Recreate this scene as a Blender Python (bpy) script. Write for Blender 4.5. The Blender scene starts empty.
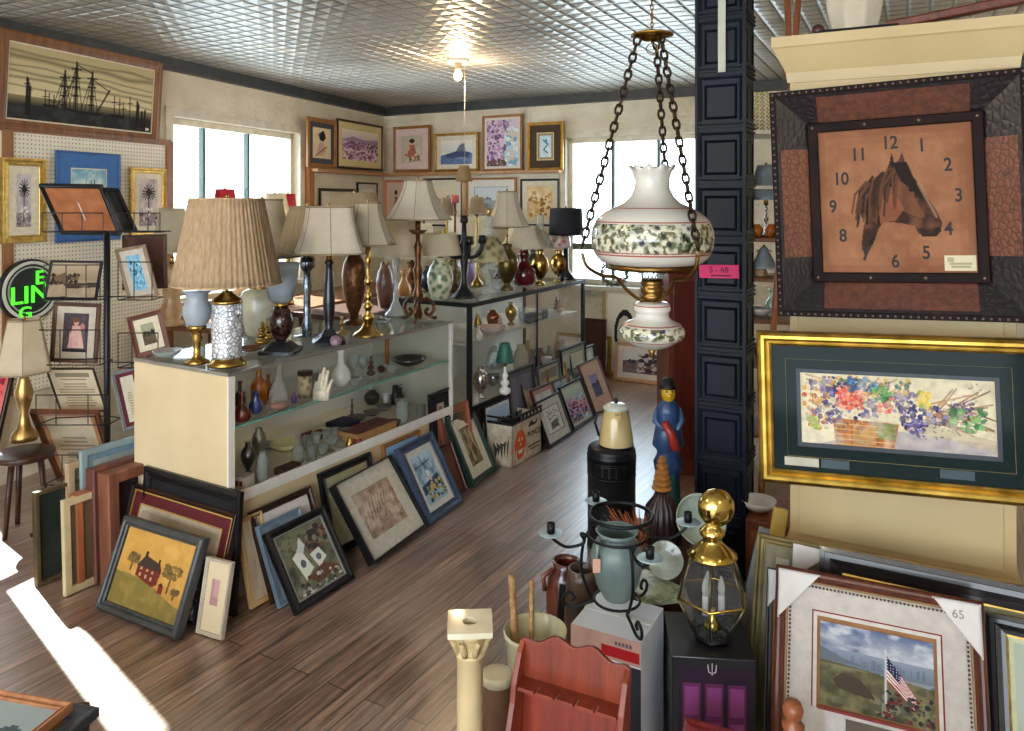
import bpy, bmesh, math, random
import numpy as np
from mathutils import Vector, Matrix
random.seed(7); RNG = np.random.RandomState(11)
PI = math.pi
# ---- the camera: level, eye height 1.62 m, focal length in pixels of the 1024 px frame
F, CX, HY, EYE = 760.0, 512.0, 202.0, 1.62
def at(px, py, Y): return Vector(((px-CX)/F*Y, Y, EYE-(py-HY)/F*Y))
def onz(px, py, z):
    Y = (EYE-z)*F/(py-HY); return at(px, py, Y)
def ray(px, py): return Vector(((px-CX)/F, 1.0, -(py-HY)/F))
CAMP = Vector((0, 0, EYE))
def hit(px, py, p0, n):
    r = ray(px, py); t = (p0-CAMP).dot(n)/r.dot(n); return CAMP+r*t
col = bpy.context.scene.collection
# ---- colour + materials
def lin(c):
    c = tuple(int(c[i:i+2], 16)/255 for i in (0, 2, 4)) if isinstance(c, str) else c
    return tuple((x/12.92 if x <= .04045 else ((x+.055)/1.055)**2.4) for x in c[:3])
MATS = {}
def mat(c, rough=.6, metal=0, kind='noise', c2=None, scale=12, bump=.0, name=None, coat=0, trans=0, spec=.4, emit=0, sub=0, stretch=None):
    key = (str(c), rough, metal, kind, str(c2), scale, bump, coat, trans, spec, emit, sub, stretch)
    if key in MATS: return MATS[key]
    m = bpy.data.materials.new(name or 'm_%d' % len(MATS)); m.use_nodes = True
    nt = m.node_tree; N = nt.nodes; L = nt.links; b = N['Principled BSDF']
    a = lin(c); a2 = lin(c2) if c2 else tuple(x*.82 for x in a)
    b.inputs['Roughness'].default_value = rough; b.inputs['Metallic'].default_value = metal
    b.inputs['Coat Weight'].default_value = coat; b.inputs['Coat Roughness'].default_value = .08
    b.inputs['Specular IOR Level'].default_value = spec
    if trans: b.inputs['Transmission Weight'].default_value = trans
    if emit:
        b.inputs['Emission Color'].default_value = (*a, 1); b.inputs['Emission Strength'].default_value = emit
    tc = N.new('ShaderNodeTexCoord'); mp = N.new('ShaderNodeMapping'); L.new(tc.outputs['Object'], mp.inputs[0])
    if stretch: mp.inputs['Scale'].default_value = stretch
    if kind == 'wood':
        t = N.new('ShaderNodeTexNoise'); t.inputs['Scale'].default_value = scale; t.inputs['Detail'].default_value = 5; t.inputs['Roughness'].default_value = .65
        if not stretch: mp.inputs['Scale'].default_value = (1, 1, .12)
        f = t.outputs[0]
    elif kind == 'croc':
        t = N.new('ShaderNodeTexVoronoi'); t.feature = 'DISTANCE_TO_EDGE'; t.inputs['Scale'].default_value = scale; f = t.outputs[0]
    elif kind == 'speck':
        t = N.new('ShaderNodeTexNoise'); t.inputs['Scale'].default_value = scale; t.inputs['Detail'].default_value = 8; t.inputs['Roughness'].default_value = .8; f = t.outputs[0]
    elif kind == 'floral':
        t = N.new('ShaderNodeTexVoronoi'); t.inputs['Scale'].default_value = scale; t.feature = 'SMOOTH_F1'; f = t.outputs[0]
    else:
        t = N.new('ShaderNodeTexNoise'); t.inputs['Scale'].default_value = scale; t.inputs['Detail'].default_value = 3; f = t.outputs[0]
    L.new(mp.outputs[0], t.inputs['Vector'])
    r = N.new('ShaderNodeValToRGB'); e = r.color_ramp.elements
    e[0].position, e[1].position = {'croc': (.0, .12), 'floral': (.2, .5), 'speck': (.42, .6)}.get(kind, (.3, .7))
    e[0].color = (*a2, 1); e[1].color = (*a, 1)
    L.new(f, r.inputs[0]); L.new(r.outputs[0], b.inputs['Base Color'])
    if bump:
        bp = N.new('ShaderNodeBump'); bp.inputs['Strength'].default_value = bump; bp.inputs['Distance'].default_value = .01
        L.new(f, bp.inputs['Height']); L.new(bp.outputs[0], b.inputs['Normal'])
    if sub:   # thin cloth or paper that lets light through
        tr = N.new('ShaderNodeBsdfTranslucent'); L.new(r.outputs[0], tr.inputs[0])
        mx = N.new('ShaderNodeMixShader'); mx.inputs[0].default_value = sub
        L.new(b.outputs[0], mx.inputs[1]); L.new(tr.outputs[0], mx.inputs[2]); L.new(mx.outputs[0], N['Material Output'].inputs[0])
    MATS[key] = m; return m
def glass(c='ffffff', tint=.97, refl=1.0, rough=.02, haze=0):
    key = ('glass', str(c), tint, refl, rough, haze)
    if key in MATS: return MATS[key]
    m = bpy.data.materials.new('glass_%d' % len(MATS)); m.use_nodes = True; nt = m.node_tree; N = nt.nodes; L = nt.links
    N.remove(N['Principled BSDF'])
    a = lin(c); tr = N.new('ShaderNodeBsdfTransparent'); tr.inputs[0].default_value = (a[0]*tint, a[1]*tint, a[2]*tint, 1)
    gl = N.new('ShaderNodeBsdfGlossy'); gl.inputs['Roughness'].default_value = rough
    fr = N.new('ShaderNodeLayerWeight'); fr.inputs['Blend'].default_value = .12
    mu = N.new('ShaderNodeMath'); mu.operation = 'MULTIPLY'; mu.inputs[1].default_value = refl; mu.use_clamp = True
    L.new(fr.outputs['Fresnel'], mu.inputs[0])
    mx = N.new('ShaderNodeMixShader'); L.new(mu.outputs[0], mx.inputs[0]); L.new(tr.outputs[0], mx.inputs[1]); L.new(gl.outputs[0], mx.inputs[2])
    out = mx.outputs[0]
    if haze:  # pale diffuse share stands in for bright edges and glints on glass
        df = N.new('ShaderNodeBsdfDiffuse'); df.inputs[0].default_value = (*a, 1); tl = N.new('ShaderNodeBsdfTranslucent'); tl.inputs[0].default_value = (*a, 1); ad = N.new('ShaderNodeMixShader'); L.new(df.outputs[0], ad.inputs[1]); L.new(tl.outputs[0], ad.inputs[2])
        nz = N.new('ShaderNodeTexNoise'); nz.inputs['Scale'].default_value = 45; mr = N.new('ShaderNodeMapRange'); mr.inputs[1].default_value = .45; mr.inputs[2].default_value = .62; mr.inputs[3].default_value = haze*.4; mr.inputs[4].default_value = haze*1.6; L.new(nz.outputs[0], mr.inputs[0])
        m2 = N.new('ShaderNodeMixShader'); L.new(mr.outputs[0], m2.inputs[0]); L.new(out, m2.inputs[1]); L.new(ad.outputs[0], m2.inputs[2]); out = m2.outputs[0]
    L.new(out, N['Material Output'].inputs[0]); MATS[key] = m; return m
def artmat(rough=.7, coat=0):
    key = ('art', rough, coat)
    if key in MATS: return MATS[key]
    m = bpy.data.materials.new('painted_art'); m.use_nodes = True; nt = m.node_tree; b = nt.nodes['Principled BSDF']
    a = nt.nodes.new('ShaderNodeVertexColor'); a.layer_name = 'Col'
    n = nt.nodes.new('ShaderNodeTexNoise'); n.inputs['Scale'].default_value = 90
    mx = nt.nodes.new('ShaderNodeMix'); mx.data_type = 'RGBA'; mx.blend_type = 'OVERLAY'; mx.inputs[0].default_value = .15
    nt.links.new(a.outputs[0], mx.inputs[6]); nt.links.new(n.outputs[0], mx.inputs[7]); nt.links.new(mx.outputs[2], b.inputs['Base Color'])
    b.inputs['Roughness'].default_value = rough; b.inputs['Specular IOR Level'].default_value = .2; b.inputs['Coat Weight'].default_value = coat; b.inputs['Coat Roughness'].default_value = .05
    MATS[key] = m; return m
# ---- mesh builder
class MB:
    def __init__(s): s.v = []; s.f = []; s.sm = []; s.mi = []; s.M = Matrix()
    def add(s, vs, fs, smooth=False, mi=0):
        o = len(s.v); s.v += [s.M @ Vector(v) for v in vs]; s.f += [tuple(i+o for i in f) for f in fs]
        s.sm += [smooth]*len(fs); s.mi += [mi]*len(fs); return s
    def box(s, x0, x1, y0, y1, z0, z1, mi=0):
        v = [(x, y, z) for x in (x0, x1) for y in (y0, y1) for z in (z0, z1)]
        return s.add(v, [(0, 1, 3, 2), (4, 6, 7, 5), (0, 4, 5, 1), (2, 3, 7, 6), (0, 2, 6, 4), (1, 5, 7, 3)], mi=mi)
    def lathe(s, prof, seg=24, c=(0, 0, 0), smooth=True, rf=None, mi=0, caps=True):
        vs = []; n = len(prof)
        for k, (r, z) in enumerate(prof):
            for i in range(seg):
                a = 2*PI*i/seg; q = rf(a, k/(n-1)) if rf else 1
                vs.append((c[0]+r*q*math.cos(a), c[1]+r*q*math.sin(a), c[2]+z))
        fs = [(k*seg+i, k*seg+(i+1) % seg, (k+1)*seg+(i+1) % seg, (k+1)*seg+i) for k in range(n-1) for i in range(seg)]
        if caps: fs += [tuple(range(seg))[::-1], tuple((n-1)*seg+i for i in range(seg))]
        return s.add(vs, fs, smooth, mi)
    def tube(s, pts, r, seg=8, mi=0, closed=False):
        pts = [Vector(p) for p in pts]; n = len(pts); vs = []
        rr = r if isinstance(r, (list, tuple)) else [r]*n
        up = None
        for i, p in enumerate(pts):
            t = ((pts[(i+1) % n]-pts[i-1]) if closed else (pts[min(i+1, n-1)]-pts[max(i-1, 0)])).normalized()
            if up is None: up = Vector((0, 0, 1)) if abs(t.z) < .9 else Vector((1, 0, 0))
            a = t.cross(up).normalized(); up = a.cross(t).normalized()
            for k in range(seg):
                an = 2*PI*k/seg; vs.append(p+a*math.cos(an)*rr[i]+up*math.sin(an)*rr[i])
        m = n if closed else n-1
        fs = [(i*seg+k, i*seg+(k+1) % seg, ((i+1) % n)*seg+(k+1) % seg, ((i+1) % n)*seg+k) for i in range(m) for k in range(seg)]
        if not closed: fs += [tuple(range(seg))[::-1], tuple((n-1)*seg+k for k in range(seg))]
        return s.add(vs, fs, True, mi)
    def curve(s, pts, r, seg=8, n=5, mi=0):
        P = [Vector(q) for q in pts]; out = []; rr = r if isinstance(r, (list, tuple)) else [r]*len(P); ro = []
        for i in range(len(P)-1):
            p0, p1, p2, p3 = P[max(i-1, 0)], P[i], P[i+1], P[min(i+2, len(P)-1)]
            for j in range(n):
                t = j/n; out.append(.5*((2*p1)+(p2-p0)*t+(2*p0-5*p1+4*p2-p3)*t*t+(3*p1-p0-3*p2+p3)*t**3)); ro.append(rr[i]*(1-t)+rr[i+1]*t)
        return s.tube(out+[P[-1]], ro+[rr[-1]], seg, mi)
    def ball(s, c, r, seg=14, sc=(1, 1, 1), mi=0):
        vs = []; R = seg//2
        for k in range(R+1):
            ph = PI*k/R
            for i in range(seg):
                a = 2*PI*i/seg; vs.append((c[0]+r*sc[0]*math.sin(ph)*math.cos(a), c[1]+r*sc[1]*math.sin(ph)*math.sin(a), c[2]-r*sc[2]*math.cos(ph)))
        return s.add(vs, [(k*seg+i, k*seg+(i+1) % seg, (k+1)*seg+(i+1) % seg, (k+1)*seg+i) for k in range(R) for i in range(seg)], True, mi)
    def prism(s, poly, y0, y1, mi=0):      # polygon in x,z pulled along y
        n = len(poly); vs = [(x, y0, z) for x, z in poly]+[(x, y1, z) for x, z in poly]
        return s.add(vs, [tuple(range(n)), tuple(range(2*n-1, n-1, -1))]+[(i, i+n, (i+1) % n+n, (i+1) % n) for i in range(n)], mi=mi)
    def build(s, name, m, parent=None, bevel=0):
        me = bpy.data.meshes.new(name); me.from_pydata([tuple(v) for v in s.v], [], s.f)
        for x in (m if isinstance(m, (list, tuple)) else [m]): me.materials.append(x)
        me.polygons.foreach_set('use_smooth', s.sm); me.polygons.foreach_set('material_index', s.mi)
        bm = bmesh.new(); bm.from_mesh(me); bmesh.ops.recalc_face_normals(bm, faces=bm.faces); bm.to_mesh(me); bm.free()
        o = bpy.data.objects.new(name, me); col.objects.link(o)
        if parent: o.parent = parent
        if bevel:
            b = o.modifiers.new('bevel', 'BEVEL'); b.width = bevel; b.segments = 2; b.limit_method = 'ANGLE'
        return o
def tag(o, label, cat, group=None, kind=None):
    if label: o['label'] = label
    if cat: o['category'] = cat
    if group: o['group'] = group
    if kind: o['kind'] = kind
    return o
def struct(o): o['kind'] = 'structure'; return o
def thing(name, label, cat, loc=(0, 0, 0), rz=0, group=None):
    o = bpy.data.objects.new(name, None); o.empty_display_size = .1; col.objects.link(o)
    o.location = loc; o.rotation_euler = (0, 0, rz); return tag(o, label, cat, group)
def clone(o, label=None, **kw):
    c = o.copy(); col.objects.link(c)
    if label: c['label'] = label
    for ch in list(o.children):
        d = ch.copy(); col.objects.link(d); d.parent = c
        for g in list(ch.children):
            e = g.copy(); col.objects.link(e); e.parent = d
    for k, v in kw.items(): setattr(c, k, v)
    return c
def text(s, size, m, parent, M, name='lettering', ext=.0006, off=0, align='CENTER', sx=1):
    cu = bpy.data.curves.new('t', 'FONT'); cu.body = s; cu.size = size; cu.extrude = ext; cu.offset = off; cu.align_x = align; cu.align_y = 'CENTER'
    o = bpy.data.objects.new('t', cu); col.objects.link(o); dg = bpy.context.evaluated_depsgraph_get()
    me = bpy.data.meshes.new_from_object(o.evaluated_get(dg)); bpy.data.objects.remove(o)
    me.materials.clear(); me.materials.append(m)
    me.transform(M @ Matrix.Rotation(PI/2, 4, 'X') @ Matrix.Diagonal((sx, 1, 1, 1)))
    r = bpy.data.objects.new(name, me); col.objects.link(r); r.parent = parent; return r
# ---- painting canvases: colours laid down stroke by stroke, then carried by the mesh of the picture
class Cv:
    def __init__(s, w, h, c='888888'):
        s.w, s.h = w, h; s.a = np.zeros((h, w, 3)); s.a[:] = lin(c)
        s.X, s.Y = np.meshgrid((np.arange(w)+.5)/w, (np.arange(h)+.5)/h)
    def mix(s, m, c, al=1):
        m = (np.asarray(m, float)*al)[..., None]; s.a = s.a*(1-m)+np.array(lin(c))*m; return s
    def grad(s, c1, c2, y0=0, y1=1):
        t = np.clip((s.Y-y0)/(y1-y0), 0, 1); k = (s.Y >= y0-1e-6) & (s.Y <= y1+1e-6)
        g = np.array(lin(c1))*(1-t[..., None])+np.array(lin(c2))*t[..., None]; s.a[k] = g[k]; return s
    def rect(s, x0, y0, x1, y1, c, al=1): return s.mix((s.X >= x0) & (s.X <= x1) & (s.Y >= y0) & (s.Y <= y1), c, al)
    def ell(s, x, y, rx, ry, c, al=1): return s.mix(((s.X-x)/rx)**2+((s.Y-y)/ry)**2 <= 1, c, al)
    def poly(s, P, c, al=1):
        ins = np.zeros(s.X.shape, bool); n = len(P)
        for i in range(n):
            x1, y1 = P[i]; x2, y2 = P[(i+1) % n]
            if y1 == y2: continue
            k = ((y1 > s.Y) != (y2 > s.Y)) & (s.X < (x2-x1)*(s.Y-y1)/(y2-y1)+x1); ins ^= k
        return s.mix(ins, c, al)
    def line(s, x1, y1, x2, y2, c, wd=.01, al=1):
        ar = s.h/s.w; dx, dy = x2-x1, (y2-y1)*ar; l = dx*dx+dy*dy+1e-12
        t = np.clip(((s.X-x1)*dx+(s.Y-y1)*ar*dy)/l, 0, 1); d = np.hypot(s.X-x1-t*dx, (s.Y-y1)*ar-t*dy)
        return s.mix(np.clip(1.5-d/(wd/2+.5/s.w), 0, 1) if wd < .02 else d < wd/2, c, al)
    def noise(s, fx, fy, seed=0):
        r = np.random.RandomState(seed); g = r.rand(fy+2, fx+2); u = s.X*fx; v = s.Y*fy
        i = np.floor(v).astype(int); j = np.floor(u).astype(int); a = u-j; b = v-i; a = a*a*(3-2*a); b = b*b*(3-2*b)
        return (g[i, j]*(1-a)+g[i, j+1]*a)*(1-b)+(g[i+1, j]*(1-a)+g[i+1, j+1]*a)*b
    def mottle(s, c, fx=8, fy=8, seed=0, th=.5, al=1, soft=.4, y0=0, y1=1, x0=0, x1=1):
        k = (s.Y >= y0) & (s.Y <= y1) & (s.X >= x0) & (s.X <= x1)
        return s.mix(np.clip((.62*s.noise(fx, fy, seed)+.25*s.noise(fx*2+1, fy*2+1, seed+50)+.13*s.noise(fx*5, fy*5, seed+90)-th+.12)/soft, 0, 1)*k, c, al)
    def blobs(s, n, x0, y0, x1, y1, cs, r0, r1, seed=0, al=1):
        r = random.Random(seed)
        for _ in range(n):
            q = r.uniform(r0, r1); s.ell(r.uniform(x0, x1), r.uniform(y0, y1), q, q*s.w/s.h*r.uniform(.7, 1.1), r.choice(cs), al)
        return s
    def lines(s, n, x0, y0, x1, y1, c, seed=0, wd=.01):
        r = random.Random(seed)
        for i in range(n):
            y = y0+(y1-y0)*(i+.5)/n; d = r.uniform(0, .2)*(x1-x0); s.line(x0+d, y, x1-d, y, c, wd, .8)
        return s
def picture(cv, w, h, x0, z0, y, parent, name='picture', m=None):
    H, W = cv.h, cv.w
    xs = x0+np.arange(W+1)/W*w; zs = z0+h-np.arange(H+1)/H*h
    X, Z = np.meshgrid(xs, zs); co = np.stack([X, np.full(X.shape, y), Z], -1).reshape(-1, 3)
    i = np.arange(H)[:, None]*(W+1)+np.arange(W)[None]; i = i.reshape(-1)
    fa = np.stack([i, i+W+1, i+W+2, i+1], -1)
    me = bpy.data.meshes.new(name); me.vertices.add(len(co)); me.vertices.foreach_set('co', co.reshape(-1))
    me.loops.add(fa.size); me.loops.foreach_set('vertex_index', fa.reshape(-1)); me.polygons.add(len(fa))
    me.polygons.foreach_set('loop_start', np.arange(len(fa))*4); me.update(calc_edges=True)
    at_ = me.color_attributes.new('Col', 'FLOAT_COLOR', 'CORNER')
    c = np.ones((len(fa), 4, 4)); c[:, :, :3] = cv.a.reshape(-1, 1, 3); at_.data.foreach_set('color', c.reshape(-1))
    me.materials.append(m or artmat()); o = bpy.data.objects.new(name, me); col.objects.link(o); o.parent = parent; return o
# ---- frames
def mitre(mb, w, h, prof, mi=0):
    vs = []
    for q, y in prof: vs += [(-w/2+q, y, q), (w/2-q, y, q), (w/2-q, y, h-q), (-w/2+q, y, h-q)]
    return mb.add(vs, [(4*k+i, 4*k+(i+1) % 4, 4*k+4+(i+1) % 4, 4*k+4+i) for k in range(len(prof)-1) for i in range(4)], mi=mi)
PROF = {'flat': [(0, 1), (0, .1), (.08, 0), (.9, 0), (1, .2), (1, .6)],
        'scoop': [(0, 1), (0, .05), (.12, 0), (.3, .05), (.5, .3), (.75, .35), (.85, .2), (.95, .22), (1, .4), (1, .6)],
        'round': [(0, 1), (0, .3), (.1, .12), (.3, .01), (.5, 0), (.65, .08), (.7, .25), (.85, .2), (1, .3), (1, .6)],
        'step': [(0, 1), (0, .15), (.2, .1), (.22, 0), (.45, 0), (.5, .15), (.75, .3), (.78, .22), (1, .3), (1, .6)]}
BK = None
def frame(label, w, h, M, fw=.03, d=.022, prof='scoop', fm=None, mats=(), art=None, group=None, cat='framed picture', name='framed_picture', back=True, inner=None, lip=True):
    """M places the frame: local x to the right, z up, y into its depth; origin at the middle of its bottom edge"""
    global BK
    BK = BK or mat('a8794f', .8, c2='8f6540')
    o = thing(name, label, cat, group=group); o.matrix_world = M
    P = [(q*fw, y*d) for q, y in PROF[prof]]
    mitre(MB(), w, h, P).build('frame', fm or mat('1a1614', .35), o)
    if lip and inner: mitre(MB(), w-2*fw, h-2*fw, [(0, .4*d), (0, .3*d), (.005, .28*d), (.006, .6*d)]).build('fillet', inner, o).location = (0, 0, fw)
    q = fw*.95
    for k, (mw, mc) in enumerate(mats):       # mat boards: width of the band, colour
        mw_ = mw; mb = MB(); mb.M = Matrix.Translation((0, 0, q))
        mitre(mb, w-2*q, h-2*q, [(0, d*(.5+.06*k)), (mw_, d*(.5+.06*k)), (mw_, d*(.56+.06*k))]).build('mat_board', mat(mc, .8, coat=.1, spec=.2, scale=40), o)
        q += mw_*.97
    y = d*(.57+.06*len(mats))
    if art is not None:
        picture(art, w-2*q, h-2*q, -w/2+q, q, y, o)
    if back: MB().box(-w/2+fw*.4, w/2-fw*.4, y+.001, max(d*.95, y+.003), fw*.4, h-fw*.4).build('backing', BK, o)
    return o
def basis(bl, br, tl):
    x = (br-bl).normalized(); z = (tl-bl); z = (z-x*z.dot(x)).normalized(); y = z.cross(x)
    c = bl+(br-bl)*.5
    return Matrix(((x.x, y.x, z.x, c.x), (x.y, y.y, z.y, c.y), (x.z, y.z, z.z, c.z), (0, 0, 0, 1)))
def lean(label, bl, br, tl, z0=0, d=.022, **k):          # stands on z0, leans back; three corners seen in the photograph
    BL, BR = onz(*bl, z0), onz(*br, z0); e = BR-BL; e.z = 0
    TL = hit(*tl, BL, e.normalized()); up = (TL-BL)
    w = e.length; h = up.length; M = basis(BL, BR, TL)
    b = Vector((M[0][1], M[1][1], M[2][1])); M = Matrix.Translation((0, 0, max(0, -b.z*d)+.001)) @ M
    return frame(label, w, h, M, d=d, **k)
def plane_lean(label, tl, tr, base, xdir, ang, z0=0, d=.022, **k):   # stands on z0 in a known leaning plane; its top corners seen
    x = Vector((xdir[0], xdir[1], 0)).normalized(); bk = Vector((-x.y, x.x, 0))
    up = bk*math.sin(ang)+Vector((0, 0, math.cos(ang))); n = up.cross(x)
    TL, TR = hit(*tl, base, n), hit(*tr, base, n)
    w = (TR-TL).dot(x); zt = (TL.z+TR.z)/2; h = (zt-z0)/math.cos(ang)
    c = (TL+TR)/2-up*h; BL = c-x*w/2; c.z
    M = basis(BL, BL+x*w, BL+up); M = Matrix.Translation((0, 0, math.sin(ang)*d+.001)) @ M
    return frame(label, w, h, M, d=d, **k)
def quad(label, TL, TR, BL, **k):                         # corners as (px, py, distance)
    a, b = at(*TL), at(*TR); c = at(*BL) if len(BL) == 3 else hit(*BL, a, (b-a).normalized()); x = b-a; z = a-c; zz = z-x*(z.dot(x)/x.length_squared)
    bl = a-zz
    return frame(label, x.length, zz.length, basis(bl, bl+x, a), **k)
# ---- turned shapes: (radius, height) both 0..1
P_ = {
 'stick': [(1, 0), (1, .03), (.8, .06), (.35, .1), (.25, .17), (.4, .22), (.25, .27), (.2, .45), (.34, .52), (.45, .56), (.22, .61), (.18, .85), (.34, .9), (.2, .94), (.2, 1)],
 'urn': [(.6, 0), (.62, .05), (.32, .1), (.28, .16), (.6, .26), (.95, .45), (1, .6), (.85, .75), (.45, .86), (.34, .92), (.45, .97), (.4, 1)],
 'vase': [(.5, 0), (.62, .04), (.95, .22), (1, .36), (.85, .5), (.45, .66), (.32, .76), (.34, .9), (.5, 1)],
 'jar': [(.6, 0), (.66, .03), (.85, .2), (1, .45), (1, .6), (.8, .8), (.5, .9), (.5, 1)],
 'bottle': [(.9, 0), (1, .03), (1, .5), (.85, .6), (.35, .7), (.3, .9), (.4, .93), (.4, 1)],
 'flask': [(.9, 0), (1, .1), (.95, .3), (.6, .5), (.28, .62), (.25, .85), (.45, 1)],
 'goblet': [(.7, 0), (.65, .03), (.12, .08), (.1, .38), (.4, .46), (.85, .6), (1, .8), (.95, 1)],
 'tulip': [(.4, 0), (.5, .03), (.85, .25), (.95, .45), (.85, .65), (.8, .8), (1, 1)],
 'tumbler': [(.8, 0), (.82, .03), (1, 1)],
 'bowl': [(.4, 0), (.4, .08), (.6, .15), (.9, .6), (1, 1)],
 'dome': [(1, 0), (1, .1), (.97, .4), (.8, .7), (.5, .9), (.15, 1)],
 'plate': [(.5, 0), (.6, .1), (1, 1)],
 'cyl': [(1, 0), (1, 1)],
 'foot': [(1, 0), (1, .25), (.85, .4), (.8, .6), (.4, .8), (.35, 1)],
 'cap': [(1, 0), (1, .2), (.85, .4), (.4, .8), (.3, 1)],
 'ball': [(.1, 0), (.5, .07), (.87, .25), (1, .5), (.87, .75), (.5, .93), (.1, 1)],
 'balls': [(.3, 0), (.9, .08), (1, .15), (.9, .22), (.35, .3), (.6, .36), (.8, .43), (.6, .5), (.3, .56), (.5, .62), (.6, .68), (.4, .74), (.25, .8), (.25, 1)],
 'hex': [(.75, 0), (.8, .04), (.6, .1), (.7, .2), (1, .4), (1, .5), (.7, .75), (.4, .95), (.45, 1)],
 'pyr': [(1, 0), (1, .1), (.8, .2), (.55, .45), (.3, .7), (.25, 1)],
 'bell': [(.9, 0), (1, .04), (.95, .3), (.7, .7), (.45, .9), (.4, 1)],
}
def prof(p, R, z0, z1): return [(max(r, .001)*R, z0+(z1-z0)*z) for r, z in (P_[p] if isinstance(p, str) else p)]
def open_prof(p, R, z0, z1, t):  # a vessel: outside up, inside down
    a = prof(p, R, z0, z1); return a+[(max(r-t, .0008), max(z, z0+t)) for r, z in reversed(a)]
def keep_inside(b, z, r):      # things inside a showcase stay clear of its glass
    for zz, u0, u1, v1 in INSIDE:
        if abs(z-zz) < 1e-6:
            d = b-P0; u, v = d.x*DA.x+d.y*DA.y, d.x*NA.x+d.y*NA.y
            u = min(max(u, u0+r+.01), u1-r-.015); v = min(max(v, r+.022), v1-r-.03)
            return Vector((P0.x+DA.x*u+NA.x*v, P0.y+DA.y*u+NA.y*v, z))
    return b
INSIDE = []
def turned(name, label, cat, px, py, z, R, top, p, m, group=None, open_=False, parts=(), seg=20, dep=None, rf=None):
    """one turned thing standing on height z; R and top in photograph pixels; parts: (name, profile, R, y0, y1, material)"""
    base = onz(px, py, z) if dep is None else Vector((at(px, py, dep).x, dep, z)); s = base.y/F
    if dep is not None: py = HY+(EYE-z)*F/dep
    h = (py-top)*s
    if dep is None: base = keep_inside(base, z, R*s)
    q = open_prof(p, R*s, 0, h, .003) if open_ else prof(p, R*s, 0, h)
    if not parts:
        o = MB().lathe(q, seg, rf=rf).build(name, m, None); o.location = base; return tag(o, label, cat, group)
    o = thing(name, label, cat, base, group=group)
    MB().lathe(q, seg, rf=rf).build('body', m, o)
    for a in parts:
        MB().lathe(prof(a[1], a[2]*s, (py-a[3])*s, (py-a[4])*s), seg).build(a[0], a[5], o)
    return o
def sq(e=5):
    def f(a, t=0): return 1/((abs(math.cos(a))**e+abs(math.sin(a))**e)**(1/e))
    return f
def shade_mesh(kind, rt, rb, z0, z1, rz=0, th=.002):
    n = 240 if kind == 'pleat' else (48 if kind in ('round', 'bell') else 64); K = 9; pr = []
    for k in range(K):
        t = k/(K-1)
        r = rb+(rt-rb)*t if kind in ('round', 'pleat', 'hex') else rt+(rb-rt)*((1-t)**1.75*.75+(1-t)*.25)
        pr.append((r, z0+(z1-z0)*t))
    pr = pr+[(r-th, z) for r, z in reversed(pr)]
    if kind == 'pleat': rf = lambda a, t: 1+.014*math.cos(a*60)+.006*math.cos(a*23+1)
    elif kind == 'square': rf = lambda a, t: sq(5)(a+rz)*.93
    elif kind == 'hex': rf = lambda a, t: math.cos(PI/6)/math.cos(((a+rz) % (PI/3))-PI/6)*1.03
    elif kind == 'panel': rf = lambda a, t: math.cos(PI/8)/math.cos(((a+rz) % (PI/4))-PI/8)*1.03
    else: rf = None
    mb = MB(); mb.lathe(pr, n, rf=rf, caps=False)
    o = len(pr); m_ = n
    mb.f += [((o-1)*m_+i, (o-1)*m_+(i+1) % m_, (i+1) % m_, i) for i in range(m_)]; mb.sm += [False]*m_; mb.mi += [0]*m_
    return mb
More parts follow.
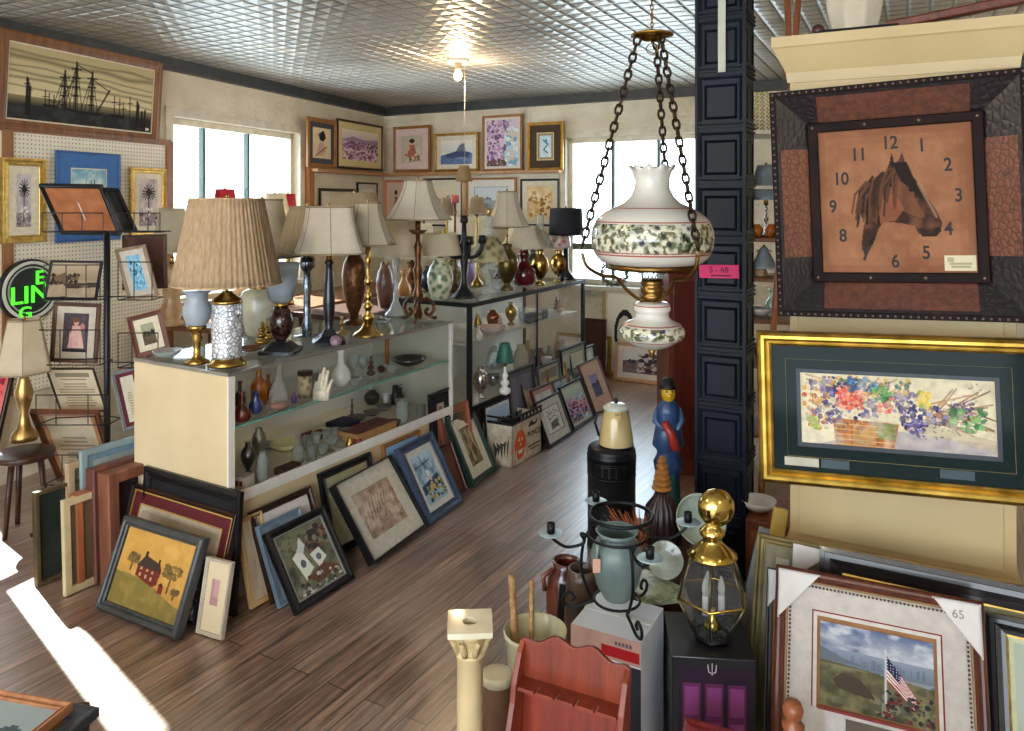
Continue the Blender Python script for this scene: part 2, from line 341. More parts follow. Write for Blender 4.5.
def lamp(label, px, py, z, parts, shade=None, group=None, sock=None, trim=None, name='table_lamp', finial=True, dep=None, rz=0):
    """parts: (name, profile, R, y_bottom, y_top, material); shade: (kind, y_top, y_bottom, r_top, r_bottom, material) in photograph pixels"""
    base = onz(px, py, z) if dep is None else Vector((at(px, py, dep).x, dep, z)); s = base.y/F
    zz = lambda y: (EYE-z)-(y-HY)*s
    o = thing(name, label, 'lamp', base, rz, group)
    for a in parts:
        m = a[5]; seg = a[6] if len(a) > 6 else 24
        z0 = max(0, zz(a[3]))
        rf = sq(8) if seg == 4 else None
        MB().lathe(prof(a[1], a[2]*s, z0, zz(a[4])), 32 if seg == 4 else seg, rf=rf, smooth=seg > 8).build(a[0], m, o)
    if shade:
        k, yt, yb, rt, rb, m = shade
        top = zz(yt); bot = zz(yb); st = zz(parts[-1][4])-.004
        shade_mesh(k, rt*s, rb*s, bot, top, 0).build('lamp_shade', m, o)
        mb = MB(); mb.lathe([(.004, st), (.014, st+.004), (.014, st+.05), (.01, st+.055)], 12)
        if top-.01 > st+.06: mb.tube([(0, 0, st+.05), (.045, 0, st+.08), (.05, 0, (st+top)/2+.02), (.02, 0, top-.012), (0, 0, top-.008), (-.02, 0, top-.012), (-.05, 0, (st+top)/2+.02), (-.045, 0, st+.08), (0, 0, st+.05)], .002, 6)
        for q in range(3):
            a = q*2*PI/3; mb.tube([(0, 0, top-.008), (rt*s*.96*math.cos(a), rt*s*.96*math.sin(a), top-.004)], .0015, 5)
        mb.build('socket_and_harp', BRASS, o)
        if finial: MB().lathe(prof('ball', .008, top-.008, top+.016), 10).build('finial', BRASS, o)
        if trim and k in ('square', 'panel', 'hex'):
            ns = {'square': 8, 'panel': 8, 'hex': 6}[k]; mb = MB()
            for q in range(ns):
                a = 2*PI*q/ns; pts = []
                for j in range(9):
                    t = j/8; r = (rb+(rt-rb)*t if k == 'hex' else rt+(rb-rt)*((1-t)**1.75*.75+(1-t)*.25))*s
                    f = sq(5)(a)*.93 if k == 'square' else 1.03
                    pts.append(((r*f+.0006)*math.cos(a), (r*f+.0006)*math.sin(a), bot+(top-bot)*t))
                mb.tube(pts, .0016, 5)
            mb.build('shade_seam', trim, o)
        if trim:
            for (a, r) in ((bot, rb*s), (top-.008, rt*s)):
                q = shade_mesh(k, r+.0015 if a > bot else r+.0015, r+.0015, a-.001, a+.007, 0); q.build('shade_trim', trim, o)
    return o
# ================= the room =================
DA = Vector((.503, .864, 0)).normalized(); NA = Vector((-DA.y, DA.x, 0)); P0 = Vector((-1.131, 3.07, 0))
def case(u, v, z=0): return P0+DA*u+NA*v+Vector((0, 0, z))
ROTA = math.atan2(DA.y, DA.x)
CC = Vector((-1.427, 8.47, 0)); LW = Vector((.344, .939, 0)).normalized(); BW = Vector((.887, -.462, 0)).normalized()
LN = Vector((LW.y, -LW.x, 0)); BN = Vector((BW.y, -BW.x, 0))        # both point into the room
CEIL = 2.66
BRASS = mat('cba860', .25, 1, c2='8f7038', scale=20)
GOLD = mat('c6a458', .35, .8, c2='96763a', scale=30)
BLACK = mat('17161a', .4, c2='0e0d10'); IRON = mat('1c2026', .42, .6, c2='101216')
CHROME = mat('c8c8cc', .15, 1)
def woodm(c, c2, r=.4, s=30, **k): return mat(c, r, c2=c2, kind='wood', scale=s, **k)
WALN = woodm('4a2a1e', '2c1810'); OAK = woodm('b07a4a', '8a5a32'); MAHO = woodm('6e3020', '451a12', .3); PINE = woodm('c69a68', 'a67a4c')
def plaster():
    m = mat('eae2cd', .85, kind='noise', c2='d6cbb2', scale=3.5, bump=.0); nt = m.node_tree
    n = nt.nodes.new('ShaderNodeTexNoise'); n.inputs['Scale'].default_value = 7; n.inputs['Detail'].default_value = 9; n.inputs['Roughness'].default_value = .7
    b = nt.nodes.new('ShaderNodeBump'); b.inputs['Strength'].default_value = .9; b.inputs['Distance'].default_value = .05
    tc = nt.nodes['Texture Coordinate']; nt.links.new(tc.outputs['Object'], n.inputs[0]); nt.links.new(n.outputs[0], b.inputs['Height']); nt.links.new(b.outputs[0], nt.nodes['Principled BSDF'].inputs['Normal']); return m
def node_floor():
    m = bpy.data.materials.new('old_floorboards'); m.use_nodes = True; nt = m.node_tree; N = nt.nodes; L = nt.links; b = N['Principled BSDF']
    tc = N.new('ShaderNodeTexCoord'); mp = N.new('ShaderNodeMapping'); mp.inputs['Rotation'].default_value = (0, 0, -ROTA); L.new(tc.outputs['Object'], mp.inputs[0])
    br = N.new('ShaderNodeTexBrick'); br.inputs['Scale'].default_value = 1; br.inputs['Brick Width'].default_value = 1.9; br.inputs['Row Height'].default_value = .083
    br.inputs['Mortar Size'].default_value = .0028; br.inputs['Mortar Smooth'].default_value = .2; br.offset = .37; br.inputs['Bias'].default_value = 0
    br.inputs['Color1'].default_value = (*lin('ac9080'), 1); br.inputs['Color2'].default_value = (*lin('866a5a'), 1); br.inputs['Mortar'].default_value = (*lin('1c120d'), 1)
    L.new(mp.outputs[0], br.inputs['Vector'])
    ms = N.new('ShaderNodeMapping'); ms.inputs['Scale'].default_value = (1.2, 22, 1); L.new(mp.outputs[0], ms.inputs[0])
    n = N.new('ShaderNodeTexNoise'); n.inputs['Scale'].default_value = 2.2; n.inputs['Detail'].default_value = 8; n.inputs['Roughness'].default_value = .75; L.new(ms.outputs[0], n.inputs[0])
    r = N.new('ShaderNodeValToRGB'); r.color_ramp.elements[0].position = .36; r.color_ramp.elements[1].position = .66
    r.color_ramp.elements[0].color = (.45, .42, .4, 1); r.color_ramp.elements[1].color = (1.25, 1.2, 1.18, 1); L.new(n.outputs[0], r.inputs[0])
    mu = N.new('ShaderNodeMix'); mu.data_type = 'RGBA'; mu.blend_type = 'MULTIPLY'; mu.inputs[0].default_value = 1; L.new(br.outputs[0], mu.inputs[6]); L.new(r.outputs[0], mu.inputs[7])
    w = N.new('ShaderNodeTexNoise'); w.inputs['Scale'].default_value = 1.7; w.inputs['Detail'].default_value = 6; L.new(tc.outputs['Object'], w.inputs[0])
    wr = N.new('ShaderNodeMapRange'); wr.inputs[1].default_value = .45; wr.inputs[2].default_value = .7; wr.inputs[3].default_value = 0; wr.inputs[4].default_value = .5; L.new(w.outputs[0], wr.inputs[0])
    m2 = N.new('ShaderNodeMix'); m2.data_type = 'RGBA'; L.new(wr.outputs[0], m2.inputs[0]); L.new(mu.outputs[2], m2.inputs[6]); m2.inputs[7].default_value = (*lin('b0a49c'), 1)
    m3 = N.new('ShaderNodeMix'); m3.data_type = 'RGBA'; m3.blend_type = 'MULTIPLY'; m3.inputs[0].default_value = .85; L.new(m2.outputs[2], m3.inputs[6]); L.new(r.outputs[0], m3.inputs[7])
    L.new(m3.outputs[2], b.inputs['Base Color'])
    rr = N.new('ShaderNodeMapRange'); rr.inputs[3].default_value = .24; rr.inputs[4].default_value = .5; b.inputs['Coat Weight'].default_value = 1; b.inputs['Coat IOR'].default_value = 1.75; b.inputs['Coat Roughness'].default_value = .3; L.new(n.outputs[0], rr.inputs[0]); L.new(rr.outputs[0], b.inputs['Roughness'])
    b1 = N.new('ShaderNodeBump'); b1.inputs['Strength'].default_value = .5; b1.inputs['Distance'].default_value = .004; b1.invert = True; L.new(br.outputs['Fac'], b1.inputs['Height'])
    b2 = N.new('ShaderNodeBump'); b2.inputs['Strength'].default_value = .5; b2.inputs['Distance'].default_value = .004; L.new(n.outputs[0], b2.inputs['Height']); L.new(b1.outputs[0], b2.inputs['Normal']); L.new(b2.outputs[0], b.inputs['Normal'])
    return m
def node_tin():
    m = bpy.data.materials.new('pressed_tin'); m.use_nodes = True; nt = m.node_tree; N = nt.nodes; L = nt.links; b = N['Principled BSDF']
    tc = N.new('ShaderNodeTexCoord'); mp = N.new('ShaderNodeMapping'); mp.inputs['Rotation'].default_value = (0, 0, -math.atan2(BW.y, BW.x)); L.new(tc.outputs['Object'], mp.inputs[0])
    sp = N.new('ShaderNodeSeparateXYZ'); L.new(mp.outputs[0], sp.inputs[0])
    def M(op, *a):
        n = N.new('ShaderNodeMath'); n.operation = op
        for i, x in enumerate(a):
            if isinstance(x, (int, float)): n.inputs[i].default_value = x
            else: L.new(x, n.inputs[i])
        return n.outputs[0]
    def cell(o, p): return M('ABSOLUTE', M('SUBTRACT', M('FRACT', M('ADD', M('DIVIDE', o, p), 50)), .5))
    h = M('MAXIMUM', cell(sp.outputs[0], .105), cell(sp.outputs[1], .105))       # 0 at centre, .5 at the edge
    k = M('MULTIPLY', M('MINIMUM', M('MULTIPLY', M('SUBTRACT', .5, h), 6), 1), 1)          # little raised pads
    seam = M('MAXIMUM', cell(sp.outputs[0], .63), cell(sp.outputs[1], .63))
    s2 = M('MULTIPLY', M('MAXIMUM', M('SUBTRACT', seam, .485), 0), 60)
    hh = M('SUBTRACT', M('ADD', k, M('MULTIPLY', M('SUBTRACT', .3, h), .8)), s2)
    bp = N.new('ShaderNodeBump'); bp.inputs['Strength'].default_value = 1; bp.inputs['Distance'].default_value = .022; L.new(hh, bp.inputs['Height']); L.new(bp.outputs[0], b.inputs['Normal'])
    n = N.new('ShaderNodeTexNoise'); n.inputs['Scale'].default_value = 1.2; n.inputs['Detail'].default_value = 4; L.new(tc.outputs['Object'], n.inputs[0])
    r = N.new('ShaderNodeValToRGB'); r.color_ramp.elements[0].position = .3; r.color_ramp.elements[1].position = .7; r.color_ramp.elements[0].color = (*lin('a8a59e'), 1); r.color_ramp.elements[1].color = (*lin('cdc8bc'), 1)
    L.new(n.outputs[0], r.inputs[0])
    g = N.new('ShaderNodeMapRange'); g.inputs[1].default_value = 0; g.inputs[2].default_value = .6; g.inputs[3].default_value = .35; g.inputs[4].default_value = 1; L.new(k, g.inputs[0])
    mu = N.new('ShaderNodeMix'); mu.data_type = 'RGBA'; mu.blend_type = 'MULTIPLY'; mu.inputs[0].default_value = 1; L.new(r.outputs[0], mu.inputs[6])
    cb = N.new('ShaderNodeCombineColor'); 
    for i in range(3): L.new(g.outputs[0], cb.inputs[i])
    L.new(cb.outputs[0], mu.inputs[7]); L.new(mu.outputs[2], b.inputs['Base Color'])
    b.inputs['Roughness'].default_value = .38; b.inputs['Metallic'].default_value = .45; return m
LEND = CC-LW*10.5; REND = CC+BW*8.0; RBK = REND-DA*9
fp = [LEND-LN*.12, CC-LN*.12-BN*.12, REND-BN*.12, RBK]
def slab(name, z0, z1, m):
    mb = MB(); P = [(p.x, p.y) for p in fp]; n = 4
    mb.add([(x, y, z0) for x, y in P]+[(x, y, z1) for x, y in P], [(0, 1, 2, 3), (7, 6, 5, 4)]+[(i, i+4, (i+1) % 4+4, (i+1) % 4) for i in range(4)])
    return struct(mb.build(name, m))
slab('floor', -.1, 0, node_floor()); slab('ceiling', CEIL, CEIL+.1, node_tin())
PL = plaster()
def wall(name, org, d, ln, ops, th=.22, m=None):
    mb = MB(); x = 0
    for a, b, z0, z1 in sorted(ops):
        mb.box(x, a, 0, th, 0, CEIL); mb.box(a, b, 0, th, 0, z0); mb.box(a, b, 0, th, z1, CEIL); x = b
    mb.box(x, ln, 0, th, 0, CEIL)
    o = struct(mb.build(name, m or PL)); o.location = org; o.rotation_euler = (0, 0, math.atan2(d.y, d.x)); return o
def onL(px, py, off=0): return hit(px, py, CC+LN*off, LN)
def onB(px, py, off=0): return hit(px, py, CC+BN*off, BN)
def kL(p): return (p-LEND).dot(LW)
def kB(p): return (p-CC).dot(BW)
w1a, w1b = onL(172, 117), onL(299, 133); w2a, w2b = onB(566, 139), onB(700, 131)
W1 = (kL(w1a), kL(w1b), .92, (w1a.z+w1b.z)/2); W2 = (kB(w2a), kB(w2b)+.14, .82, (w2a.z+w2b.z)/2)
SL = 10.5-4.75; W3 = (SL+.04, SL+.3, .12, 2.45)
wall('wall_left', LEND, LW, 10.5, [W1, W3]); wall('wall_back', CC, BW, 8, [W2])
wall('wall_right', REND, -DA, 9, [])
fd = (RBK-LEND); fl_ = fd.length; fd.normalize(); wall('wall_front', RBK, -fd, fl_, [(.3, fl_*.48, .3, 2.58), (fl_*.52, fl_-.25, .3, 2.58)])
WFR = mat('d9d2c0', .5, c2='bfb7a2'); WDK = mat('566660', .5)
def window(name, org, d, o, vs, hs, dark=True):
    t = bpy.data.objects.new(name, None); col.objects.link(t); t['kind'] = 'structure'; t.location = org; t.rotation_euler = (0, 0, math.atan2(d.y, d.x))
    a, b, z0, z1 = o; mb = MB()
    for bx in ((a, a+.045, z0, z1), (b-.045, b, z0, z1), (a, b, z1-.05, z1), (a, b, z0, z0+.05)): mb.box(bx[0], bx[1], .06, .14, bx[2], bx[3])
    mb.build('window_frame', WFR, t)
    mb = MB()
    for v in vs: mb.box(v-.014, v+.014, .075, .12, z0+.05, z1-.05)
    for h in hs: mb.box(a+.045, b-.045, .07, .125, h-.03, h+.03)
    mb.build('muntin', WDK if dark else WFR, t)
    mb = MB()
    for bx in ((a-.07, a, z0-.07, z1+.07), (b, b+.07, z0-.07, z1+.07), (a, b, z1, z1+.07)): mb.box(bx[0], bx[1], -.015, .0, bx[2], bx[3])
    mb.build('window_casing', WFR, t)
    MB().box(a-.09, b+.09, -.09, .07, z0-.04, z0).build('window_sill', WFR, t)
    MB().box(a+.04, b-.04, .095, .099, z0+.04, z1-.04).build('pane', glass('f4fbff', .98, .6), t)
window('window_1', LEND, LW, W1, [kL(onL(212, 150)), kL(onL(256, 150))], [])
window('window_2', CC, BW, W2, [kB(onB(610, 150)), kB(onB(656, 150))], [onB(583, 247).z])
window('window_3', LEND, LW, W3, [], [1.13], False)
# dark painted cove where walls meet the tin ceiling
TR = mat('3f4245', .5, c2='2c2f31')
o = MB().box(0, 10.5, -.07, 0, CEIL-.085, CEIL).build('trim_1', TR); o.location = LEND; o.rotation_euler = (0, 0, math.atan2(LW.y, LW.x)); struct(o)
o = MB().box(0, 8, -.07, 0, CEIL-.085, CEIL).build('trim_2', TR); o.location = CC; o.rotation_euler = (0, 0, math.atan2(BW.y, BW.x)); struct(o)
o = MB().box(0, 10.5, -.02, 0, 0, .16).build('baseboard_left', WFR); o.location = LEND; o.rotation_euler = (0, 0, math.atan2(LW.y, LW.x)); struct(o)
o = MB().box(0, 8, -.02, 0, 0, .16).build('baseboard_back', WFR); o.location = CC; o.rotation_euler = (0, 0, math.atan2(BW.y, BW.x)); struct(o)
# pegboard with its wooden posts on the left wall
a = kL(onL(-14, 200)); b = kL(onL(166, 160)); t = bpy.data.objects.new('pegboard', None); col.objects.link(t); t.location = LEND; t.rotation_euler = (0, 0, math.atan2(LW.y, LW.x))
tag(t, 'white perforated pegboard panel between wooden posts on the left wall below the ship painting', 'pegboard')
zt = onL(100, 140).z
def pegmat():
    m = mat('e9e4d4', .6, c2='e2dcc9', name='pegboard'); nt = m.node_tree; N = nt.nodes; L = nt.links; tc = N['Texture Coordinate']
    v = N.new('ShaderNodeMapping'); v.inputs['Scale'].default_value = (40, 0, 40); L.new(tc.outputs['Object'], v.inputs[0])
    fr = N.new('ShaderNodeVectorMath'); fr.operation = 'FRACTION'; L.new(v.outputs[0], fr.inputs[0])
    ds = N.new('ShaderNodeVectorMath'); ds.operation = 'DISTANCE'; ds.inputs[1].default_value = (.5, 0, .5); L.new(fr.outputs[0], ds.inputs[0])
    c = N.new('ShaderNodeMath'); c.operation = 'LESS_THAN'; c.inputs[1].default_value = .19; L.new(ds.outputs['Value'], c.inputs[0])
    mx = N.new('ShaderNodeMix'); mx.data_type = 'RGBA'; bs = N['Principled BSDF'].inputs['Base Color']; src = bs.links[0].from_socket
    L.new(c.outputs[0], mx.inputs[0]); L.new(src, mx.inputs[6]); mx.inputs[7].default_value = (*lin('94866a'), 1); L.new(mx.outputs[2], bs); return m
MB().box(a, b, -.03, -.012, .5, zt).build('board', pegmat(), t)
for q in (kL(onL(3, 160))-.03, b-.035): MB().box(q, q+.06, -.045, -.002, .5, zt+.03).build('post', woodm('9a6a42', '7a4c2c'), t)
MB().box(a, b, -.05, -.002, zt, zt+.04).build('rail', woodm('9a6a42', '7a4c2c'), t)
# ================= light =================
w = bpy.data.worlds.new('World'); bpy.context.scene.world = w; w.use_nodes = True
bg = w.node_tree.nodes['Background']; bg.inputs[0].default_value = (.84, .93, 1, 1); bg.inputs[1].default_value = 5.4
sd = bpy.data.lights.new('sun', 'SUN'); sd.energy = 22; sd.angle = .009; sd.color = (1, .9, .74)
so = bpy.data.objects.new('sun', sd); col.objects.link(so); el = math.radians(40)
sdir = Vector((.72*math.cos(el), -.69*math.cos(el), -math.sin(el))); so.rotation_euler = sdir.to_track_quat('-Z', 'Y').to_euler()
sc = bpy.context.scene; sc.view_settings.view_transform = 'Standard'; sc.view_settings.look = 'None'; sc.view_settings.gamma = 1; sc.view_settings.exposure = .72; sc.view_settings.use_curve_mapping = False
cd = bpy.data.cameras.new('camera'); co = bpy.data.objects.new('camera', cd); col.objects.link(co); sc.camera = co
cd.sensor_width = 36; cd.lens = F/1024*36; cd.shift_y = -(365.5-HY)/1024; cd.clip_start = .05
co.location = (0, 0, EYE); co.rotation_euler = (PI/2, 0, 0)
sc.cycles.transparent_max_bounces = 24; sc.cycles.max_bounces = 7; sc.cycles.diffuse_bounces = 4; sc.cycles.glossy_bounces = 3; sc.cycles.caustics_reflective = False; sc.cycles.caustics_refractive = False; sc.cycles.sample_clamp_indirect = 4
# ================= paintings =================
def a_ship(W=250, Hh=112):
    c = Cv(W, Hh, 'cdbf94'); c.grad('b9ab80', 'd8cca4', 0, .7)
    for i, (y, t) in enumerate(((.08, .03), (.17, .05), (.28, .02), (.36, .03), (.45, .03), (.56, .02))):
        n = c.noise(5, 3, i+20); c.mix(np.clip(1-abs(c.Y-y-.06*(n-.5)-.05*c.X)/t, 0, 1), '5f5840', .75)
    c.grad('8f8463', '2c2c2a', .68, .8); c.rect(0, .8, 1, 1, '26272a'); c.mottle('4a4c4a', 20, 8, 3, .6, .6, y0=.76)
    k = '1b1a17'
    c.poly([(.33, .76), (.4, .82), (.58, .84), (.63, .78), (.55, .8), (.42, .79)], k)
    for x, y0, hh in ((.345, .25, .76), (.42, .1, .8), (.53, .2, .8)):
        c.line(x, y0, x+.005, .8, k, .009)
        for j in range(4): c.line(x-.03+.004*j, y0+.1+.13*j, x+.032-.004*j, y0+.09+.13*j, k, .006)
        for j in range(5): c.line(x, y0+.03, x-.07+.03*j, .79, k, .003, .8)
    c.line(.57, .8, .66, .43, k, .007); c.line(.53, .3, .66, .45, k, .003); c.line(.42, .13, .53, .22, k, .003); c.line(.3, .78, .42, .3, k, .003)
    for x, a in ((.11, .42), (.125, .5), (.225, .56), (.25, .6), (.28, .62), (.7, .5), (.74, .52), (.77, .58), (.82, .48)): c.line(x, a, x+.003, .8, k, .004, .9); c.line(x-.015, a+.1, x+.02, a+.09, k, .003, .8)
    c.poly([(.21, .76), (.3, .76), (.29, .8), (.22, .79)], k); c.poly([(.67, .78), (.79, .78), (.77, .83), (.69, .83)], k)
    for x, a in ((.115, .45), (.13, .55), (.88, .54), (.89, .58), (.92, .68), (.945, .66)): c.line(x, a, x, .92, k, .013)
    c.rect(.955, .93, .985, .975, 'd8d8cc'); return c
def a_horse(W=170, Hh=156):
    c = Cv(W, Hh, '8f6244'); c.mottle('a87656', 5, 5, 1, .45, .7); c.mottle('7c4c32', 7, 6, 2, .5, .6); c.mottle('b07c5a', 18, 16, 3, .6, .4)
    for e, al in ((.05, .35), (.1, .2)): c.mix((c.X < e) | (c.X > 1-e) | (c.Y < e) | (c.Y > 1-e), '7a4a34', al)
    U = lambda P: [((x-295)/525, (y-470)/483) for x, y in P]
    body = [(538, 610), (555, 553), (566, 600), (590, 553), (604, 605), (625, 640), (665, 700), (700, 757), (713, 790), (708, 820), (690, 836), (655, 836), (632, 822), (622, 800), (580, 790), (520, 782), (498, 806), (482, 845), (455, 885), (449, 918), (444, 890), (436, 860), (446, 800), (470, 740), (480, 690), (500, 640)]
    c.poly(U(body), '4c2f22')
    c.poly(U([(540, 640), (590, 620), (630, 680), (680, 760), (640, 775), (560, 740), (520, 700)]), '6f4632')
    c.poly(U([(500, 700), (560, 690), (590, 740), (560, 780), (505, 790)]), '8a5238', .8)
    c.poly(U([(555, 560), (563, 600), (545, 606)]), '1d1512'); c.poly(U([(590, 560), (600, 600), (582, 604)]), '1d1512')
    c.poly(U([(628, 640), (700, 757), (712, 795), (690, 836), (645, 834), (636, 812), (660, 770), (625, 700)]), '241a17', .85)
    c.poly(U([(488, 700), (505, 790), (484, 845), (452, 900), (440, 860), (450, 790), (470, 720)]), '2a1c17', .8)
    c.ell(*U([(618, 680)])[0], .02, .014, '120d0b'); c.ell(*U([(695, 800)])[0], .014, .016, '0f0b0a'); c.line(*U([(640, 660)])[0], *U([(695, 770)])[0], 'b08a72', .012, .5)
    lum = c.a.mean(-1); dk = np.clip((.12-lum)/.08, 0, 1)
    for f, s_, cc, th in ((9, 31, '6b4230', .6), (14, 32, '120c0a', .5), (22, 33, '7d523c', .72)): c.mix(dk*np.clip((c.noise(f, f, s_)-th)/.25, 0, 1), cc, .6)
    r = random.Random(5)
    for i in range(46):
        t = r.random(); x, y = 590-130*t+r.uniform(-12, 12), 590+70*t+r.uniform(-15, 15); dx, dy = -r.uniform(25, 75), r.uniform(60, 150)
        p = U([(x, y), (x+dx*.6, y+dy*.4), (x+dx*.8, y+dy)]); cc = r.choice(['1d1410', '2b1d16', '5c3a28', '3b261b'])
        c.line(*p[0], *p[1], cc, .009); c.line(*p[1], *p[2], cc, .007)
    for i in range(8): c.line(*U([(560+6*i, 590)])[0], *U([(585+9*i, 650+8*i)])[0], '1d1410', .008)
    c.rect(.8, .885, .995, .985, 'd9cfae'); c.rect(.82, .9, .86, .93, '8a8468', .6); c.lines(2, .83, .93, .97, .97, '8a8468', 3, .006); return c
def a_bouquet(W=290, Hh=106):
    c = Cv(W, Hh, 'd8cfb0'); c.mottle('e6dcc0', 6, 4, 1, .4, .8); c.poly([(.5, .75), (1, .85), (1, 1), (.1, 1), (.3, .85)], '9f97a8', .8); c.poly([(.55, .72), (1, .95), (1, .8), (.62, .6)], 'b5a68c', .7)
    r = random.Random(3)
    for i in range(26):
        x = r.uniform(.62, .8); a = r.uniform(-.5, .55); c.line(x, .42+r.uniform(-.1, .2), x+r.uniform(.1, .25), .42+a*.6, r.choice(['9a6a48', 'b07a50', '6f4a3a']), .004)
    for i in range(14): c.line(.2+r.uniform(-.1, .4), .3, .1+r.uniform(-.08, .5), r.uniform(.02, .15), 'b8863c', .004)
    c.blobs(60, .02, .2, .15, .8, ['c98a30', 'd9a24c', 'c4562e'], .006, .016, 1); c.blobs(60, .1, .05, .6, .3, ['c98a30', 'dcb84a', '5f8a4a', '3f6a5a'], .006, .018, 2)
    c.poly([(.17, .62), (.52, .66), (.49, 1), (.19, 1)], 'a8623a')
    for i in range(6): c.rect(.19+.05*i, .64, .215+.05*i, 1, 'c07a44' if i % 2 else '8a4a2c', .8)
    for i in range(5): c.line(.18, .7+.07*i, .5, .72+.07*i, 'd09a5a', .004)
    c.rect(.28, .74, .4, .97, 'c4a05a', .5); c.rect(.41, .66, .5, .88, '4f8a4a', .7)
    pu = ['3a3f7a', '5a4f92', '4a3a6a', '2f3560', '8a82b8']
    for (x, y, q, n) in ((.13, .2, .07, 40), (.2, .38, .07, 40), (.14, .55, .07, 36), (.25, .18, .04, 22), (.35, .48, .06, 40), (.56, .35, .06, 60), (.58, .55, .055, 46), (.6, .7, .05, 30), (.7, .52, .06, 30), (.84, .42, .05, 30)):
        c.blobs(n, x-q, y-q*2.2, x+q, y+q*2.2, pu, .005, .014, int(x*99))
    c.blobs(120, .2, .2, .35, .48, ['e07a5a', 'd85a48', 'f0a890', 'c84a40'], .006, .014, 7); c.blobs(40, .42, .3, .49, .5, ['d85a58', 'b83a50', 'e08a80'], .005, .012, 8)
    c.blobs(60, .26, .06, .42, .22, ['2f6a8a', '3a5a8a', '4a8ab0', '2a3a6a'], .006, .015, 9); c.blobs(40, .62, .2, .68, .4, ['d8b83a', 'e0c860', '8aa84a'], .007, .016, 10)
    c.blobs(50, .78, .4, .95, .72, ['2f6a3a', '4f9a4a', '3a7a5a', '7ab86a'], .006, .016, 11); c.blobs(30, .4, .15, .48, .35, ['3f8a4a', '6aa85a'], .007, .015, 12); c.blobs(20, .04, .6, .1, .8, ['b8c860', '8aa850'], .006, .014, 13)
    for i in range(260):
        x = r.uniform(.03, .93); y = .25+.35*abs(math.sin(x*7))+r.uniform(-.25, .25); a = r.uniform(0, 6.3); L = r.uniform(.006, .018)
        c.line(x, y, x+L*math.cos(a), y+2*L*math.sin(a), r.choice(['2c3a3a', '3f5a3c', 'c8b080', '6a5a7a', '2a2c50', '8a8aa8', 'd8a070']), .003, .8)
    c.mottle('8a8478', 30, 12, 21, .5, .35); c.mottle('e6dcc0', 24, 10, 22, .55, .35); return c
def a_flag(W=140, Hh=112):
    c = Cv(W, Hh, '8a94a8'); c.grad('5c6f94', 'b9bfc9', 0, .3); c.mottle('47587c', 6, 7, 2, .52, .8, y1=.3); c.mottle('d9dce0', 9, 12, 4, .58, .8, y1=.3)
    c.grad('8b98ac', '6a7787', .3, .5)
    r = random.Random(2)
    for i in range(34): x = r.uniform(.1, .95); c.line(x, r.uniform(.34, .4), x, .46, '5a6678', .005, .45)
    c.poly([(0, .3), (.2, .4), (.4, .45), (0, .48)], '66707c'); c.poly([(0, .46), (.5, .5), (1, .55), (1, 1), (0, 1)], '5b5a44'); c.mottle('8a8460', 10, 10, 5, .5, .8, y0=.5); c.mottle('33342a', 12, 10, 6, .55, .8, y0=.52)
    c.poly([(.12, .68), (.2, .58), (.34, .6), (.44, .7), (.5, .82), (.3, .8), (.15, .76)], '4a4136'); c.blobs(40, .5, .75, 1, 1, ['2b2f2b', '55574a', '7a7a68'], .01, .03, 3)
    P = lambda u, v: (.59+.25*u+.0*v, .25+.3*v+(u**1.1)*(.42-.12*v))
    for i in range(13):
        v0, v1 = i/13, (i+1)/13; c.poly([P(0, v0), P(.5, v0), P(1, v0), P(1, v1), P(.5, v1), P(0, v1)], 'a8262e' if i % 2 == 0 else 'e6e2e0')
    c.poly([P(0, 0), P(.5, 0), P(.5, .5), P(0, .52)], '22294c')
    for i in range(5):
        for j in range(4): q = P(.06+.1*i, .07+.12*j); c.ell(*q, .004, .005, 'e6e6ee')
    c.line(.59, .2, .585, .85, 'c9c9cc', .012); c.rect(.55, .82, .62, .98, '8a8470'); c.blobs(60, .58, .66, .98, .98, ['2a2c2c', '4a4a40', '6b2a2c'], .01, .022, 8); return c
def a_house(W=104, Hh=108):
    c = Cv(W, Hh, 'c79a4c'); c.mottle('b0823c', 5, 5, 1, .45, .7); c.mottle('d9b266', 8, 6, 2, .55, .6, y1=.6)
    c.poly([(0, .6), (.15, .58), (.35, .6), (.55, .68), (.75, .76), (1, .8), (1, 1), (0, 1)], '8a7a3e'); c.poly([(0, .58), (.2, .63), (.4, .6), (.6, .66), (1, .84), (1, 1), (0, 1)], '7b6c36', .9); c.mottle('a08c4a', 16, 12, 4, .55, .5, y0=.66)
    c.poly([(.28, .44), (.34, .35), (.36, .3), (.58, .36), (.62, .44), (.6, .62), (.54, .66), (.28, .58)], '6a2a22'); c.poly([(.27, .45), (.35, .31), (.57, .36), (.63, .47), (.58, .45)], '3c3028')
    c.rect(.35, .25, .385, .34, '3c2420'); c.rect(.55, .31, .58, .4, '3c2420')
    for i in range(3):
        for j in range(2): c.rect(.33+.08*i, .45+.08*j+.01*i, .36+.08*i, .49+.08*j+.01*i, 'b0946a')
    c.rect(.63, .6, .7, .7, '7a2c22'); c.poly([(.62, .61), (.665, .57), (.71, .61)], '3c2420')
    for x, y, q in ((.77, .42, .14), (.2, .38, .09), (.87, .63, .05)):
        c.line(x, y, x-.01, y+q*1.75, '4a3a24', .012); c.blobs(70, x-q*.8, y-q*.6, x+q*.8, y+q*.45, ['6a5430', '7d6438', '584726'], .012, .03, int(x*50), .8)
    return c
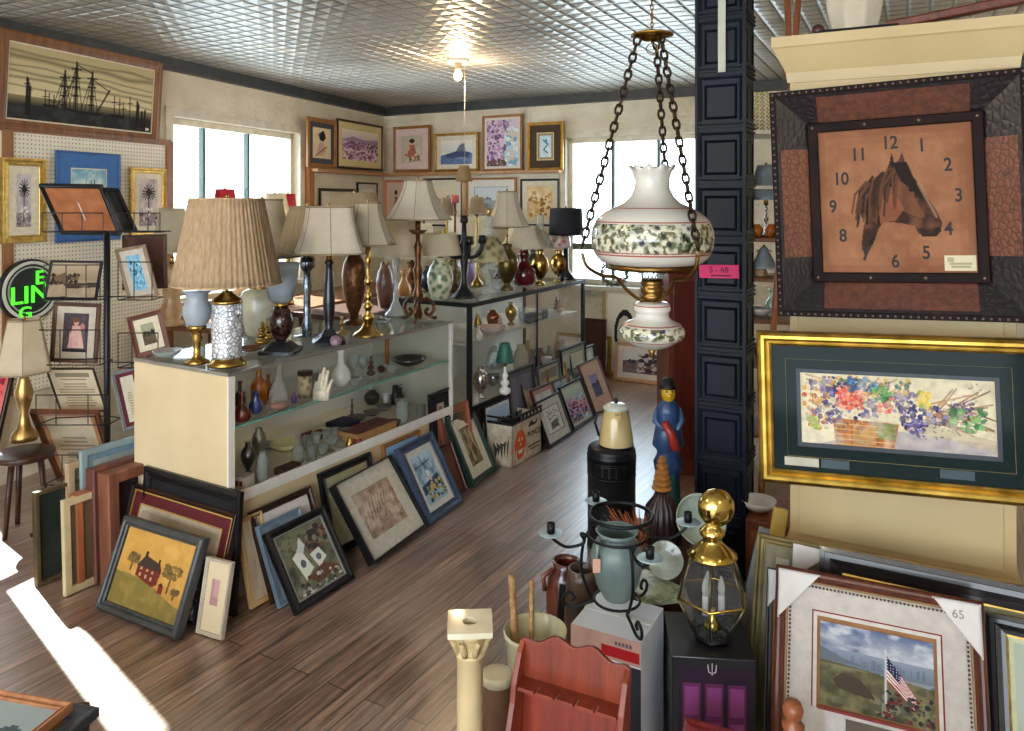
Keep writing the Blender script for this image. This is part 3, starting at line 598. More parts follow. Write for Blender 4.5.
def a_palm(seed=0, W=44, Hh=80):
    c = Cv(W, Hh, 'c9c4c4'); c.mottle('9a93a0', 5, 6, seed, .5, .8); c.mottle('e2dcd4', 5, 7, seed+1, .55, .8); c.rect(0, .72, 1, 1, '7a6a70', .7); c.blobs(30, 0, .7, 1, 1, ['4a4044', 'cfc6c0', '8a7a80'], .03, .07, seed)
    x = .55; k = '2e2a2c'; c.line(x, .28, x-.03, .85, '5a4f4c', .06)
    for i in range(15):
        a = -PI/2+(i-7)*.42; L_ = .33; c.line(x, .26, x+L_*math.cos(a), .26+.5*L_*math.sin(a)+.05*abs(math.cos(a)), k, .05)
    c.blobs(18, .2, .62, .8, .8, ['f0ece8', 'b0a8b0'], .03, .06, seed+5); return c
def a_blueship(W=80, Hh=110):
    c = Cv(W, Hh, '8fc0cc'); c.grad('6fa8c8', 'bfe0dc', 0, .6); c.mottle('e6f2ee', 5, 8, 2, .5, .8, y1=.6); c.rect(0, .62, 1, 1, '3a6a9a'); c.mottle('7aa8c8', 8, 9, 3, .5, .8, y0=.62)
    for x in (.42, .56, .66): c.line(x, .2, x, .7, '3a4038', .02)
    for j in range(4): c.line(.36, .28+.09*j, .74, .27+.09*j, '5a5a48', .02)
    c.poly([(.3, .68), (.8, .66), (.74, .76), (.36, .76)], '2f3a3a'); return c
def a_wist(seed=1, W=70, Hh=80, blue=True):
    c = Cv(W, Hh, 'c8b8c4'); c.blobs(260, 0, .0, .75, 1, ['8a6a9a', 'a886b0', '6a4a7a', 'd8b8d0', '7a5a62', 'b89ab8'], .02, .05, seed); 
    if blue: c.blobs(90, .6, .2, 1, 1, ['a8c8d8', 'd0e0e4', '7aa0b8', 'c8c0a8'], .03, .07, seed+1)
    c.blobs(40, 0, .85, .6, 1, ['4a5a3a', '6a4a4a'], .02, .05, seed+2); return c
def a_field(seed=1, W=70, Hh=60):
    c = Cv(W, Hh, 'd8c8cc'); c.grad('e6dccc', 'cdb8c0', 0, .35); c.poly([(0, .35), (.3, .22), (.6, .3), (1, .25), (1, .6), (0, .6)], '9a86a0'); c.blobs(300, 0, .4, 1, 1, ['9a6a8a', 'b88aa8', '7a4a6a', 'd8b0c0', '5a4a5a'], .015, .035, seed); return c
def a_fig(bg='b8b0a0', c1='a86a5a', c2='e0c8b0', seed=1, W=44, Hh=60):
    c = Cv(W, Hh, bg); c.mottle(c2, 5, 6, seed, .55, .5); c.ell(.5, .26, .11, .1, 'd8a88a'); c.ell(.5, .2, .13, .08, '3c2a20'); c.poly([(.38, .35), (.62, .35), (.75, .85), (.25, .85)], c1); c.poly([(.36, .38), (.2, .6), (.28, .64), (.44, .45)], 'd8a88a'); c.blobs(26, .2, .7, .85, .98, [c2, c1, '6a7a5a'], .03, .07, seed); return c
def a_boat(W=70, Hh=50):
    c = Cv(W, Hh, 'dcd6c8'); c.grad('e4e0d4', 'cfd2d0', 0, .5); c.poly([(.45, .55), (.6, .2), (.75, .12), (.8, .5)], '6a7080'); c.line(.66, .05, .66, .5, '4a4a50', .02); c.poly([(0, .62), (.5, .5), (1, .55), (1, 1), (0, 1)], '5a6f98'); c.poly([(.1, .6), (.5, .45), (.95, .5), (.85, .72), (.25, .74)], '3f4c70'); c.mottle('9fb0c8', 8, 6, 3, .55, .7, y0=.7); return c
def a_blue_fig(W=44, Hh=54):
    c = Cv(W, Hh, 'b8d0d8'); c.mottle('dce8ea', 5, 5, 1, .5, .8); c.line(.3, .2, .7, .4, '2a5a8a', .08); c.line(.7, .4, .35, .65, '2a5a8a', .08); c.line(.35, .65, .7, .8, '3a3a5a', .07); c.ell(.55, .25, .1, .08, '3a7ab0'); return c
def a_crow(W=44, Hh=60):
    c = Cv(W, Hh, 'd9c8a4'); c.poly([(.3, .2), (.62, .05), (.75, .3), (.6, .45), (.4, .4)], '22242c'); c.poly([(.2, .9), (.4, .45), (.6, .5), (.75, .75), (.5, .95)], 'c89a8a'); c.line(.15, .95, .8, .6, '6a4a3a', .05); c.mottle('b89a8a', 6, 8, 2, .6, .5); return c
def a_snow(W=96, Hh=80):       # the large sepia print: foamy ridges
    c = Cv(W, Hh, 'a8907e'); c.mottle('cdb9a4', 8, 8, 1, .45, .8); c.mottle('7a604e', 9, 10, 2, .55, .8); c.mottle('e2d4c4', 16, 7, 3, .6, .8, y0=.2, y1=.8); c.mottle('9a8a5e', 7, 7, 4, .55, .5, x0=.5, y1=.6)
    for i in range(9): c.line(.1+.09*i, .75-.05*i, .2+.09*i, .3-.02*i, 'd8c8b8', .018, .6)
    c.mottle('5f4638', 18, 14, 6, .68, .7, y0=.5); return c
def a_bluehouse(W=60, Hh=90):
    c = Cv(W, Hh, '9ab8d0'); c.grad('b8cfe0', '7a98b8', 0, .4); c.mottle('5a7f9c', 8, 9, 1, .5, .9, y0=.15, y1=.6); c.mottle('d0dce4', 9, 9, 2, .58, .8, y1=.6); c.line(.05, .25, .8, .2, '2a3a4a', .03); c.line(.4, .05, .5, .35, '2a3a4a', .03)
    c.poly([(.0, .62), (.9, .5), (1, .7), (0, .8)], '2f4a66'); c.ell(.5, .42, .07, .06, 'e8e0d8'); c.ell(.55, .55, .05, .04, 'e0a890'); c.blobs(60, .2, .6, 1, .95, ['8a8a5a', '3a4a4a', 'c0a868', '26405c'], .03, .07, 3); return c
def a_still(W=84, Hh=92):      # white cottage-like jars with kittens among leaves
    c = Cv(W, Hh, '6a6a58'); c.mottle('3c4438', 7, 7, 1, .5, .9); c.mottle('8f8a74', 9, 8, 2, .55, .8); c.blobs(36, .55, .08, .95, .45, ['5a3a34', '7a5448', '3a3a34', '8a7868'], .03, .06, 3)
    c.poly([(.2, .4), (.38, .3), (.5, .66), (.3, .78)], 'dfe4da'); c.poly([(.3, .35), (.44, .16), (.5, .3), (.42, .4)], 'c8d0cc'); c.poly([(.52, .46), (.72, .42), (.8, .6), (.6, .7)], 'e0e2da')
    c.ell(.35, .54, .05, .06, '5a6068'); c.ell(.66, .55, .05, .05, '6a7078'); c.poly([(.35, .75), (.7, .66), (.95, .8), (.5, .9)], '6a4a3a'); c.blobs(40, .05, .75, .95, .98, ['9a9aa0', '5a4238', 'c8c0b8', '3a3a3a'], .02, .04, 6); c.blobs(20, .05, .05, .5, .3, ['55604a', '7a7a60'], .03, .07, 7); return c
def a_sepiawood(W=50, Hh=80):
    c = Cv(W, Hh, '8a7a5e'); c.mottle('c8b890', 6, 8, 1, .5, .9); c.mottle('4a3f30', 6, 7, 2, .55, .9); c.poly([(.5, .6), (.8, .45), (.95, .7), (.6, .85)], '6a4436'); c.line(.2, 0, .3, 1, '3a3024', .06); c.line(.75, 0, .7, .6, '4a3c2a', .05); return c
def a_ink(W=44, Hh=56):
    c = Cv(W, Hh, 'e2e0d6'); r = random.Random(4)
    for i in range(60): x, y = r.uniform(.2, .8), r.uniform(.15, .9); c.line(x, y, x+r.uniform(-.15, .15), y+r.uniform(-.12, .12), '4a4842', .02)
    c.poly([(.3, .6), (.7, .55), (.75, .85), (.25, .88)], '6a675e'); return c
def a_flowers(bg, cs, seed, W=40, Hh=50):
    c = Cv(W, Hh, bg); c.mottle(cs[0], 5, 5, seed, .5, .7); c.blobs(60, .1, .2, .9, .9, cs, .03, .08, seed); return c
def a_doc(W=90, Hh=70, head=True):
    c = Cv(W, Hh, 'dcd0b4'); c.mottle('c9b892', 4, 4, 1, .5, .6)
    if head: c.rect(.12, .08, .88, .18, '6a5f4a', .75); c.lines(1, .2, .22, .8, .27, '7a6f5a', 1, .02)
    c.lines(9, .1, .32, .9, .92, '8a7c60', 2, .012); return c
def a_pan(W=80, Hh=50):
    c = Cv(W, Hh, '9a8870'); c.grad('b5a58c', '8f7c62', 0, .5); c.blobs(70, .05, .35, .6, .6, ['4a3c30', '6a5844', '2f261f'], .02, .05, 2); c.poly([(.3, .62), (1, .55), (1, .7), (.4, .75)], '3c3028'); c.mottle('c0b090', 8, 6, 4, .6, .6, y0=.65); return c
def a_land(sky, land, dark, seed=1, W=50, Hh=40):
    c = Cv(W, Hh, sky); c.poly([(0, .45), (.3, .35), (.6, .42), (1, .3), (1, 1), (0, 1)], land); c.mottle(dark, 7, 7, seed, .5, .8, y0=.4); c.blobs(10, .1, .3, .9, .6, [dark], .03, .08, seed); return c
def a_plain(cc, c2=None, seed=1, W=8, Hh=8):
    c = Cv(W, Hh, cc)
    if c2: c.mottle(c2, 3, 3, seed, .5, .7)
    return c
def a_redflower(W=50, Hh=60):
    c = Cv(W, Hh, 'b04050'); c.blobs(90, 0, 0, 1, 1, ['c8404a', '8a2030', 'e07a80', 'd85a60'], .04, .1, 2); return c
def a_portrait(W=56, Hh=80):
    c = Cv(W, Hh, '4a4248'); c.mottle('6a5c60', 5, 6, 1, .5, .7); c.ell(.5, .25, .1, .07, 'd8a890'); c.ell(.48, .19, .12, .06, '7a4a34'); c.poly([(.36, .33), (.66, .33), (.85, .9), (.2, .9)], 'd8a8a0'); c.mottle('e8c8c0', 9, 9, 3, .5, .8, y0=.4, y1=.9, x0=.25, x1=.8); c.ell(.75, .35, .09, .09, 'c07a78'); c.rect(0, .92, 1, 1, '2c2628'); return c
# ================= pictures on walls and the wire rack =================
GF = mat('b98d34', .35, .6, c2='8a6420', scale=25); GW = woodm('a8743c', '7a4c24', .4); WW = woodm('c8a07a', 'a87c56', .5)
DKW = woodm('3a2218', '22140e', .35); RDW = woodm('5c2a20', '3a1812', .35); BLK = mat('17171a', .35, c2='0e0e10'); GRN = mat('1d3a34', .35, c2='122620'); BLU = mat('3c4c6a', .45, c2='2c3850', scale=20)
def wallpic(label, TL, TR, BL, n='B', off=.05, off2=None, **k):
    on = onL if n == 'L' else onB; a, b = on(*TL, off), on(*TR, off); c = on(*BL, off if off2 is None else off2)
    x = b-a; x.z = 0; w = x.length; x.normalize(); up = a-c; up = up-x*up.dot(x); h = up.length
    return frame(label, w, h, basis(a-up, a-up+x*w, a), **k)
wallpic('long sepia painting of tall sailing ships in a wide walnut frame', (1, 27), (164, 64), (4, 129), 'L', .1, .06, fw=.06, d=.03, prof='step', fm=woodm('8a5a34', '5c3820'), mats=[(.012, 'e0d6bc')], art=a_ship(), cat='painting')
wallpic('gold-framed palm tree print on the pegboard at the far left', (2, 157), (47, 158), (4, 244), 'L', .06, fw=.045, d=.02, fm=GOLD, mats=[(.05, 'e6dfc8')], art=a_palm(1), group=None)
wallpic('sailing ship print with a broad blue mat on the pegboard', (57, 150), (121, 156), (58, 243), 'L', .06, fw=.018, d=.018, fm=mat('3a68a8', .4), mats=[(.085, '4a78b8'), (.01, 'e8e0d0')], art=a_blueship())
wallpic('smaller gold-framed palm print beside window, right end of pegboard', (131, 167), (167, 169), (131, 238), 'L', .06, fw=.04, d=.02, fm=GOLD, mats=[(.04, 'e6dfc8')], art=a_palm(7))
# a shelf runs round the corner above the lower pictures
zs = onB(470, 172).z
a = kL(onL(306, 168)); o = MB().box(a, 10.5-.0, -.13, 0, zs-.03, zs).build('picture_shelf', woodm('b88a5c', '96683e')); o.location = LEND; o.rotation_euler = (0, 0, math.atan2(LW.y, LW.x)); tag(o, 'narrow wooden picture shelf on the left wall running into the corner', 'shelf')
o = MB().box(0.14, kB(onB(564, 172)), -.13, 0, zs-.03, zs).build('picture_shelf', woodm('b88a5c', '96683e')); o.location = CC; o.rotation_euler = (0, 0, math.atan2(BW.y, BW.x)); tag(o, 'narrow wooden picture shelf along the back wall left of its window', 'shelf')
o = MB().box(a-.03, a+.05, -.06, 0, 1.0, zs+.02).build('shelf_post', woodm('a8703c', '80502a')); o.location = LEND; o.rotation_euler = (0, 0, math.atan2(LW.y, LW.x)); tag(o, 'orange-brown wooden post on the left wall holding the picture shelf', 'post')
g = None
wallpic('brown-framed print of a black bird and figure, leftmost on corner shelf', (308, 116), (337, 123), (311, zs and 167), 'L', .12, fw=.04, d=.02, fm=GW, mats=[(.05, '4a4a52'), (.008, 'd9c8a4')], art=a_crow())
wallpic('purple flower field print with cream mat in a thin dark frame, beside the corner', (338, 118), (383, 126), (341, 168), 'L', .12, fw=.022, d=.02, fm=DKW, mats=[(.07, 'd8c890')], art=a_field())
wallpic('gold-framed print of a small figure in a pink mat on the back shelf', (393, 127), (430, 126), (391, 172.5), 'B', .1, fw=.03, d=.02, fm=GW, mats=[(.075, 'dcc8c4')], art=a_fig())
wallpic('wide gold-framed boat print with pale mat on the back shelf', (434, 134), (478, 132.5), (433, 172), 'B', .1, fw=.028, d=.02, fm=GF, mats=[(.05, 'dcd6c4')], art=a_boat())
wallpic('tallest gold-framed print of purple wisteria on the back shelf', (482, 116), (522, 114.5), (481, 171.5), 'B', .1, fw=.026, d=.02, fm=GW, mats=[(.025, 'd8d0c0')], art=a_wist())
wallpic('dark-matted gold frame with a small blue figure at the right shelf end', (527, 123), (563, 121.5), (525, 171), 'B', .1, fw=.028, d=.02, fm=GF, mats=[(.075, '4a3c30'), (.012, 'd9c890'), (.02, '9a8a6a')], art=a_blue_fig())
wallpic('thin gold-framed sampler hung low on the left wall behind the lamps', (320, 188), (355, 191), (321, 236), 'L', .03, fw=.03, d=.018, fm=DKW, mats=[(.04, 'd8d0c0')], art=a_fig('e0d8c8', '5a5a6a', 'c8c0b0', 5))
wallpic('small black-framed print on the left wall under the corner shelf', (358, 182), (378, 184), (359, 210), 'L', .03, fw=.02, d=.018, fm=BLK, mats=[(.05, 'cfcabc')], art=a_land('d8d0c0', '8a8a90', '4a4a52', 2))
wallpic('pink-toned print under the back shelf next to the corner', (384, 180), (407, 179), (384, 222), 'B', .03, fw=.03, d=.018, fm=woodm('c88a6a', 'a8684a'), mats=[(.05, 'd8b8a8')], art=a_fig('c8b0a0', '8a4a3a', 'c0a090', 9))
wallpic('wide window-like print with white mat under the back shelf', (423, 178.5), (462, 178), (423, 226), 'B', .03, fw=.02, d=.018, fm=DKW, mats=[(.07, 'e6e0d0')], art=a_land('e2d8c0', 'b0a890', '8a8070', 4))
wallpic('gold-framed print with pale double mat under the back shelf', (466, 178), (516, 177), (466, 228), 'B', .03, fw=.024, d=.018, fm=GW, mats=[(.07, 'd9d4c8'), (.01, '8a94a0')], art=a_land('c8d0d4', '9aa0a0', '6a7078', 5))
wallpic('black-framed sepia tree print under the right end of the back shelf', (520, 179), (559, 178), (520, 226), 'B', .03, fw=.022, d=.018, fm=BLK, mats=[(.055, 'd9d0b8')], art=a_flowers('e0cca0', ['c89a5a', 'b8864a', 'e6d8b0', '8a6a3a'], 4))
# the wire rack
RK = at(107, 300, 3.9); rk = thing('wire_display_rack', 'black wire picture rack with a central pole holding framed prints', 'display rack', (RK.x, RK.y, 0))
mb = MB(); mb.tube([(0, 0, .03), (0, 0, at(107, 232, 3.9).z)], .016, 12); mb.build('pole', BLACK, rk)
mb = MB()
for k in range(4):
    a_ = PI/4+k*PI/2; mb.tube([(0, 0, .1), (.2*math.cos(a_), .2*math.sin(a_), .05), (.34*math.cos(a_), .34*math.sin(a_), .012)], .012, 8)
mb.build('foot', BLACK, rk)
def wires(pts, r=.0028): return [MBW.tube(p, r, 5) for p in pts]
for (y0, y1, xs, dep) in ((213, 232, (42, 62, 82, 103), 3.78), (213, 232, (118, 134, 148, 160), 3.78), (265, 300, (44, 66, 86, 100), 3.76), (330, 365, (35, 60, 86, 100), 3.74), (395, 425, (36, 56, 88, 108), 3.74), (455, 485, (43, 62, 78, 98), 3.72), (262, 300, (118, 134, 152), 3.76), (333, 368, (118, 132, 158), 3.76)):
    MBW = MB(); MBW.M = Matrix.Translation(-Vector((RK.x, RK.y, 0)))
    pz = [at(x, y1, dep) for x in xs]; pt = [at(x, y0, dep) for x in xs]
    MBW.tube(pz, .003, 5); MBW.tube(pt, .003, 5)
    for p, q in zip(pz, pt): MBW.tube([q, p], .0026, 5)
    MBW.tube([pz[0], (pz[0]+Vector((.02, .12, 0))), Vector((RK.x, RK.y, pz[0].z))], .003, 5); MBW.tube([pz[-1], (pz[-1]+Vector((0, .12, 0))), Vector((RK.x, RK.y, pz[-1].z))], .003, 5)
    MBW.build('wire_pocket', BLACK, rk)
tan = mat('b8764a', .8, c2='9a5c36')
def backframe(label, TL, TR, BL, fm, bm, **k):
    o = quad(label, TL, TR, BL, fm=fm, art=None, back=False, **k)
    d = k.get('d', .022); fw = k.get('fw', .03); co = [v.co for v in o.children[0].data.vertices]
    w = max(v.x for v in co); h = max(v.z for v in co)
    MB().box(-w+fw*.5, w-fw*.5, d*.5, d*.62, fw*.5, h-fw*.5).build('backing_board', bm, o); return o
o = backframe('black frame turned backwards showing orange board, top of the wire rack', (38, 185.5, 3.92), (101, 186.5, 3.92), (61, 235), BLK, tan, fw=.02, d=.02)
MB().box(-.003, .003, .008, .0095, .1, .22).build('hanging_cord', mat('e8e2d8', .7), o)
backframe('narrow black frame leaning right of the backwards one, top of the wire rack', (105, 187, 3.95), (119, 188, 4.02), (124, 230), BLK, BLACK, fw=.02, d=.02)
quad('brown sepia photograph in a thin black frame on the wire rack', (50, 260, 3.92), (102, 261, 3.92), (43, 299), fw=.012, d=.016, fm=BLK, art=a_pan())
quad('portrait of a woman in pink with grey mat on the wire rack', (53, 302, 3.92), (100, 304, 3.94), (49, 362), fw=.02, d=.02, fm=woodm('6a5040', '48342a'), mats=[(.035, 'c9bfae')], art=a_portrait())
o = quad('pale printed poster with a headline and mountain drawing on the wire rack', (45, 369, 3.9), (93, 369, 3.9), (60, 412), fw=.008, d=.012, fm=woodm('4c3c30', '2c2018'), mats=[], art=a_doc(100, 70))
quad('certificate in a brown double frame leaning low on the wire rack', (29, 413, 3.8), (98, 414, 3.86), (57, 481), fw=.028, d=.025, fm=woodm('7a4a30', '502c1c'), mats=[(.022, 'c8926a')], art=a_doc(90, 80, False))
quad('blue figure print in a silvery wooden frame on the rack right side', (114, 250, 3.95), (144, 245, 3.95), (128, 301), fw=.016, d=.018, fm=woodm('b09a80', '8a745c'), mats=[(.03, 'd0c8bc')], art=a_flowers('8ac0d8', ['5aa0c8', 'a8d8e8', '3a5a7a'], 3))
quad('small landscape with cream mat in a reddish wood frame on the rack', (126, 318, 3.88), (161, 309, 3.94), (121, 363, 3.84), fw=.024, d=.024, fm=woodm('7a4638', '532c22'), mats=[(.03, 'e6dcc0')], art=a_land('a8a890', '6a5a4a', '3a3028', 3))
quad('brown-backed frame leaning behind the blue figure print', (122, 235, 4.15), (167, 234, 4.25), (131, 290, 4.12), fw=.02, d=.02, fm=woodm('5c4034', '3c2820'), art=a_plain('5a3e34', '4a3028'))
quad('reddish frame with pale mat under the landscape on the rack', (111, 373, 3.85), (138, 366, 3.92), (124, 431), fw=.014, d=.02, fm=woodm('9aa0a4', '6a7074'), mats=[(.02, '6a3038'), (.015, 'e2dccc')], art=a_doc(40, 50, False))
# neon sign on the pegboard
p = onL(31, 290, .07); ax = onL(59, 292, .07)
ns = thing('neon_sign', 'oval black sign with a white ring and green letters low on the pegboard', 'neon sign', p, math.atan2(LW.y, LW.x))
rr = (ax-p).length*1.02; rz_ = abs(onL(31, 259, .07).z-p.z)
def oval(r0, r1, y0, y1, sx, sz, n=48):
    mb = MB(); vs = []
    for i in range(n):
        a = 2*PI*i/n
        for r, y in ((r0, y0), (r1, y0), (r1, y1), (r0, y1)): vs.append((r*sx*math.cos(a), y, r*sz*math.sin(a)))
    return mb.add(vs, [(4*i+k, 4*i+(k+1) % 4, 4*((i+1) % n)+(k+1) % 4, 4*((i+1) % n)+k) for i in range(n) for k in range(4)])
oval(.001, 1, 0, .025, rr, rz_).build('backboard', BLACK, ns)
oval(.84, .93, -.008, 0, rr, rz_).build('white_ring', mat('d8d8d0', .4), ns); oval(.72, .76, -.006, 0, rr, rz_).build('inner_ring', mat('b0b4b0', .4), ns)
NG = mat('4ad82c', .4, emit=.9, c2='3cc020')
for s, x, z, q in (('E', .08, .36, .1), ('LIN', -.74, -.16, .125), ('G', -.45, -.72, .085)):
    text(s, q*1.15, NG, ns, Matrix.Translation((x*rr, -.012, z*rz_)), 'letters', .004, .001, 'LEFT', 1.15)
# ================= the two showcases =================
CREAM = mat('dac8a4', .5, c2='cbb68f', scale=3); WHITE = mat('e8e6e0', .4, c2='dcd9d0'); ALU = mat('b8b8b4', .3, .8)
GL = glass('ffffff', .99, .45); GLE = glass('fdfffe', .985, .5)
def setcase(name, label, u0, L_, dep, hh):
    t = thing(name, label, 'display case', case(u0, 0), ROTA); return t
C1H, C2H, SH1, DK1, SH2, DK2 = .933, 1.015, .705, .411, .755, .38
L1, D1 = 1.545, .609
t = setcase('glass_display_case', 'long cream-sided glass showcase full of bottles and glassware, nearest the camera', 0, L1, D1, C1H)
MB().box(-.022, 0, 0, D1, 0, C1H-.008).build('end_panel', CREAM, t)
MB().box(0, L1, .012, D1, 0, DK1-.004).build('base_cabinet', CREAM, t)
mb = MB(); mb.box(-.024, .008, -.008, 0, 0, C1H-.006); mb.box(.008, L1, -.008, 0, DK1-.015, DK1+.03); mb.build('front_trim', WHITE, t)
mb = MB(); mb.box(0, L1*.5, D1-.02, D1-.012, DK1, C1H-.01); mb.box(L1*.48, L1, D1-.011, D1-.003, DK1, C1H-.01); mb.build('sliding_door', mat('f0efe8', .3, c2='e2e2da', scale=2), t)
MB().box(.004, L1-.006, .012, D1-.001, DK1-.004, DK1).build('deck_liner', mat('e9e2cf', .5, c2='d8cfb8', scale=5), t)
MB().box(.002, L1, .0, .005, DK1+.03, C1H-.008).build('front_glass', GL, t)
MB().box(-.024, L1+.004, -.004, D1+.003, C1H-.008, C1H-.001).build('top_glass', GLE, t)
mb = MB(); mb.box(-.026, L1+.006, -.009, -.004, C1H-.014, C1H); mb.box(-.028, -.024, -.006, D1, C1H-.014, C1H); mb.build('top_edge_trim', ALU, t)
MB().box(L1-.004, L1, .005, D1-.02, DK1, C1H-.01).build('end_mirror', mat('dcdccc', .15, .4, c2='c8cab8', scale=4), t)
MB().box(L1-.008, L1+.012, -.006, .012, 0, C1H-.008).build('corner_post', WHITE, t); MB().box(L1-.008, L1+.012, D1-.02, D1, 0, C1H-.008).build('corner_post', WHITE, t)
MB().box(.004, L1-.006, .012, D1-.1, SH1-.008, SH1).build('glass_shelf', GLE, t)
mb = MB(); mb.box(.004, L1-.006, .0085, .0115, SH1-.009, SH1+.001); mb.build('shelf_edge', mat('7fb8a8', .2, c2='5f9888'), t)
U2, L2, D2 = 1.746, 1.65, .56
t = setcase('glass_display_case', 'black metal-framed glass showcase behind the cream one, antiques on two levels', U2, L2, D2, C2H)
mb = MB()
for u in (0, L2-.026):
    for v in (0, D2-.026): mb.box(u, u+.026, v, v+.026, 0, C2H-.012)
for v in (0, D2-.02): mb.box(0, L2, v, v+.02, C2H-.034, C2H-.008); mb.box(0, L2, v, v+.02, DK2-.03, DK2-.001)
for u in (0, L2-.02): mb.box(u, u+.02, 0, D2, C2H-.034, C2H-.008); mb.box(u, u+.02, 0, D2, DK2-.03, DK2-.001)
mb.box(L2*.52, L2*.52+.008, 0, .01, DK2, C2H-.02); mb.build('metal_frame', mat('22262a', .35, .5), t)
MB().box(.01, L2-.01, .01, D2-.01, 0, DK2-.03).build('base_cabinet', mat('2a2624', .5), t)
MB().box(.01, L2-.01, .01, D2-.01, DK2-.03, DK2).build('deck', mat('e6dfcc', .5), t)
mb = MB(); mb.box(.026, L2-.026, .008, .012, DK2, C2H-.034); mb.build('front_glass', GL, t)
MB().box(.008, .012, .026, D2-.026, DK2, C2H-.034).build('side_glass', GL, t); MB().box(L2-.012, L2-.008, .026, D2-.026, DK2, C2H-.034).build('side_glass', GL, t)
MB().box(.0, L2, .0, D2, C2H-.008, C2H-.001).build('top_glass', GLE, t)
mb = MB(); mb.box(.026, L2*.5, D2-.02, D2-.013, DK2, C2H-.034); mb.box(L2*.49, L2-.026, D2-.012, D2-.005, DK2, C2H-.034); mb.build('sliding_door', mat('f0efe8', .3, c2='c8cac2', scale=2), t)
MB().box(.03, L2-.03, .06, D2-.03, SH2-.012, SH2).build('white_shelf', mat('dcdad2', .3), t)
INSIDE += [(SH1, 0, L1, D1-.1), (DK1, 0, L1, D1), (SH2, U2, U2+L2, D2), (DK2, U2, U2+L2, D2)]
# --- things in the first showcase
def gm(c, t=.9, r=.9): return glass(c, t, r)
CLR = glass('f6faf8', .97, 1.6, .03, .28); MILK = mat('e8e6e2', .25, coat=.5, c2='dcdad4')
G1 = 'bottles and vases on the glass shelf'; G2 = 'glassware and odds and ends on the showcase deck'
turned('glass_bottle', 'tall bright amber bottle behind the blue vase on the showcase shelf', 'bottle', 259, 405, SH1, 8, 366, 'bottle', mat('c8761c', .12, coat=.6, c2='9a4c10'), G1)
turned('glass_bottle', 'dark olive bottle in the front left corner of the showcase shelf, behind the red jug', 'bottle', 240, 412, SH1, 5.5, 381, 'bottle', mat('3a3022', .15, coat=.6), G1)
turned('glass_jug', 'round red-brown jug nearest the cream end on the showcase shelf', 'jug', 242, 420, SH1, 8.5, 392, 'flask', mat('7a2a18', .12, coat=.7, c2='4c160e'), G1)
turned('glass_vase', 'small cobalt blue vase in front of the amber bottle', 'vase', 256, 413, SH1, 7, 391, 'vase', mat('1c3a8a', .1, coat=.8, c2='10205a'), G1)
turned('glass_bottle', 'red-brown bottle right of the amber one on the showcase shelf', 'bottle', 268, 400, SH1, 5, 374, 'bottle', mat('8a3a1e', .12, coat=.7), G1)
turned('decanter', 'clear glass decanter with an orange base on the showcase shelf', 'decanter', 283, 409, SH1, 10.5, 360, 'flask', CLR, G1, parts=[('coloured_base', 'cyl', 9, 408, 404, mat('b8683a', .3))])
turned('lidded_jar', 'patterned jar with a dark wooden lid on the showcase shelf', 'jar', 305, 397, SH1, 7, 375, 'cyl', mat('b8a888', .3, kind='floral', c2='6a5a48', scale=40), G1, parts=[('lid', 'cyl', 7.6, 375, 371, DKW)])
turned('milk_glass_vase', 'white round-bellied milk glass vase with slim neck in the showcase', 'vase', 341, 386, SH1, 10, 349, [(.5, 0), (.7, .04), (1, .2), (1, .32), (.7, .48), (.36, .6), (.32, .85), (.46, 1)], MILK, G1)
s_ = onz(321, 400, SH1); k_ = s_.y/F
mb = MB(); mb.M = Matrix.Translation(s_)
for i, (x, h, r) in enumerate(((-7, 18, 2.6), (-3, 26, 2.8), (1, 32, 3), (5, 29, 2.8), (9, 20, 2.4))): mb.tube([(x*.6*k_, 0, 0), (x*.8*k_, .003, h*.5*k_), ((x+2)*k_, .008, h*k_)], [r*1.3*k_, r*k_, r*.5*k_], 8)
mb.ball((0, 0, 6*k_), 8*k_, 12, (1, .6, .8)); tag(mb.build('coral_ornament', mat('ddd6c6', .5, c2='bfb59e', bump=.4, scale=60)), 'off-white leafy ceramic ornament between jar and white vase in the showcase', 'ornament', G1)
for i, (x, y, R, tp) in enumerate(((354, 378, 6, 354), (363, 377, 5, 357))):
    turned('goblet', ['cut glass goblet just right of the white vase on the showcase shelf', 'smaller glass goblet beside the brown figurine on the showcase shelf'][i], 'goblet', x, y, SH1, R, tp, 'goblet', CLR, G1, True)
turned('figurine', 'small dark brown turned figurine on the showcase shelf', 'figurine', 371, 376, SH1, 4.5, 356, 'balls', mat('3a1e16', .3, coat=.5), G1)
turned('figurine', 'squat brown carved piece right of the turned figurine', 'figurine', 381, 373, SH1, 4, 365, 'ball', mat('4a2a1e', .3), G1)
turned('candle_holder', 'thin copper candle standing towards the back of the showcase shelf', 'candle', 387, 364, SH1, 2.2, 337, 'cyl', mat('b8743c', .3, .6), G1)
turned('glass_bowl', 'dark smoked bowl at the far end of the showcase shelf', 'bowl', 409, 365, SH1, 18, 357.5, 'bowl', mat('2c2a2a', .15, coat=.7), G1, True)
turned('pewter_pitcher', 'grey pewter pitcher low in the left corner of the showcase', 'pitcher', 248, 474, DK1, 7, 442, 'urn', mat('8a8c90', .3, .9, c2='6a6c70'), G2, parts=[('spout', 'cyl', 3, 452, 450, mat('8a8c90', .3, .9))])
turned('pewter_pitcher', 'dull grey metal jug behind the pewter pitcher', 'pitcher', 259, 455, DK1, 7, 428, 'jar', mat('a4a8a4', .35, .8), G2)
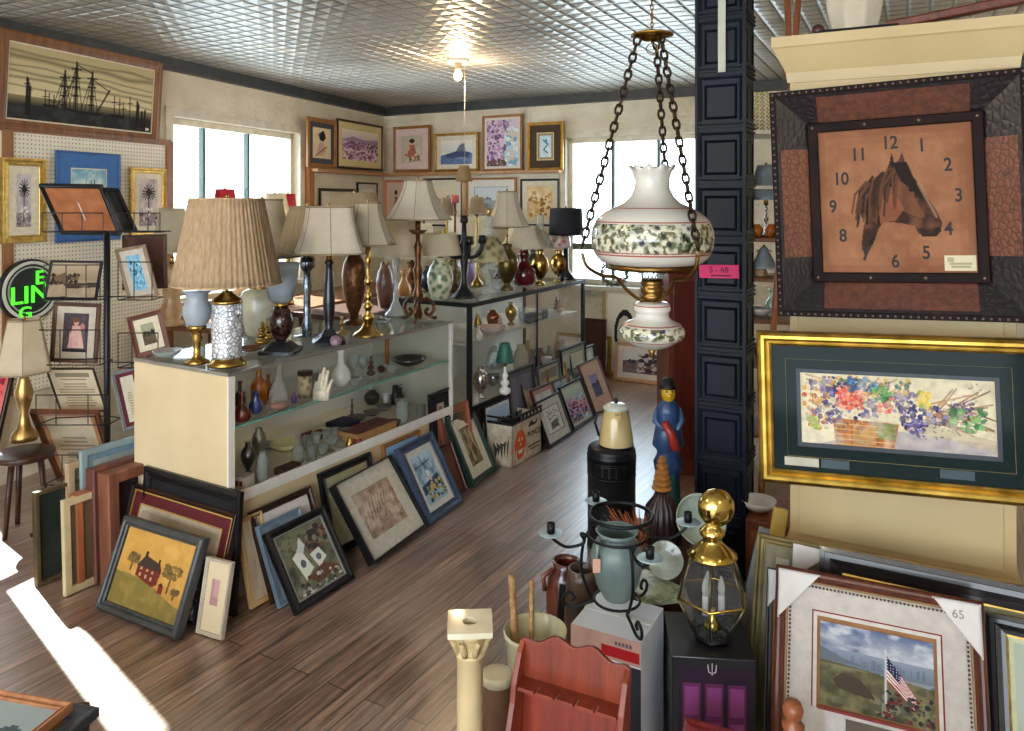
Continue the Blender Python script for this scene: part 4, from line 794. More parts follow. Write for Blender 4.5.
b = keep_inside(onz(246, 491, DK1), DK1, .055)+Vector((0, 0, .001)); o = MB().box(-.05, .05, -.03, .03, 0, .062).build('small_box', mat('d8cfc0', .6), None); o.location = b; o.rotation_euler = (0, 0, ROTA-PI/2+.2); tag(o, 'small whitish carton in the near corner of the showcase deck', 'box', G2)
mb = MB(); mb.box(.002, .016, -.0312, -.03, .024, .046); mb.box(.022, .036, -.0312, -.03, .024, .046); mb.build('red_mark', mat('7a2020', .6), o)
turned('glass_pitcher', 'clear glass pitcher at the front of the showcase deck', 'pitcher', 273, 486, DK1, 6.5, 454, 'jar', CLR, G2, True)
turned('glass_decanter', 'stoppered glass decanter on the showcase deck', 'decanter', 298, 462, DK1, 6, 437, 'bottle', CLR, G2, parts=[('stopper', 'ball', 3, 437, 430, CLR)])
turned('dish', 'pale yellow glass dish on the showcase deck', 'dish', 285, 450, DK1, 15, 442, 'bowl', mat('ddd6a0', .2, coat=.6), G2, True)
turned('dish', 'shallow yellowish dish further back on the showcase deck', 'dish', 322, 436, DK1, 10, 430, 'bowl', mat('d8cf9a', .2, coat=.6), G2, True)
r_ = random.Random(8)
cl = [('glass_tumbler', 'tumbler'), ('glass_bowl', 'bowl'), ('goblet', 'goblet'), ('glass_vase', 'vase')]
spots = [(312, 459, 6, 446), (322, 455, 7, 445), (331, 451, 6, 437), (340, 447, 7, 437), (327, 444, 5, 430), (316, 447, 5, 433), (345, 440, 5, 428), (262, 478, 5, 464), (307, 449, 5, 436), (335, 440, 4.5, 428)]
adj = ['at the front left of the cluster', 'beside the wooden box front', 'in the middle of the cluster', 'touching the wooden box', 'behind the middle ones', 'behind the front left one', 'against the box corner', 'next to the pitcher', 'near the stoppered decanter', 'at the back of the cluster']
for i, (x, y, R, tp) in enumerate(spots):
    n, k = cl[i % 4]; p = {'tumbler': 'tumbler', 'bowl': 'bowl', 'goblet': 'goblet', 'vase': 'vase'}[k]
    turned(n, 'small clear glass %s %s on the showcase deck' % (k, adj[i]), k, x, y, DK1, R, tp, p, CLR, G2, k != 'vase', seg=14)
def boxthing(name, label, cat, px, py, z, w, d, h, m, rz=None, group=None, dep=None, m2=None):
    b = keep_inside(onz(px, py, z), z, d/2+.005) if dep is None else Vector((at(px, py, dep).x, dep, z))
    mb = MB(); mb.box(-w/2, w/2, -d/2, d/2, 0, h)
    if m2: mb.box(-w/2+.006, w/2-.006, -d/2+.006, d/2-.006, h, h+.003, 1)
    o = mb.build(name, [m, m2] if m2 else m, None, .002); o.location = b; o.rotation_euler = (0, 0, ROTA if rz is None else rz); return tag(o, label, cat, group)
boxthing('wooden_box', 'light wooden box with red and dark lining on the showcase deck', 'box', 371, 437, DK1, .3, .13, .055, PINE, group=G2, m2=mat('8a2a26', .6, kind='speck', c2='2a2022', scale=30))
boxthing('small_box', 'brown wedge of a box lying at the front of the showcase deck', 'box', 296, 474, DK1, .11, .06, .03, mat('4c3026', .6), group=G2)
boxthing('folded_cloth', 'dark blue folded cloth behind the glassware on the showcase deck', 'cloth', 343, 426, DK1, .14, .12, .03, mat('2c3048', .9, bump=.4), group=G2)
boxthing('folded_cloth', 'dull red folded cloth beside the dark blue one', 'cloth', 316, 437, DK1, .12, .1, .025, mat('6a3434', .9, bump=.4), group=G2)
for i, (x, y, R) in enumerate(((358, 420, 9), (372, 415, 9), (384, 410, 8))):
    turned('dark_plate', ['dark patterned plate lying nearest the red cloth', 'dark plate in the middle of three on the showcase deck', 'dark plate closest to the binoculars'][i], 'plate', x, y, DK1, R, y-4, 'plate', mat('2a2422', .25, kind='speck', c2='8a8078', scale=90), G2, True)
b = onz(399, 403, DK1); k_ = b.y/F; o = thing('binoculars', 'black binoculars standing at the far end of the showcase deck', 'binoculars', b, ROTA, G2)
for s in (-1, 1): MB().lathe([(.012, 0), (.026, .0), (.028, .05), (.02, .07), (.018, .105), (.022, .11), (.012, .115)], 16, (s*.035, 0, 0)).build('barrel', BLACK, o)
MB().box(-.02, .02, -.01, .01, .03, .09).build('bridge', BLACK, o)
turned('glass_pitcher', 'ribbed clear glass pitcher at the showcase front, far end', 'pitcher', 411, 427, DK1, 7.5, 401, 'tulip', CLR, G2, True)
turned('glass_tumbler', 'short glass tumbler beside the ribbed pitcher', 'tumbler', 421, 418, DK1, 5, 405, 'tumbler', CLR, G2, True)
# --- things in the second showcase
G3 = 'antiques on the shelf of the black-framed showcase'; G4 = 'antiques on the deck of the black-framed showcase'
turned('china_plate', 'white and pink china plate on the far showcase shelf', 'plate', 492, 333, SH2, 14, 326, 'bowl', mat('e0d0cc', .2, coat=.6, c2='c89a9a'), G3, True)
turned('copper_jug', 'copper jug behind the china plate on the far showcase shelf', 'jug', 493, 326, SH2, 6.5, 310, 'jar', mat('a85c3c', .25, .9), G3)
turned('brass_ornament', 'tall brass urn ornament on the far showcase shelf', 'ornament', 511, 325, SH2, 6, 302, 'urn', BRASS, G3)
turned('brass_ornament', 'small brass bell left of the copper jug', 'ornament', 478, 327, SH2, 4, 314, 'bell', BRASS, G3)
turned('china_vase', 'white china vase at the near end of the far showcase shelf', 'vase', 483, 341, SH2, 4, 326, 'vase', MILK, G3)
b = onz(536, 321, SH2); o = thing('toy_train', 'blue and white toy train on the far showcase shelf', 'toy', b, ROTA+.05, G3)
for i, (x, c) in enumerate(((-.1, '2c4a7a'), (.01, 'd8d8d4'), (.12, '3c6a9a'))):
    MB().box(x-.048, x+.048, -.022, .022, .014, .07).build('carriage', mat(c, .4), o); mb = MB()
    for j in (-.03, 0, .03): mb.box(x+j-.008, x+j+.008, -.0235, -.022, .038, .056)
    mb.build('window_row', mat('20242c', .3), o)
    mb = MB(); mb.M = Matrix.Rotation(PI/2, 4, 'X')
    for j in (-.03, .03): mb.lathe([(.012, -.02), (.012, .02)], 10, (x+j, .012, 0))
    mb.build('wheel', BLACK, o)
turned('small_figurine', 'red and white figurine beside the toy train', 'figurine', 560, 312, SH2, 4, 297, 'balls', mat('b84a40', .4, kind='speck', c2='e0d8d0', scale=60), G3)
turned('small_figurine', 'brown carved figurine at the far corner of the showcase shelf', 'figurine', 572, 306, SH2, 3.5, 293, 'balls', mat('5a3a2a', .4), G3)
turned('brass_ornament', 'gilt candle cup under the red figurine, far showcase deck', 'ornament', 560, 356, DK2, 4, 338, 'stick', BRASS, G4)
lamp('little white curled lamp with a dark green shade inside the far showcase', 505, 395, DK2, [('body', 'balls', 6, 395, 366, MILK)], ('round', 343, 362, 5, 9.5, mat('2c6a5a', .5, c2='20504a')), group=G4, finial=False)
turned('ceramic_jug', 'cream ceramic jug with a neck on the far showcase deck', 'jug', 521, 378, DK2, 8, 345, 'jar', mat('e0d8c0', .25, coat=.5), G4)
turned('silver_swan', 'curly silver ornament low at the near end of the far showcase', 'ornament', 482, 398, DK2, 8, 366, 'urn', CHROME, G4)
b = onz(482, 398, DK2)
turned('silver_bowl', 'silver bowl left of the green-shaded lamp', 'bowl', 493, 385, DK2, 7, 374, 'bowl', CHROME, G4, True)
turned('glass_dome', 'clear glass dome behind the green-shaded lamp', 'dome', 487, 366, DK2, 9, 345, 'dome', CLR, G4)
for i, (x, y, R, tp, c, p, l) in enumerate(((533, 372, 6, 350, '3a3f6a', 'vase', 'dark blue'), (541, 368, 6, 348, '7a2a3a', 'jar', 'crimson'), (549, 364, 5, 346, '5a7a5a', 'bottle', 'sage green'), (555, 372, 6, 358, 'd8d0c8', 'bowl', 'off-white'), (528, 360, 5, 340, 'c8a860', 'vase', 'mustard'), (568, 356, 5, 338, '9aa0b0', 'bottle', 'grey-blue'), (575, 351, 5, 335, '8a5a3a', 'jar', 'brown'))):
    turned('pottery_vase', '%s pottery piece on the deck of the far showcase' % l, 'pottery', x, y, DK2, R, tp, p, mat(c, .25, coat=.5, kind='speck', scale=60), G4)
# ================= lamps on top of the showcases =================
SHC = mat('e4dccb', .85, c2='dcd3c0', scale=30, sub=.3); SHT = mat('c4b294', .85, c2='b29e80', scale=40, sub=.3, stretch=(60, 60, 1)); SHP = mat('c9b091', .85, c2='a88e6e', scale=12, sub=.3, stretch=(14, 14, .1))
SHG = mat('dcd4c0', .85, c2='d0c7b0', sub=.3); SHW = mat('efe6d2', .85, c2='e0d6be', sub=.4); TRM = mat('9a8a70', .8)
CRY = mat('dfe3ea', .06, .25, kind='croc', c2='5a606c', scale=55, bump=.8, coat=1); CHR = mat('a9b4c2', .12, .85, c2='4a5260', scale=25); FRO = mat('c4ced6', .3, c2='aab6c0', coat=.4, sub=.3)
BRO = mat('7a5234', .35, .7, c2='4a2e1c', scale=30, bump=.3); PEW = mat('8a8478', .3, .8, c2='5a5648'); MRB = mat('4a2c26', .15, kind='speck', c2='1a0e0c', scale=30, coat=.8); NVY = mat('151a26', .3, coat=.4)
GA = 'lamps standing on the cream showcase'; GB = 'lamps standing on the black-framed showcase'
lamp('crystal column lamp with brass foot and a large pleated beige shade', 227, 365, C1H, [('brass_foot', 'foot', 18.5, 365, 354, BRASS), ('crystal_column', [(.93, 0), (1, .04), (.95, .1), (1, .5), (.97, .95), (.9, 1)], 15, 357, 302, CRY), ('brass_cap', 'cap', 15, 303, 291, BRASS), ('neck', 'stick', 5, 292, 280, BRASS)], ('pleat', 198, 284, 35, 52, SHP), GA, trim=mat('b89c78', .8))
lamp('small brass lamp with a frosted tulip glass, left end of showcase top', 197, 363, C1H, [('brass_base', [(1, 0), (1, .06), (.55, .12), (.3, .2), (.28, .55), (.45, .65), (.35, .75), (.5, .85), (.8, .95), (.7, 1)], 12, 363, 325, BRASS), ('glass_shade', [(.35, 0), (.75, .1), (1, .38), (.95, .55), (.72, .78), (.78, .92), (1, 1)], 14, 327, 291, FRO)], None, GA)
lamp('brown marbled urn lamp on a square foot with a tall frosted glass bowl', 281, 352, C1H, [('square_foot', [(1, 0), (1, .3), (.8, .35), (.6, .7), (.4, 1)], 19, 352, 341, NVY, 4), ('marbled_urn', [(.45, 0), (.4, .06), (.75, .2), (1, .5), (1, .65), (.75, .88), (.4, 1)], 12.5, 342, 306, MRB), ('collar', 'cyl', 7, 307, 302, BRASS), ('glass_bowl', [(.35, 0), (.65, .1), (.85, .45), (.95, .85), (1, 1)], 18, 303, 263, FRO)], None, GA)
lamp('clear glass and crystal ball column lamp with a tan pleated shade half hidden', 307, 344, C1H, [('foot', 'foot', 13, 344, 334, CHR), ('column', [(.6, 0), (.75, .1), (.5, .2), (.45, .5), (.62, .62), (.5, .7), (.45, .8), (.9, .86), (1, .91), (.9, .96), (.4, 1)], 7.5, 336, 256, CHR), ], ('pleat', 206, 253, 16, 31, SHT), GA, dep=3.91)
lamp('dark blue-black column lamp with a square bell shade on the showcase', 329, 343, C1H, [('footed_base', [(1, 0), (1, .2), (.85, .35), (.5, .6), (.3, 1)], 16, 343, 329, NVY, 4), ('column', [(.8, 0), (.6, .05), (.75, .15), (1, .35), (.95, .5), (.6, .85), (.5, .93), (.8, .96), (.5, 1)], 6, 331, 260, NVY)], ('square', 206, 253, 24, 37, SHC), GA, trim=TRM, rz=.3)
lamp('brown ribbed urn lamp with a pleated beige drum behind the square shades', 354, 330, C1H, [('foot', 'foot', 12, 330, 318, BRO), ('urn', [(.4, 0), (.35, .08), (.6, .2), (.95, .5), (1, .7), (.85, .88), (.5, 1)], 12, 320, 255, BRO)], ('pleat', 193, 246, 22, 30, SHT), GA, dep=4.28)
lamp('polished brass candlestick lamp with a cut-corner bell shade', 368, 335.5, C1H, [('round_foot', [(1, 0), (1, .1), (.85, .25), (.5, .5), (.25, 1)], 15, 335.5, 322, BRASS), ('column', 'balls', 6, 324, 283, BRASS), ('upper_column', [(.5, 0), (.8, .1), (.4, .2), (.35, .6), (.8, .72), (.4, .8), (.6, .95), (.3, 1)], 5, 285, 249, BRASS)], ('panel', 202, 245, 12, 27, SHG), GA, trim=TRM, rz=.2)
lamp('slim frosted trumpet lamp with a wide cream drum shade', 396, 320, C1H, [('trumpet', [(1, 0), (1, .03), (.6, .1), (.25, .25), (.18, .5), (.22, .8), (.35, 1)], 11, 320, 258, mat('d0d6d8', .2, coat=.5, sub=.2))], ('round', 220, 256, 20, 28, SHW), GA, dep=4.62)
o = lamp('ornate bronze scroll-footed lamp with a ribbed bell shade, far end of cream showcase', 418, 321, C1H, [('column', [(.7, 0), (.8, .06), (.5, .14), (.8, .22), (1, .28), (.55, .36), (.75, .5), (.9, .56), (.5, .62), (.6, .75), (.8, .82), (.4, .88), (.4, 1)], 5.5, 318, 231, BRO), ('drip_pan', 'plate', 10, 234, 230, BRO), ('candle_tube', 'cyl', 2.6, 231, 219, BRO)], ('panel', 180, 220, 13, 33, SHC), GA, trim=TRM)
k_ = onz(418, 321, C1H).y/F
for q in range(3):
    a = q*2*PI/3+.5; mb = MB(); mb.M = Matrix.Rotation(a, 4, 'Z')
    mb.curve([(.0, 0, 18*k_), (8*k_, 0, 22*k_), (15*k_, 0, 18*k_), (17*k_, 0, 10*k_), (12*k_, 0, 5*k_), (8*k_, 0, 9*k_), (11*k_, 0, 12*k_)], 1.8*k_, 8)
    mb.tube([(12*k_, 0, 5*k_), (17*k_, 0, 2*k_), (20*k_, 0, 2*k_)], 1.8*k_, 8); mb.build('scroll_foot', BRO, o)
lamp('large cream ginger jar lamp with a beige bell shade behind the crystal lamp', 262, 338, C1H, [('jar', [(.7, 0), (.75, .05), (.95, .4), (1, .8), (.85, .92), (.5, 1)], 21, 338, 287, mat('bdbaa6', .3, c2='a8a48e', coat=.4)), ('brass_collar', 'cap', 12, 288, 284, BRASS)], ('bell', 199, 257, 20, 37, SHG), GA, dep=3.93, trim=TRM)
turned('glass_tray', 'crumpled clear glass dish at the left end of the showcase top', 'dish', 167, 357, C1H, 14, 350, 'bowl', CLR, None, True)
turned('glass_dish', 'thin brown glass dish between the brass lamps on the showcase top', 'dish', 250, 351, C1H, 12, 347, 'bowl', mat('8a5a3a', .2, coat=.5), None, True)
turned('brass_ornament', 'small curly brass ornament behind the urn lamp on the showcase top', 'ornament', 262, 345, C1H, 7, 322, 'balls', BRASS)
turned('porcelain_rose', 'small mauve porcelain rose at the showcase front below the dark column lamp', 'ornament', 336, 346.5, C1H, 6, 335, 'ball', mat('b89aa8', .4, kind='speck', c2='6a4a5a', scale=60))
# candelabra
cb = onz(464, 297.5, C2H); k_ = cb.y/F; o = thing('candelabra', 'tall black iron candelabra lamp with a small tan shade on its centre candle', 'candelabra', cb, 0)
MB().lathe(prof([(1, 0), (1, .02), (.8, .05), (.4, .12), (.25, .2), (.22, .3), (.35, .45), (.4, .55), (.3, .6), (.45, .64), (.25, .7), (.18, .9), (.35, .92), (.3, 1)], 12*k_, 0, 82*k_), 20).build('stem', BLACK, o)
MB().lathe(prof('cyl', 2.2*k_, 82*k_, 116*k_), 10).build('candle', mat('c8a878', .6), o)
shade_mesh('round', 5*k_, 8.5*k_, 116*k_, 132*k_).build('lamp_shade', mat('b09468', .8, sub=.3), o)
for q in range(4):
    a = q*PI/2+.35; mb = MB(); mb.M = Matrix.Rotation(a, 4, 'Z')
    mb.curve([(0, 0, 42*k_), (8*k_, 0, 40*k_), (16*k_, 0, 44*k_), (19*k_, 0, 54*k_)], 2*k_, 8); mb.lathe(prof('cyl', 4*k_, 54*k_, 62*k_), 12, (19*k_, 0, 0)); mb.build('arm', BLACK, o)
    if q in (2,): MB().lathe(prof('cyl', 1.8*k_, 62*k_, 70*k_), 8, (19*k_*math.cos(a), 19*k_*math.sin(a), 0)).build('candle_stub', mat('d8c83a', .5), o)
lamp('pink candle lamp peeking over the bell shade beside the candelabra', 455, 292, C2H, [('stick', 'stick', 6, 292, 203, BRO), ('pink_candle', 'cyl', 4, 203, 195, mat('e07a78', .5))], None, GB)
lamp('small tan shaded candle lamp left of the candelabra stem', 447, 291, C2H, [('stick', 'stick', 6, 291, 214, BRASS)], ('round', 198, 215, 5, 9, SHT), GB, dep=5.3)
lamp('small tan shaded candle lamp right of the candelabra stem', 477, 286, C2H, [('stick', 'stick', 6, 286, 214, BRASS)], ('round', 197, 214, 6, 9.5, SHT), GB, dep=5.36)
FLO = mat('d8d8c0', .3, kind='floral', c2='5f7a5a', scale=28, coat=.5)
lamp('floral ginger jar lamp with a plain cream shade behind the candelabra', 440, 299, C2H, [('jar', 'jar', 13, 299, 258, FLO)], ('round', 233, 255, 17, 22, SHW), GB)
lamp('floral jar lamp with twin green medallions and cream shade, left end of black-framed case', 452, 295, C2H, [('jar', 'jar', 11, 295, 262, mat('7a8a5a', .3, kind='floral', c2='cfd0b0', scale=30, coat=.5))], ('round', 234, 258, 12, 22, SHW), GB, dep=5.19)
lamp('clear glass oil lamp with a shade painted with fruit', 489, 294, C2H, [('glass_base', [(1, 0), (1, .04), (.5, .25), (.35, .4), (.9, .65), (1, .8), (.5, .95), (.4, 1)], 9, 294, 262, CLR), ('chimney', 'cyl', 4, 262, 216, CLR)], ('round', 236, 261, 10, 20, mat('c8bc94', .5, kind='floral', c2='6a6a3c', scale=22, sub=.3)), GB, finial=False)
lamp('brass urn lamp with a tan ribbed bell shade on the black-framed case', 507, 290, C2H, [('urn', 'urn', 12, 290, 244, mat('7a6a40', .3, .8, c2='4a3c22')), ('neck', 'stick', 4, 245, 228, BRASS)], ('panel', 191, 227, 9, 22, SHC), GB, trim=TRM)
lamp('crimson glass bulb lamp with a cream empire shade', 524, 286, C2H, [('red_base', [(.5, 0), (.8, .07), (1, .26), (.97, .4), (.65, .56), (.36, .64), (.32, .78), (.46, .84), (.3, 1)], 12.5, 286, 249, mat('6a1424', .1, c2='400a14', coat=1))], ('panel', 226, 248, 14, 24, SHC), GB)
lamp('brass oil lamp with a round clear glass globe', 540, 285, C2H, [('brass_base', 'urn', 9, 285, 250, BRASS), ('glass_globe', 'ball', 10, 250, 230, CLR), ('chimney', 'cyl', 4, 231, 215, CLR)], None, GB)
lamp('brass oil lamp with a flower-painted glass shade near the far end', 559, 281, C2H, [('brass_base', 'urn', 9, 281, 250, BRASS), ('glass_shade', [(.8, 0), (1, .1), (.95, .4), (.5, .75), (.55, 1)], 12, 248, 224, mat('ded6cc', .3, kind='floral', c2='b8706a', scale=24, coat=.6)), ('chimney', 'cyl', 3.4, 226, 218, CLR)], None, GB)
lamp('navy lamp with a plain black drum shade at the far end of the case', 566, 279.5, C2H, [('base', [(1, 0), (.9, .08), (.3, .25), (.25, 1)], 9, 279.5, 240, NVY)], ('round', 208, 235, 16, 17.5, mat('1c1c26', .8, c2='14141c')), GB, dep=5.8)
lamp('grey urn lamp with a pale half-hidden shade near the glass globe lamp', 533, 284, C2H, [('urn', 'urn', 8, 284, 250, PEW)], ('round', 228, 246, 12, 20, SHW), GB, dep=5.7)
# ================= things along the left wall and behind the cases =================
WT = onL(240, 250); kk = kL(WT)
tb = thing('long_table', 'long brown wooden table along the left wall below its window', 'table', LEND+LW*7.0+LN*.12, math.atan2(LW.y, LW.x))
TH = .8; MB().box(0, 2.9, -.62, 0, TH-.035, TH).build('tabletop', woodm('8a5c3c', '5c3a24'), tb, .003)
for x in (.05, 2.85):
    for y in (-.57, -.05): MB().lathe([(.02, 0), (.028, .05), (.02, .2), (.032, .5), (.03, TH-.035)], 12, (x, y, 0)).build('leg', woodm('6a4228', '452a18'), tb)
def ont(px, dd=.35):   # table depth for a pixel column
    return hit(px, 300, CC+LN*(.12+dd), LN).y
GC = 'lamps on the long table by the left window'
ALB = mat('d9b88a', .3, c2='b88a5c', scale=10, coat=.4, sub=.15)
lamp('turned alabaster column lamp with a cream bell shade on the long table', 172, 0, TH, [('column', [(1, 0), (1, .06), (.7, .1), (.95, .25), (.6, .4), (.75, .55), (.65, .8), (.9, .9), (.5, 1)], 12, 325, 264, ALB)], ('bell', 208, 252, 12, 22, SHG), GC, dep=ont(172, .3))
lamp('red-shaded small lamp on the long table at the window middle', 225, 0, TH, [('stick', 'stick', 6, 325, 208, BRASS)], ('round', 189, 206, 9, 11, mat('c01828', .6, c2='a01020')), GC, dep=ont(225))
lamp('red-shaded lamp on the long table by the window right edge', 288, 0, TH, [('stick', 'stick', 6, 325, 222, BRASS)], ('round', 194, 220, 7, 9.5, mat('c41c2a', .6, c2='a01020')), GC, dep=ont(288))
lamp('lamp with a pleated cream shade against the left window edge', 275, 0, TH, [('vase', 'vase', 10, 325, 240, ALB)], ('pleat', 193, 235, 10, 20, SHW), GC, dep=ont(275, .3))
b = ont(250); o = thing('wire_lamp_frame', 'bare wire ring of an uncovered lamp frame against the bright window', 'lamp frame', (at(250, 200, b).x, b, TH)); k_ = b/F
mb = MB(); mb.tube([(0, 0, 0), (0, 0, EYE-TH-(198-HY)*k_)], .004, 6); z_ = EYE-TH-(193-HY)*k_
mb.tube([(5*k_*math.cos(i*PI/8), 0, z_+5*k_*math.sin(i*PI/8)) for i in range(16)], .0025, 6, closed=True); mb.lathe([(.05, 0), (.05, .01), (.01, .02)], 12); mb.build('wire', IRON, o)
for i, (x, R, tp, p, c, l) in enumerate(((182, 7, 303, 'vase', 'c8882c', 'orange glass vase on the long table beside the alabaster lamp'), (212, 10, 300, 'jar', 'b8b0a0', 'stone-coloured jar on the long table near the window'), (262, 9, 306, 'bottle', '6a4a34', 'brown bottle on the long table'), (300, 9, 300, 'urn', 'c0a468', 'tan pottery urn on the long table near its far end'), (318, 8, 296, 'jar', 'e0d8c8', 'white lidded jar on the far end of the long table'))):
    turned('pottery_piece', l, 'pottery', x, 0, TH, R, tp, p, mat(c, .35, coat=.4, scale=20), dep=ont(x, .2+.05*(i % 3)))
# a second table behind the black-framed case
tb2 = thing('side_table', 'dark wooden side table standing behind the black-framed showcase', 'table', case(2.0, 1.15), ROTA)
MB().box(0, 1.6, 0, .6, .76, .8).build('tabletop', WALN, tb2, .003)
for x in (.05, 1.55):
    for y in (.05, .55): MB().lathe([(.02, 0), (.03, .3), (.022, .5), (.03, .76)], 12, (x, y, 0)).build('leg', WALN, tb2)
GD = 'odds and ends on the side table behind the showcases'
def tdep(px, v=1.4):
    q = hit(px, 300, case(0, v), NA); return q.y
for i, (x, R, tp, p, c, l) in enumerate(((385, 9, 262, 'jar', '5a3a2c', 'brown lidded jar on the side table behind the trumpet lamp'), (404, 8, 270, 'vase', 'b8864a', 'honey-coloured vase on the side table'), (428, 8, 266, 'urn', '2c3040', 'dark urn on the side table behind the bronze lamp'), (436, 6, 272, 'bottle', '8a5a3a', 'brown bottle on the side table'), (468, 10, 262, 'jar', '7a6a9a', 'mauve jar on the side table behind the candelabra'), (482, 8, 258, 'vase', 'c8b890', 'sand-coloured vase on the side table'), (515, 8, 262, 'jar', 'a88a5a', 'ochre jar on the side table'))):
    turned('pottery_piece', l, 'pottery', x, 0, .8, R, tp, p, mat(c, .35, coat=.4, scale=20), GD, dep=tdep(x, 1.3+.08*(i % 3)))
lamp('cream shaded lamp with a white jar body on the side table', 468, 0, .8, [('jar', 'jar', 12, 300, 255, MILK)], ('round', 216, 250, 20, 27, SHW), GD, dep=tdep(468, 1.55))
lamp('wide cream shaded lamp on the side table left of the bronze lamp', 412, 0, .8, [('vase', 'vase', 11, 300, 262, BRO)], ('round', 224, 258, 20, 26, SHW), GD, dep=tdep(412, 1.6))
lamp('brown wooden lamp with an ivory shade on the side table behind the red lamp', 530, 0, .8, [('vase', 'urn', 9, 290, 246, WALN)], ('round', 214, 242, 13, 18, SHW), GD, dep=tdep(530, 1.55))
# dark chairs piled behind the table
def chair(label, loc, rz, m, sc=1):
    o = thing('wooden_chair', label, 'chair', loc, rz); o.scale = (sc,)*3
    MB().box(-.21, .21, -.2, .2, .43, .455).build('seat', m, o, .008)
    for x in (-.18, .18):
        MB().tube([(x, -.18, 0), (x, -.17, .43)], [.014, .02], 8).build('leg', m, o); MB().tube([(x, .22, 0), (x, .18, .43), (x*1.02, .24, .95)], [.015, .02, .015], 8).build('leg', m, o)
    mb = MB(); mb.box(-.2, .2, .225, .25, .86, .95)
    for x in (-.12, -.06, 0, .06, .12): mb.tube([(x, .19, .45), (x, .23, .87)], .008, 6)
    mb.build('backrest', m, o); mb = MB(); mb.tube([(-.18, -.17, .2), (.18, -.17, .2)], .009, 6); mb.tube([(-.18, .2, .22), (.18, .2, .22)], .009, 6); mb.build('stretcher', m, o); return o
chair('dark wooden chair by the corner under the low pictures', CC+BW*1.5+BN*.5, math.atan2(BW.y, BW.x)+.2, WALN)
# ================= framed pictures leaning on the floor =================
GR = 'framed pictures leaning in a row along the showcases'
K = dict(group=GR)
REFS = {}
_lean = lean
def lean(label, bl, br, tl, key=None, **k):
    o = _lean(label, bl, br, tl, **k)
    if key:
        M = o.matrix_world; REFS[key] = (M.translation.copy(), Vector((M[0][0], M[1][0], 0)), math.acos(M[2][2]))
    return o
def behind(label, key, tl, tr, gap, **k):
    b, x, a = REFS[key]; bk = Vector((-x.y, x.x, 0)).normalized(); b = Vector((b.x, b.y, 0))+bk*gap/math.cos(a)
    return plane_lean(label, tl, tr, b, x, a, **{'group': GR, **k})
def rowp(label, tl, tr, v, ang=.25, **k): return plane_lean(label, tl, tr, case(0, v), DA, ang, group=GR, **k)
GREY = mat('5c5c60', .4, c2='3c3c42', scale=8)
lean('black glossy frame with kittens and white cottage jars, nearest in the row', (298, 618), (356, 580.5), (265, 537), 'k', fw=.032, d=.025, prof='step', fm=BLK, inner=mat('8a8a88', .4), art=a_still(), **K)
rowp('brown frame with white mat half hidden behind the kittens picture', (250.5, 514.5), (311, 487), -0.165, 0.38, fw=.028, fm=DKW, mats=[(.05, 'dcd8d4')], art=a_land('b0a898', '7a6a5a', '4a3c34', 5))
rowp('light wooden edged frame, rearmost in the stack behind the kittens picture', (238, 522), (262, 512), -0.12, 0.25, fw=.02, fm=woodm('d9b88c', 'b8925c'), art=a_plain('c8b8a0', '8a7a68'))
rowp('blue-grey frame pressed between the brown frame and the kittens picture', (258, 530), (300, 508), -0.215, 0.42, fw=.02, fm=mat('7c90a4', .4, c2='5c7084'), art=a_plain('8a98a8', '5a6a7a'))
lean('large brown sepia wave print with a cream mat in a deep black frame', (374.7, 568.5), (428.5, 528), (334, 490), 's', fw=.008, d=.04, prof='flat', fm=BLK, mats=[(.075, 'd4cfc0')], art=a_snow(), **K)
rowp('black frame with olive mat behind the sepia wave print', (320, 476), (371, 452), -0.1, 0.23, fw=.035, fm=BLK, mats=[(.09, 'aca684')], art=a_plain('c9c4ae'))
rowp('gilt-edged mirror with a painted-in blue sky reflection behind the blue frame', (384, 446), (421, 431), -0.055, 0.11, fw=.018, fm=GW, art=a_land('8ab8e0', '5a86b8', 'e6e8e0', 4))  # a mirror; its blue reflection is painted into the art colours
lean('slate blue frame with a painting of a blue house and white mat', (430.7, 527.6), (463.8, 503.6), (397.5, 451), 'b', fw=.045, d=.028, fm=BLU, mats=[(.03, 'd8d6d0')], art=a_bluehouse(), **K)
rowp('reddish brown thin frame tucked right behind the blue framed painting', (440, 447), (452, 443), -0.17, 0.42, fw=.02, fm=RDW, art=a_plain('6a4438', '4a2c24'))
lean('dark green frame with a sepia wooden interior print and cream mat', (474, 489.5), (498.5, 471), (446.7, 420.5), 'g', fw=.034, d=.03, fm=GRN, mats=[(.06, 'd9d3be'), (.008, '6a5a40')], art=a_sepiawood(), **K)
rowp('reddish wood frame directly behind the green one', (437.4, 413), (468, 401.5), -0.08, 0.2, fw=.025, fm=woodm('a8644a', '7c4432'), mats=[(.03, '8a5a44')], art=a_plain('7a5a48'))
rowp('small black frame with a tiny red print and wide black mat', (430.5, 396), (452, 386.5), -0.025, 0.05, fw=.016, fm=BLK, mats=[(.055, '22242a'), (.02, 'c8b8b0')], art=a_flowers('8a5a50', ['a86a5a', '5a3a3a'], 3))
